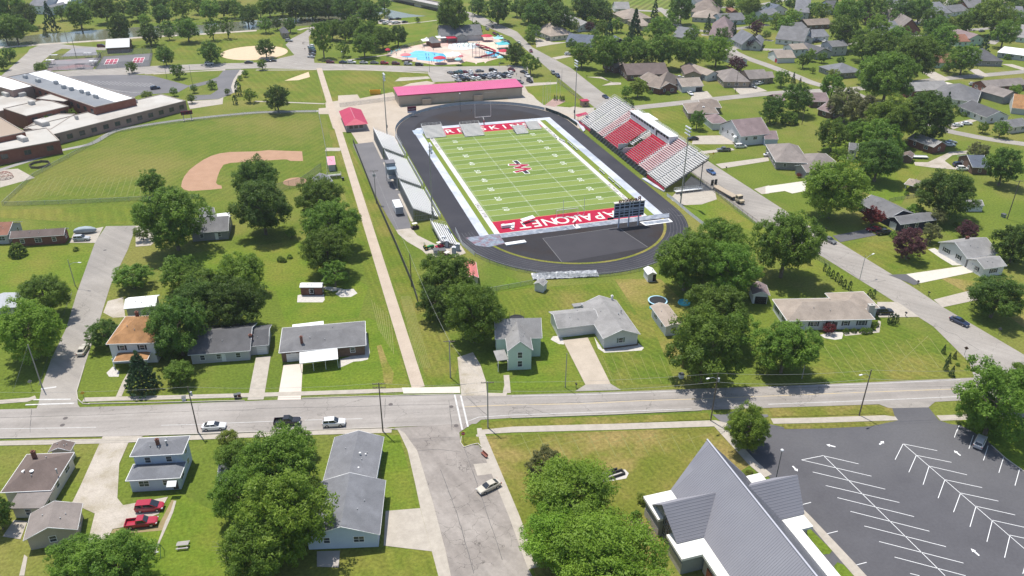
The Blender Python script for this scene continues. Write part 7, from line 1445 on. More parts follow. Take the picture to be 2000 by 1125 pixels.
# garden beds
def bed(c, r, pts, m, z=.03): t = T(c, r); sheet('garden_bed', [t(*p) for p in pts], m, z)
pale = mat('pale_stones', (.46,.43,.39),(.56,.53,.48), s=1.5, fine=.2, fs=6); mulch = mat('mulch', (.12,.08,.055),(.17,.12,.085), s=1.5, fine=.2)
bed(1,2, [(650,620),(655,555),(850,495),(845,345),(862,340),(888,500),(872,555),(820,568),(760,572),(700,600)], pale); bed(2,2, [(300,400),(320,375),(370,372),(410,410),(405,438),(365,435)], pale); bed(2,2, [(640,380),(705,475),(985,430),(1028,465),(1010,485),(720,503),(670,470)], pale); bed(2,2, [(715,465),(975,420),(985,445),(720,480)], mulch, .045)
bed(3,2, [(405,365),(500,335),(590,345),(575,395),(520,402),(440,388)], pale); bed(3,2, [(590,345),(840,330),(860,250),(880,260),(868,345),(600,372)], conc); bed(0,2, [(830,660),(880,610),(930,650),(925,690),(850,690)], pale); bed(1,1, [(480,1110),(600,1115),(680,1130),(600,1150)], pale); bed(1,2, [(620,45),(650,10),(760,5),(790,40),(740,68),(660,70)], pale); bed(1,2, [(320,110),(325,55),(350,50),(530,45),(535,90),(520,110)], pale)
bed(2,3, [(672,350),(700,318),(880,295),(910,325),(890,365),(720,395)], pale); bed(2,3, [(920,700),(1000,690),(1100,780),(1140,840),(1090,870),(1020,830)], mulch); bed(0,1, [(0,200),(140,190),(272,262),(0,338)], conc); bed(0,2, [(805,190),(840,100),(960,70),(975,225),(880,230)], gravel); bed(3,1, [(1250,820),(1300,810),(1400,870),(1480,930),(1530,945),(1440,945),(1350,890)], pale)
bed(1,0, [(220,630),(300,600),(410,560),(420,600),(330,625)], sand); bed(1,0, [(1080,635),(1120,605),(1340,595),(1360,612),(1160,630)], gravel); bed(1,0, [(1120,680),(1200,650),(1330,632),(1400,645),(1340,670),(1150,690)], plaza)
sheet('worn_lawn', [T(1,2)(*p) for p in [(940,450),(975,440),(1020,560),(1075,660),(1060,745),(1000,745),(985,640)]], g_dry, .024); sheet('worn_lawn', [T(0,3)(*p) for p in [(890,760),(1230,740),(1340,530),(1370,545),(1270,770),(930,800),(850,790)]], mat('bare_ground', (.30,.22,.12),(.24,.20,.09), s=.6, fine=.2), .03)
sheet('worn_lawn', [T(2,1)(*p) for p in [(1580,600),(1680,560),(1800,600),(1700,640),(1600,640)]], g_dry, .03)
# back-garden things
def tramp(lab, b, rr, rim):
    o = thing('trampoline', lab, 'trampoline', G(*b)); k = MB(); k.lathe([(.01,.78),(rr*.86,.78),(rr*.86,.82),(.01,.82)], 28); k.build('jumping_mat', blackp, o); k = MB(); k.lathe([(rr*.86,.80),(rr,.80),(rr,.9),(rr*.86,.9)], 28, caps=False); k.build('rim_pad', rim, o)
    for i in range(6): q = 2*pi*i/6; k = MB(); k.tube((cos(q)*rr*.93,sin(q)*rr*.93,0),(cos(q)*rr*.93,sin(q)*rr*.93,.8),.04); k.build('leg', galv, o)
    return o
tramp('big trampoline with a pale blue rim behind the white tan-roofed garage', (1284,592), 2.6, plain('pale_blue_pad', (.38,.60,.72)))
o = tramp('dark trampoline with net poles behind the mint house', (1009,628), 2.0, blackp); k = MB()
for i in range(8): q = 2*pi*i/8; k.tube((cos(q)*2,sin(q)*2,.8),(cos(q)*2,sin(q)*2,2.4),.03)
k.build('net_pole', steel_dark, o)
for lab, b, rr, m in (('turquoise paddling pool beside the big trampoline', (1336,592), 1.6, (.10,.50,.55)), ('light turquoise float lying below the big trampoline', (1275,602), .9, (.25,.60,.58))):
    o = thing('paddling_pool', lab, 'paddling pool', G(*b)); k = MB(); k.lathe([(.1,.05),(rr*.9,.05),(rr*.95,.4),(rr,.4),(rr*1.03,0)], 20); k.build('pool_wall', plain('turquoise_plastic', m), o)
sw = thing('swing_set', 'green-framed play swing set on the lawn at the bottom left', 'swing set', G(290,1084), radians(-12)); k = MB(); k.tube((-2.2,0,2.3),(2.4,0,2.3),.05)
for x in (-2.2,2.4): k.tube((x,0,2.3),(x-.1,-1,0),.045); k.tube((x,0,2.3),(x-.1,1,0),.045)
k.build('frame', plain('green_tube', (.04,.16,.13)), sw)
for x in (.6,1.5): k = MB(); k.box(x-.25,x+.25,-.1,.1,.55,.6); k.bar((x-.22,0,.6),(x-.22,0,2.3),.02); k.bar((x+.22,0,.6),(x+.22,0,2.3),.02); k.build('swing_seat', whitet, sw)
k = MB(); k.box(-2.1,-.9,-.7,.7,1.2,1.3); k.add([(-2.1,-.7,1.3),(-.9,-.7,1.3),(-.9,.7,1.3),(-2.1,.7,1.3),(-1.5,-.7,2.1),(-1.5,.7,2.1)], [(0,1,4),(2,3,5),(1,2,5,4),(3,0,4,5)]); k.build('platform', plain('green_plastic', (.05,.22,.14)), sw)
pt = thing('picnic_table', 'pale grey picnic table on the lawn left of the trees', 'picnic table', G(358,1068), radians(-8)); k = MB(); k.box(-1.0,1.0,-.38,.38,.70,.76); k.build('tabletop', greyp, pt)
for y in (-.75,.75): k = MB(); k.box(-1.0,1.0,y-.14,y+.14,.42,.47); k.build('bench_seat', greyp, pt)
for x in (-.7,.7): k = MB(); k.bar((x,-.7,0),(x,-.2,.7),.08); k.bar((x,.7,0),(x,.2,.7),.08); k.bar((x,-.75,.4),(x,.75,.4),.08); k.build('leg', greyp, pt)
mo = thing('memorial_bench', 'low black memorial frame on a gravel bed in the church lawn', 'memorial', G(1200,928), radians(8)); k = MB(); k.box(-2.0,2.0,-.75,-.5,0,.5); k.box(-2.0,2.0,.35,.6,0,.5); k.box(-2.0,-1.75,-.5,.35,0,.5); k.box(1.75,2.0,-.5,.35,0,.5); k.build('kerb_frame', blackp, mo); k = MB(); k.box(-1.0,1.1,.75,1.0,.0,.75); k.build('headstone', blackp, mo)
be = thing('street_bench', 'rusty red bench on the sidewalk by the cracked street', 'bench', G(946,891), radians(-70)); k = MB(); k.box(-.9,.9,-.25,.25,.40,.48); k.build('seat', plain('rust_red', (.20,.07,.05)), be); k = MB(); k.box(-.9,.9,.2,.28,.48,.95); k.build('backrest', plain('rust_red', (.20,.07,.05)), be)
for x in (-.7,.7): k = MB(); k.box(x-.05,x+.05,-.22,.22,0,.4); k.build('leg', steel_dark, be)
# gravel yard machines
Ya = lambda x, y: (800+x/12.5, 420+y/12.5)
tr = thing('tractor', 'green compact tractor parked on the gravel yard', 'tractor', G(*Ya(465,830)), radians(5)); gt = plain('tractor_green', (.02,.22,.06)); k = MB(); loft(k, [(-1.3,.40,.6,1.0),(0,.42,.5,1.05),(.4,.40,.5,1.2),(1.5,.36,.55,1.15),(1.7,.28,.6,1.0)]); k.build('bonnet', gt, tr); k = MB(); k.box(-1.1,-.5,-.3,.3,1.0,1.15); k.box(-1.2,-1.05,-.3,.3,1.1,1.6); k.build('seat', plain('seat_yellow', (.5,.38,.04)), tr); k = MB(); k.bar((-1.2,-.5,1),(-1.2,-.5,2.2),.07); k.bar((-1.2,.5,1),(-1.2,.5,2.2),.07); k.bar((-1.2,-.5,2.2),(-1.2,.5,2.2),.07); k.build('roll_bar', gt, tr)
for x, r_ in ((-.9,.62),(1.2,.42)):
    for y in (-.65,.65): k = MB(); k.tube((x,y-.15,r_),(x,y+.15,r_),r_,n=14); w_ = k.build('wheel', tyrem, tr); k = MB(); k.tube((x,y-.16,r_),(x,y+.16,r_),r_*.5,n=10); k.build('rim', plain('seat_yellow', (.5,.38,.04)), w_)
def cart(lab, b, m, ang):
    o = thing('utility_cart', lab, 'cart', G(*b), ang); k = MB(); k.box(-1.3,1.2,-.6,.6,.35,.75); k.add([(.5,-.6,.75),(1.2,-.6,.75),(1.2,.6,.75),(.5,.6,.75),(.6,-.5,1.1),(.6,.5,1.1)], [(0,1,4),(2,3,5),(1,2,5,4),(3,0,4,5)]); k.build('body', m, o); k = MB(); k.box(-.9,.7,-.6,.6,1.8,1.88); k.build('roof', plain('cart_roof', (.66,.62,.56)), o); k = MB()
    for x in (-.85,.65):
        for y in (-.55,.55): k.bar((x,y,.7),(x,y,1.8),.05)
    k.build('roof_frame', blackp, o); k = MB(); k.box(-.6,.0,-.5,.5,.75,.95); k.build('seat', blackp, o)
    for x in (-.85,.85):
        for y in (-.55,.55): k = MB(); k.tube((x,y-.1,.27),(x,y+.1,.27),.27,n=12); k.build('wheel', tyrem, o)
cart('red utility cart behind the green tractor', Ya(735,800), redm, .3); cart('dark cart with white roof at the bottom of the gravel yard', Ya(920,1040), blackp, .5); cart('black ride-on cart at the corner of the nearest visitor bleachers', Ya(135,330), plain('dark_brown_paint', (.06,.035,.03)), .2)
bin_('grey round-topped bin on the gravel yard', Ya(655,950), plain('bin_grey', (.27,.29,.33)), 1.7, 1.5, 'storage_bin'); bin_('dull pink bin between the grey bin and the cart', Ya(800,960), plain('bin_pink', (.42,.13,.19)), 1.9, 1.6, 'storage_bin')
def loo(lab, b, m):
    o = thing('portable_toilet', lab, 'portable toilet', G(*b), radians(-20)); k = MB(); k.box(-.58,.58,-.58,.58,0,2.1); k.build('cabin', m, o); k = MB(); k.add([(-.62,-.62,2.1),(.62,-.62,2.1),(.62,.62,2.1),(-.62,.62,2.1),(0,-.62,2.35),(0,.62,2.35)], [(0,1,4),(2,3,5),(1,2,5,4),(3,0,4,5)]); k.build('roof', plain('pale_grey_plastic', (.55,.56,.58)), o); k = MB(); k.box(-.42,.42,-.64,-.57,.1,1.95); k.build('door', plain('door_plastic', (.32,.36,.40)), o)
tlg = plain('teal_grey_plastic', (.20,.27,.31)); loo('grey-blue portable toilet at the right of the yard machines, near one', Ya(1085,940), tlg); loo('grey-blue portable toilet at the right of the yard machines, far one', Ya(1180,860), tlg); loo('dark portable toilet behind the red cart', Ya(915,780), plain('dark_teal_plastic', (.05,.08,.10))); loo('pale portable toilet at the end of the small silver bleacher', Ya(830,680), plain('grey_plastic', (.36,.38,.41)))
bt = thing('box_trailer', 'white box trailer parked behind the visitor bleachers', 'trailer', (-27.6,16.8,0)); k = MB(); k.box(-1.25,1.25,-3.4,3.4,.6,3.0); k.build('box', plain('trailer_white', (.70,.70,.70)), bt); k = MB(); k.box(-1.2,1.2,-3.45,-3.38,.7,2.9); k.build('rear_door', plain('trailer_grey', (.36,.37,.40)), bt); k = MB(); k.box(-.08,.08,3.4,4.8,.5,.62); k.build('drawbar', steel_dark, bt)
for x in (-1.1,1.1): k = MB(); k.tube((x-.12,-.3,.35),(x+.12,-.3,.35),.35,n=12); k.build('wheel', tyrem, bt)
dp = thing('skip_container', 'yellow skip container on the plaza edge', 'skip', G(733,184), radians(-5)); k = MB(); k.add([(-2.4,-1,.0),(2.4,-1,0),(2.4,1,0),(-2.4,1,0),(-2.7,-1.1,2.0),(2.7,-1.1,2.0),(2.7,1.1,2.0),(-2.7,1.1,2.0),(-2.5,-.95,2.0),(2.5,-.95,2.0),(2.5,.95,2.0),(-2.5,.95,2.0),(-2.3,-.9,.3),(2.3,-.9,.3),(2.3,.9,.3),(-2.3,.9,.3)], [(0,3,2,1),(0,1,5,4),(1,2,6,5),(2,3,7,6),(3,0,4,7),(4,5,9,8),(5,6,10,9),(6,7,11,10),(7,4,8,11),(8,9,13,12),(9,10,14,13),(10,11,15,14),(11,8,12,15),(12,13,14,15)]); k.build('container', plain('skip_yellow', (.62,.36,.02)), dp)
# flatbed truck on the diagonal road
p, q = G(1393,368), G(1450,400); d = q-p; ft = thing('flatbed_truck', 'tan flatbed truck driving behind the grandstand', 'truck', (p+q)/2+V((0,0,.06)), atan2(d.y,d.x)); tp = plain('truck_tan', (.46,.38,.26)); L2 = d.length/2
k = MB(); loft(k, [(L2-2.9,1.1,.7,1.6),(L2-1.3,1.1,.6,1.6),(L2-.9,.95,.6,1.55),(L2,.85,.65,1.35)]); k.box(L2-2.9,L2-1.4,-1.0,1.0,1.55,2.7); k.build('cab', tp, ft); k = MB(); k.box(L2-1.42,L2-1.36,-.9,.9,1.75,2.5); k.box(L2-2.6,L2-1.7,-1.03,1.03,1.75,2.45); k.build('window', carglass, ft)
k = MB(); k.box(-L2,L2-4.2,-1.25,1.25,1.15,1.4); k.build('flatbed', mat('plank_deck', (.33,.27,.20),(.42,.35,.27), s=2), ft); k = MB(); k.box(-L2+.6,L2-1,-.45,.45,.75,1.14); k.build('chassis', blackp, ft)
for y in (-.75,.75): k = MB(); k.box(-L2-.05,-L2+.1,y-.55,y+.55,1.4,3.3); k.build('ramp_flap', blackp, ft)
for x in (-L2+1.6,-L2+2.8,L2-4.6,L2-1.0):
    for y in (-1.0,1.0): k = MB(); k.tube((x,y-.15,.5),(x,y+.15,.5),.5,n=12); k.build('wheel', tyrem, ft)
bo = thing('covered_boat', 'boat under a blue-grey cover beside the brick ranch', 'boat', G(168,455), radians(-8)); k = MB(); loft(k, [(-3.2,.9,.5,1.3),(-2,1.15,.5,1.7),(0,1.2,.5,1.9),(1.6,1.0,.5,1.75),(2.8,.55,.6,1.45),(3.3,.15,.8,1.2)]); k.build('cover', mat('boat_cover', (.26,.31,.34),(.34,.39,.42), s=.6, fine=.15), bo, smooth=True); k = MB(); k.box(-2.5,4.2,-.1,.1,.35,.5); k.build('trailer_frame', galv, bo)
for y in (-1,1): k = MB(); k.tube((-.8,y-.1,.33),(-.8,y+.1,.33),.33,n=10); k.build('wheel', tyrem, bo)
def caravan(lab, b, ang, L_=6):
    o = thing('travel_trailer', lab, 'trailer', G(*b), ang); k = MB(); loft(k, [(-L_/2,1.0,.6,2.6),(-L_/2+.4,1.2,.5,3.0),(L_/2-.8,1.2,.5,3.0),(L_/2,1.0,.7,2.0)]); k.build('body', plain('trailer_white', (.70,.70,.70)), o); k = MB(); k.box(-1.6,.4,-1.215,-1.19,1.5,2.2); k.build('window', carglass, o); k = MB(); k.box(-L_/2+.5,L_/2-.6,-1.21,1.21,1.0,1.15); k.build('stripe', plain('trailer_stripe', (.25,.28,.32)), o)
    for y in (-1,1): k = MB(); k.tube((0,y-.12,.35),(0,y+.12,.35),.35,n=10); k.build('wheel', tyrem, o)
caravan('white travel trailer beside the white gabled house on the side street', T(2,0)(1580,612), radians(-40)); caravan('white camper behind the dark round tree in front of the mauve roof', (1447,279), radians(-10), 7)
ut = thing('flat_trailer', 'white empty flat trailer on the lawn by the small brown shed', 'trailer', G(*T(3,1)(1185,108)), radians(-22)); k = MB(); k.box(-3,3,-1.1,1.1,.55,.65); k.box(-3,3,-1.1,-1.04,.65,.9); k.box(-3,3,1.04,1.1,.65,.9); k.build('deck', whitet, ut)
for y in (-1.15,1.15): k = MB(); k.tube((0,y-.1,.3),(0,y+.1,.3),.3,n=10); k.build('wheel', tyrem, ut)
# flagpoles and memorial by the plaza
t = T(2,0)
for i, (x, y, h) in enumerate(((240,815,10),(262,808,10),(276,802,10),(294,795,10),(345,800,14),(372,785,11))):
    o = put('flagpole', None, None, G(*t(x,y))); k = MB(); k.tube((0,0,0),(0,0,h),.07,.04,6); k.build('pole', whitet, o); k = MB(); k.lathe([(.02,0),(.11,.1),(.02,.2)], 8, (0,0,h)); k.build('finial', whitet, o); later(o, 'bare white flagpole', 'on the lawn by the brick-paved memorial', 'flagpole', 'flagpoles by the memorial')
TR(2,0,'around the small memorial by the flagpoles', [('v',332,762,16),('v',350,765,16),('v',378,768,16),('v',392,770,16),('v',405,768,16)], 'dark shrubs around the memorial')
# ball field bits
t = T(0,0); sg2 = thing('field_scoreboard', 'maroon scoreboard on two legs at the outfield path', 'scoreboard', G(*t(1465,938)), radians(10))
for x in (-1.6,1.6): k = MB(); k.box(x-.15,x+.15,-.12,.12,0,4.2); k.build('leg', galv, sg2); k = MB(); k.box(x-.5,x+.5,-.4,.4,.03,.2); k.build('footing', conc2, sg2)
k = MB(); k.box(-2.4,2.4,-.2,.2,2.6,4.3); k.build('panel', plain('maroon_panel', (.13,.01,.03)), sg2); k = MB(); [k.box(x,x+.8,-.23,-.2,3.0,3.7) for x in (-2,-.4,1.2)]; k.build('digit_panel', blackp, sg2)
gp = thing('gaga_pit', 'low octagonal wooden play pit by the school', 'play pit', G(*T(0,1)(312,165))); k = MB()
for i in range(8): q, q2 = 2*pi*i/8, 2*pi*(i+1)/8; k.bar((3.6*cos(q),3.6*sin(q),.45),(3.6*cos(q2),3.6*sin(q2),.45),.12,.9)
k.build('wall', woodp, gp); dk = thing('climbing_dome', 'reddish climbing dome on the concrete pad by the school', 'climbing frame', G(*T(0,1)(45,262))); k = MB()
for j in range(3):
    for i in range(9):
        f = lambda a_, b_: (2.6*cos(2*pi*a_/9)*cos(b_*.5), 2.6*sin(2*pi*a_/9)*cos(b_*.5), .1+2.4*sin(b_*.5)); k.tube(f(i,j),f(i+1,j),.05,n=5); k.tube(f(i,j),f(i+.5,j+1),.05,n=5); k.tube(f(i+1,j),f(i+.5,j+1),.05,n=5)
k.build('bars', plain('faded_red_tube', (.36,.16,.13)), dk)
fence('wire_fence', 'long wire fence along the lower edge of the ball field', [(10,402),(140,398),(280,391),(390,388)], 1.4, 4.5, px=True); fence('wire_fence', 'wire fence along the outfield beside the gravel path', [(5,402),(65,346),(165,291),(228,259),(300,246),(375,237),(500,223),(618,221)], 1.4, 5, px=True); fence('wire_fence', 'wire fence between the ball field and the long path', [(622,222),(630,258),(637,297),(640,345)], 1.6, 4.5, px=True); fence('ball_backstop', 'dark chain-link backstop fence by the home plate', [(470,386),(540,375),(590,362),(628,334)], 3.0, 4.5, pm=steel_dark, px=True)
fence('boundary_fence', 'dark mesh fence separating the long path from the stadium lane', [(690,279),(735,395),(772,478),(806,560),(816,592)], 2.0, 4, pm=steel_dark, mesh=mat('fence_screen', (.05,.055,.05),(.08,.085,.08), s=.5), mesh_name='screen', px=True, thick=.03)
fence('road_fence', 'brown iron fence along the diagonal road behind the grandstand', [(1349,344),(1395,376),(1440,412),(1478,440)], 1.8, 3, pm=plain('brown_iron', (.16,.10,.07)), px=True); fence('road_fence', 'brown iron fence along the diagonal road by the ticket booth', [(1088,160),(1120,186),(1152,210)], 1.6, 3, pm=plain('brown_iron', (.16,.10,.07)), px=True); fence('wire_fence', 'wire fence behind the back lawns below the silver tarpaulin', [(946,572),(1040,555)], 1.3, 4, px=True); fence('wire_fence', 'wire fence on the plaza by the crimson-roofed concession building', [(664,209),(705,204),(775,195)], 1.8, 4, px=True); fence('garden_fence', 'dark rail fence in the back lawn of the black-blue house', [(1736,394),(1772,388),(1807,382)], 1.2, 3, pm=steel_dark, px=True); fence('garden_fence', 'low dark rail fence by the columnar evergreens', [(1590,504),(1620,522)], 1.2, 2.5, pm=steel_dark, px=True); fence('pool_fence', 'black fence along the park side of the swimming pool', [(755,112),(792,92),(826,84)], 1.8, 4, pm=steel_dark, px=True, mesh=linkm)
bleacher('portable_bleacher', 'tiny silver bleacher behind the pink-roofed dugout', G(652,344), pi, 5, 4)
sh_ = thing('equipment_boards', 'white padded blocking sled lying on the near end zone', 'sled', (3.6,-5.3,.07)); k = MB(); k.box(-2,2,-.5,.5,.1,1.0); k.box(1.0,1.8,-1.9,-.5,.1,.6); k.build('pads', whitet, sh_); k = MB(); k.box(-1.8,1.8,-.8,.8,.02,.1); k.build('skid', steel_dark, sh_)
tb_ = thing('tilted_platform', 'white tilted board leaning on the near end zone lettering', 'board', (11.2,-3.0,.07), radians(22)); k = MB(); k.add([(-2.6,-.7,.9),(2.6,-.7,.9),(2.6,.7,1.3),(-2.6,.7,1.3),(-2.6,-.7,1.0),(2.6,-.7,1.0),(2.6,.7,1.4),(-2.6,.7,1.4)], [(0,3,2,1),(4,5,6,7),(0,1,5,4),(1,2,6,5),(2,3,7,6),(3,0,4,7)]); k.build('board', whitet, tb_); k = MB(); [k.bar((x,0,0),(x,0,1.05),.1) for x in (-2,2)]; k.build('stand', steel_dark, tb_)
for lab, P_ in (('white landing mat at the near left of the black court', (2.6,-17.4,6.5,1.7)), ('small white mat by the goalpost at the near end zone', (24.8,-11.4,1.6,3.0))):
    o = thing('landing_mat', lab, 'mat', (P_[0],P_[1],.07), .05); k = MB(); k.box(-P_[2]/2,P_[2]/2,-P_[3]/2,P_[3]/2,0,.35); k.build('mat', whitet, o)
for i, (x, y, a_) in enumerate(((51.7,17.5,0),(51.7,23.5,0),(51.7,32,0),(51.7,60,0),(51.7,66,0),(50.2,71,.2),(49.2,76,-.2))):
    o = put('team_bench', None, None, (x,y,.07), pi/2+a_); k = MB(); k.box(-2.2,2.2,-.2,.2,.42,.47); k.build('seat', alu, o); k = MB(); k.box(-2.2,2.2,.2,.26,.6,.9); k.build('backrest', alu, o)
    for q_ in (-1.8,1.8): k = MB(); k.box(q_-.05,q_+.05,-.2,.25,0,.9 if 0 else .42); k.build('leg', galv, o)
    later(o, 'silver team bench', 'on the right sideline of the football field', 'bench', 'team benches on the sideline')
# courts
t = T(0,0); sheet('sports_court', [t(*p) for p in [(365,552),(720,540),(790,448),(400,470)]], mat('old_court', (.20,.195,.205),(.26,.24,.25), s=.1, c3=(.34,.20,.20), s3=.06, fine=.1), .06); sheet('sports_court', [t(*p) for p in [(745,540),(1168,515),(1190,415),(805,440)]], lot2, .06); sheet('sports_court', [t(*p) for p in [(475,442),(760,430),(740,368),(560,380)]], mat('pale_court', (.24,.235,.245),(.29,.285,.29), s=.1), .06)
for P_ in ([(808,505),(910,499),(926,458),(832,462)], [(1024,494),(1112,490),(1130,447),(1046,451)]):
    q4 = [G(*t(*p)) for p in P_]; sheet('pickleball_court', P_ and [t(*p) for p in P_], white, .064); ct = sum(q4, V())/4
    for u0, u1, v0, v1 in ((0,.31,0,.48),(0,.31,.52,1),(.35,.65,0,1),(.69,1,0,.48),(.69,1,.52,1)):
        f = lambda u, v: (q4[0]*(1-u)+q4[1]*u)*(1-v)+(q4[3]*(1-u)+q4[2]*u)*v
        g4 = [f(.04+.92*a_, .04+.92*b_) for a_, b_ in ((u0,v0),(u1,v0),(u1,v1),(u0,v1))]; sheet('pickleball_court', [(p.x,p.y,0) for p in g4], plain('court_pink', (.36,.07,.11), .8), .068)
fence('court_fence', 'tall dark fence round the pink pickleball courts', [t(*p) for p in [(745,540),(1168,515),(1190,415),(805,440),(745,540)]], 3.2, 5, pm=steel_dark, px=True); fence('court_fence', 'tall fence round the older grey courts at the left', [t(*p) for p in [(365,552),(720,540),(790,448),(400,470),(365,552)]], 3.2, 6, pm=steel_dark, px=True)
for x, y in ((398,500),(425,460),(690,445),(375,525),(628,533),(735,508)): o = put('shade_bench', None, None, G(*t(x,y)), radians(-13)); k = MB(); k.box(-2.2,2.2,-1,1,2.3,2.4); k.build('canopy', whitet if y < 510 else blackp, o); k = MB(); [k.bar((a_,b_,0),(a_,b_,2.3),.08) for a_ in (-2,2) for b_ in (-.8,.8)]; k.build('frame', steel_dark, o); later(o, 'small shade canopy', 'at the old grey courts', 'shade canopy', 'shade canopies at the courts')
# bridge over the river
t = T(1,0); br = thing('road_bridge', 'concrete road bridge crossing the river at the top', 'bridge', G(*t(1240,60))); A_, B_ = G(*t(1060,12)), G(*t(1425,92)); O = G(*t(1240,60)); d = (B_-A_); L_ = d.length; d.normalize(); n = V((-d.y,d.x,0)); m0 = (A_+B_)/2-O+n*5
k = MB(); k.obox(m0, d, n, L_/2+6, 5, 2.6, 3.6); k.build('deck', mat('bridge_road', (.36,.34,.32),(.42,.40,.38), s=.2), br)
for s_ in (-1,1): k = MB(); k.obox(m0+n*s_*5.2, d, n, L_/2+6, .2, 2.4, 4.5); k.build('parapet', conc, br)
for f in (-.5,.05,.55): k = MB(); k.obox(m0+d*L_*f, d, n, 1.2 if f < 0 else 4, 4.4, 0, 2.6); k.build('pier', conc2, br)
# ------------------------------------------------------------------ swimming pool
Pa = lambda x, y: (740+x/12.5, 60+y/12.5); Pb = lambda x, y: (880+x/12.5, 60+y/12.5); t = T(1,0)
pd = mat('pool_deck', (.52,.42,.34),(.60,.50,.42), s=.15, c3=(.50,.34,.30), s3=.10, fine=.12); sheet('pool_deck', [t(*p) for p in [(1010,432),(1050,400),(1130,378),(1290,345),(1420,305),(1470,300),(1850,285),(1900,310),(1985,355),(1970,420),(1890,455),(1800,480),(1780,500),(1560,500),(1400,508),(1300,490),(1150,470)]], pd, .055)
sheet('pool_water', [Pa(*p) for p in [(545,640),(700,575),(900,490),(1050,490),(1640,572),(1650,700),(1480,765),(940,712),(930,660),(700,655)]], poolw, .075); sheet('pool_water', [Pb(*p) for p in [(830,510),(1195,520),(1180,600),(1080,645),(1000,640),(900,570)]], poolw, .075); sheet('splash_pad', [Pb(*p) for p in [(-40,340),(100,310),(380,300),(620,310),(660,400),(560,440),(380,460),(60,470),(-60,430)]], mat('splash_pad', (.66,.68,.68),(.56,.64,.66), s=.2, fine=.1), .072); sheet('splash_pad', [Pb(*p) for p in [(640,300),(1100,270),(1180,430),(1000,480),(760,470)]], mat('sandy_pad', (.58,.47,.36),(.66,.56,.44), s=.2), .070)
lawn([Pb(*p) for p in [(260,800),(380,750),(600,790),(620,840),(280,860)]], g_bright, .08); lawn([Pb(*p) for p in [(640,790),(820,760),(860,830),(1020,800),(1000,760),(1100,700),(1400,720),(1450,790),(1100,840),(650,850)]], g_bright, .08)
H = house('pool_house', 'grey-roofed pool house with red and stone walls', [('g',t(1438,285),t(1768,275),t(1740,222),3.2,{'win':0}), ('x',t(1560,290),t(1650,285),t(1600,235),3.4,{'wall':'greyb','win':0})], I, 'lgrey', 'grey', far=True); H.garage(t(1590,318), t(1625,316), 2.4, blackp)
for nm, A, B, C, h, m in (('white_canopy_roof',(1415,300),(1485,296),(1480,278),2.9,whitet),('red_canopy_roof',(1490,302),(1570,298),(1565,265),2.9,redm)):
    c_2, d2, L2_, W2 = rect3(t(*A), t(*B), t(*C), h); o = thing('canopy', ('white' if 'white' in nm else 'red')+' flat canopy in front of the pool house', 'canopy', c_2, atan2(d2.y,d2.x)); k = MB(); k.box(-L2_/2,L2_/2,-W2/2,W2/2,h,h+.15); k.build('roof', m, o); [MB().box(x-.1,x+.1,y-.1,y+.1,0,h).build('post', steel_dark if m is whitet else redm, o) for x in (-L2_/2+.3,L2_/2-.3) for y in (-W2/2+.3,W2/2-.3)]
H = house('pool_kiosk', 'small hut with pyramid grey roof beside the white tent', [('h',t(1368,338),t(1445,332),t(1405,298),2.8,{'win':0})], I, 'brick', 'grey', far=True)
def parasol(lab, b, r_, c, h=3.0, kind='dome'):
    o = thing('pool_umbrella' if kind != 'tent' else 'peaked_tent', lab, 'umbrella' if kind != 'tent' else 'tent', G(*b)); k = MB()
    if kind == 'tent': k.add([(x*r_,y*r_,h) for x, y in ((-1,-1),(1,-1),(1,1),(-1,1))]+[(x*r_*.35,y*r_*.35,h+.7) for x, y in ((-1,-1),(1,-1),(1,1),(-1,1))]+[(0,0,h+1.9)], [(0,1,5,4),(1,2,6,5),(2,3,7,6),(3,0,4,7),(4,5,8),(5,6,8),(6,7,8),(7,4,8)])
    else: k.lathe([(r_,h),(r_*1.02,h+.08),(r_*.75,h+.55),(r_*.4,h+.9),(.05,h+1.0)], 16)
    k.build('canopy', plain('canvas_'+c, dict(red=(.46,.02,.05), pink=(.58,.18,.20), white=(.76,.74,.70), teal=(.08,.42,.46), aqua=(.30,.62,.64))[c], .7), o)
    for x, y in (((-.95,-.95),(.95,-.95),(.95,.95),(-.95,.95)) if kind == 'tent' else ((0,0),)): MB().tube((x*r_,y*r_,0),(x*r_,y*r_,h+(.0 if kind == 'tent' else .9)),.06).build('pole', whitet, o)
for lab, b, r_, c, kd in (('faded pink umbrella at the near edge of the big pool',(793,118),3.2,'pink','dome'),('bright red umbrella at the near corner of the big pool',(859,124),3.6,'red','dome'),('big red umbrella at the right end of the pool house',(951,80),3.6,'red','dome'),('red umbrella by the dark tree at the right of the small pool',(983,110),3.0,'red','dome'),('white peaked tent beside the small hut',(834,88),3.2,'white','tent'),('large white peaked tent between the two pools',(885,117),4.6,'white','tent'),('pale aqua umbrella on the grass by the lot',(977,123),1.8,'aqua','dome'),('wide turquoise canopy behind the small pool',(982,95),3.8,'teal','tent'),('aqua canopy near the parked cars behind the pool',(973,84),2.8,'aqua','tent'),('pink umbrella right of the large white tent',(900,121),1.6,'pink','dome'),('pale aqua umbrella in front of the large white tent',(895,127),2.0,'aqua','dome'),('red lifeguard canopy at the left end of the pool',(758,108),1.6,'red','dome')): parasol(lab, b, r_, c, kind=kd)
sl = thing('water_slide', 'red and black water slides on a white pipe tower', 'water slide', G(*Pb(620,640)), radians(-15)); k = MB()
for x in (-2,0,2):
    for y in (-2,2): k.tube((x,y,0),(x,y,7.2),.12)
for z in (2.5,5,7): k.bar((-2,-2,z),(2,-2,z),.1); k.bar((-2,2,z),(2,2,z),.1); k.bar((-2,-2,z),(-2,2,z),.1)
k.box(-2.1,2.1,-2.1,2.1,5.9,6.05); k.build('tower', galv, sl)
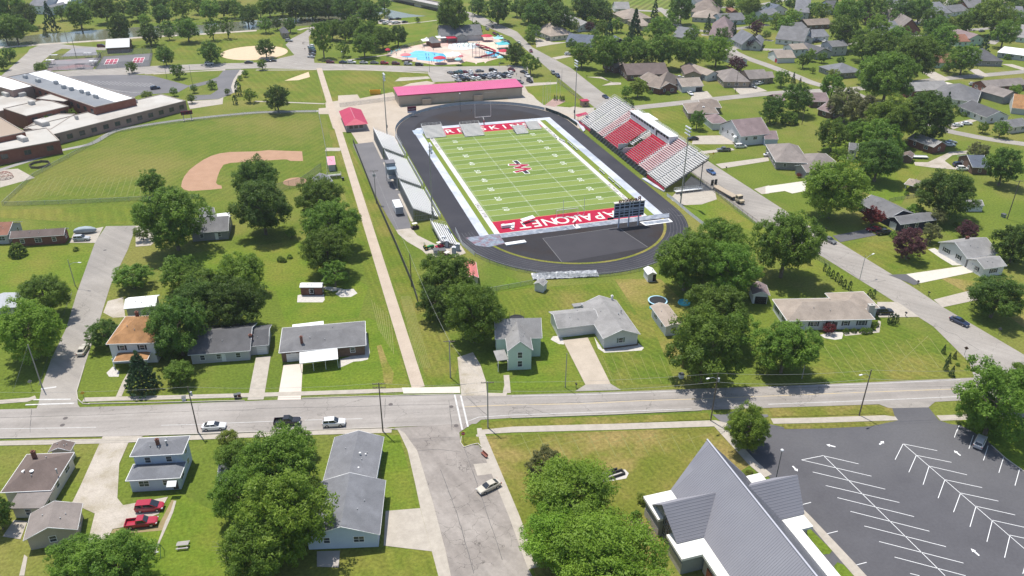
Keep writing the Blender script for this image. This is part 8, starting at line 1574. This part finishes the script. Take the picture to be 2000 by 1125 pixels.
for nm, m, P_ in (('red_slide', redm, [(1,1,6.2),(4,2,5.0),(8,3,4.2),(11,1,3.2),(10,-2,2.2),(6,-2,1.4),(3,-3,.9)]), ('black_slide', blackp, [(1,-1,6.0),(5,-1.5,4.6),(9,-1,3.4),(13,-1.5,2.2),(17,-2.5,1.1),(20,-2.5,.5)]), ('upper_red_slide', redm, [(0,1.5,6.6),(3,3,6.0),(6,4,5.0),(9,5,3.6)])):
    k = MB(); Q = smoothpts([V(p) for p in P_], 5)
    for a_, b_ in zip(Q, Q[1:]): k.bar(a_, b_, 1.3, .5)
    k.build('slide', m, sl)
    k = MB()
    for p in P_[1:-1]: k.tube((p[0],p[1],0),(p[0],p[1],p[2]-.2),.1)
    k.build('slide_support', galv, sl)
sf = thing('splash_feature', 'green and white spray hoops on the splash pad', 'water play frame', G(*Pb(500,400))); k = MB()
for x in (-3,0,3):
    Q = [V((x+2.2*cos(pi*i/10), x*.3, 3*sin(pi*i/10))) for i in range(11)]
    for a_, b_ in zip(Q, Q[1:]): k.tube(a_, b_, .12, n=6)
k.build('hoops', plain('pale_green_tube', (.35,.55,.42)), sf)
for i, (x, y) in enumerate(((300,560),(330,520),(420,500),(450,490),(520,480))): o = put('lounge_chair', None, None, G(*Pa(x,y)), R.uniform(0,3)); k = MB(); k.box(-.9,.4,-.35,.35,.3,.38); k.add([(.4,-.35,.32),(.4,.35,.32),(.95,.35,.8),(.95,-.35,.8)], [(0,1,2,3)]); k.build('seat', plain('canvas_teal', (.08,.42,.46)), o); MB().box(-.8,.3,-.3,.3,0,.3).build('base', whitet, o); later(o, 'teal lounge chair', 'at the left end of the big pool', 'lounge chair', 'lounge chairs by the pool')
# people: one continuous figure, copied with other clothes
pm = MB(); nn = 10
def ringp(c, rx, ry): return [(c[0]+rx*cos(2*pi*i/nn), c[1]+ry*sin(2*pi*i/nn), c[2]) for i in range(nn)]
def figure(stride):
    bm = bmesh.new(); J = [((0,0,.92),.13),((0,0,1.15),.14),((0,0,1.38),.15),((0,0,1.52),.06),((0,0,1.64),.105),((0,0,1.72),.09),
        ((.10,0,.86),.085),((.11,stride,.47),.055),((.11,-stride*.3 if stride else 0,.05),.04),((.11,.12+(-stride*.3 if stride else 0),.03),.035),((-.10,0,.86),.085),((-.11,-stride,.47),.055),((-.11,-stride*1.2,.05),.04),((-.11,.12-stride*1.2,.03),.035),
        ((.19,0,1.42),.06),((.27,-stride*.6,1.14),.042),((.28,.08-stride*.5,.9),.03),((.28,.10-stride*.5,.80),.026),((-.19,0,1.42),.06),((-.27,stride*.6,1.14),.042),((-.28,.08+stride*.5,.9),.03),((-.28,.10+stride*.5,.80),.026)]
    E_ = [(0,1),(1,2),(2,3),(3,4),(4,5),(0,6),(6,7),(7,8),(8,9),(0,10),(10,11),(11,12),(12,13),(2,14),(14,15),(15,16),(16,17),(2,18),(18,19),(19,20),(20,21)]
    ly = bm.verts.layers.skin.verify(); vs = [bm.verts.new(p) for p, r_ in J]; [bm.edges.new((vs[a_],vs[b_])) for a_, b_ in E_]
    for v, (p, r_) in zip(vs, J): v[ly].radius = (r_, r_*.8); v[ly].use_root = (v is vs[0])
    me = bpy.data.meshes.new('person'); bm.to_mesh(me); bm.free(); o = put('person', me); o.modifiers.new('skin', 'SKIN'); q = o.modifiers.new('sub', 'SUBSURF'); q.levels = 1; q.render_levels = 1
    dg = bpy.context.evaluated_depsgraph_get(); out = bpy.data.meshes.new_from_object(o.evaluated_get(dg)); bpy.data.objects.remove(o); bpy.data.meshes.remove(me); return out
skin = mat('skin', (.46,.27,.19), rough=.6); CLO = dict(red=(.42,.03,.04), navy=(.03,.04,.10), white=(.68,.68,.66), black=(.02,.02,.02), teal=(.05,.30,.32), yellow=(.55,.42,.06), pink=(.55,.22,.28), grey=(.25,.25,.26), green=(.06,.20,.08))
hairm = plain('dark_hair', (.05,.03,.02), .8); FIG = []
for st in (.0, .14):
    me = figure(st); me.name = 'person'; me.materials.clear(); [me.materials.append(m) for m in (skin, skin, skin, hairm)]
    for p in me.polygons:
        z = p.center.z; x = abs(p.center.x); p.material_index = 3 if z > 1.68 or (z > 1.58 and p.center.y < -.03) else 1 if 1.02 < z < 1.47 and x < .26 else 2 if .55 < z <= 1.02 and x < .2 else 0
    me.polygons.foreach_set('use_smooth', [True]*len(me.polygons)); FIG.append(me)
def person(b, top, bot, where, walk=0, label=None, t=I):
    o = put('person', FIG[walk], None, G(*t(*b))+V((0,0,.07)), R.uniform(0,6.28))
    for i, c in ((1, top), (2, bot)): o.material_slots[i].link = 'OBJECT'; o.material_slots[i].material = plain('cloth_'+c, CLO[c], .8)
    if label: tag(o, label, 'person')
    else: later(o, f'person in {top} top and {bot} shorts', where, 'person', 'people '+where)
rp = random.Random(5); cs = list(CLO)
for wh, pts in (('beside the big pool', [Pa(x,y) for x,y in ((430,610),(640,560),(1090,430),(1110,440),(1330,500),(1420,780),(1340,770),(1600,760),(1290,790),(700,720),(1060,455),(930,740))]), ('standing in the big pool', [Pa(x,y) for x,y in ((1150,620),(1215,625),(1220,700),(1360,620),(1170,710))]), ('around the splash pad', [Pb(x,y) for x,y in ((60,400),(170,420),(220,430),(300,390),(350,430),(440,420),(520,380),(590,420),(150,360),(700,340),(250,350),(20,350),(330,340),(640,360))]), ('under the large white tent', [Pb(x,y) for x,y in ((-60,680),(60,690),(140,680),(180,690),(-20,660),(230,720),(90,640),(200,660))]), ('near the small slide pool', [Pb(x,y) for x,y in ((960,560),(1065,590),(1070,650),(900,460),(950,460),(1240,640),(1310,650),(860,640),(930,700),(1150,600))])):
    for p in pts: person(p, rp.choice(cs), rp.choice(['navy','black','red','teal','grey']), wh, rp.choice((0,1)))
person(Z(720,180)(1340,268), 'black','black', '', 0, 'person in dark clothes standing on the track below the far goalpost'); t = T(1,0)
for b, tp_, w_ in (((375,345),'white','walking on the park entrance road'),((367,352),'navy','walking on the park entrance road'),((383,395),'black','walking on the park entrance road')): person(b, tp_, 'black', w_, 1, t=t)
person(Pb(1190,870), 'white','navy','', 1, 'person in white top walking at the edge of the pool lot'); person(Z(740,60)(1845,640), 'navy','black','', 1, 'person in navy top walking between cars right of the lot'); person(Z(740,60)(1790,590), 'grey','navy','', 1, 'person in grey top standing at the right end of the lot')
# far wood beyond the river, too dense to count
wm_ = MB(); rw = random.Random(9); base = {v: tree_mesh('d', 2, v)[0] for v in (0, 1, 2)}
woods = []
bmw = bmesh.new()
for i in range(150):
    x = rw.uniform(-40, 760); y = rw.uniform(-45, 6); P_ = G(x, y)
    s_ = rw.uniform(7, 10)
    bm2 = bmesh.new(); bm2.from_mesh(base[i % 3]); bmesh.ops.transform(bm2, matrix=Matrix.Translation((P_.x,P_.y,s_*.95))@Matrix.Rotation(rw.uniform(0,6),4,'Z')@Matrix.Diagonal((s_,s_,s_,1)), verts=bm2.verts[:]); me2 = bpy.data.meshes.new('w'); bm2.to_mesh(me2); bm2.free(); bmw.from_mesh(me2); bpy.data.meshes.remove(me2)
me = bpy.data.meshes.new('far_wood'); bmw.to_mesh(me); bmw.free(); me.materials.append(LEAF['d']); o = put('far_wood', me); o['kind'] = 'stuff'
# HAZE
hz = MB(); hz.box(-1500,1900,-560,2500,-1,112); hm = bpy.data.materials.new('haze_air'); hm.use_nodes = True; ht = hm.node_tree
for n_ in list(ht.nodes): 
    if n_.type == 'BSDF_PRINCIPLED': ht.nodes.remove(n_)
pv = ht.nodes.new('ShaderNodeVolumePrincipled'); pv.inputs['Density'].default_value = .00009; pv.inputs['Color'].default_value = (.88,.93,1,1); pv.inputs['Anisotropy'].default_value = .2
ht.links.new(pv.outputs[0], ht.nodes['Material Output'].inputs['Volume']); o = hz.build('haze', hm); o['kind'] = 'stuff'
flush()
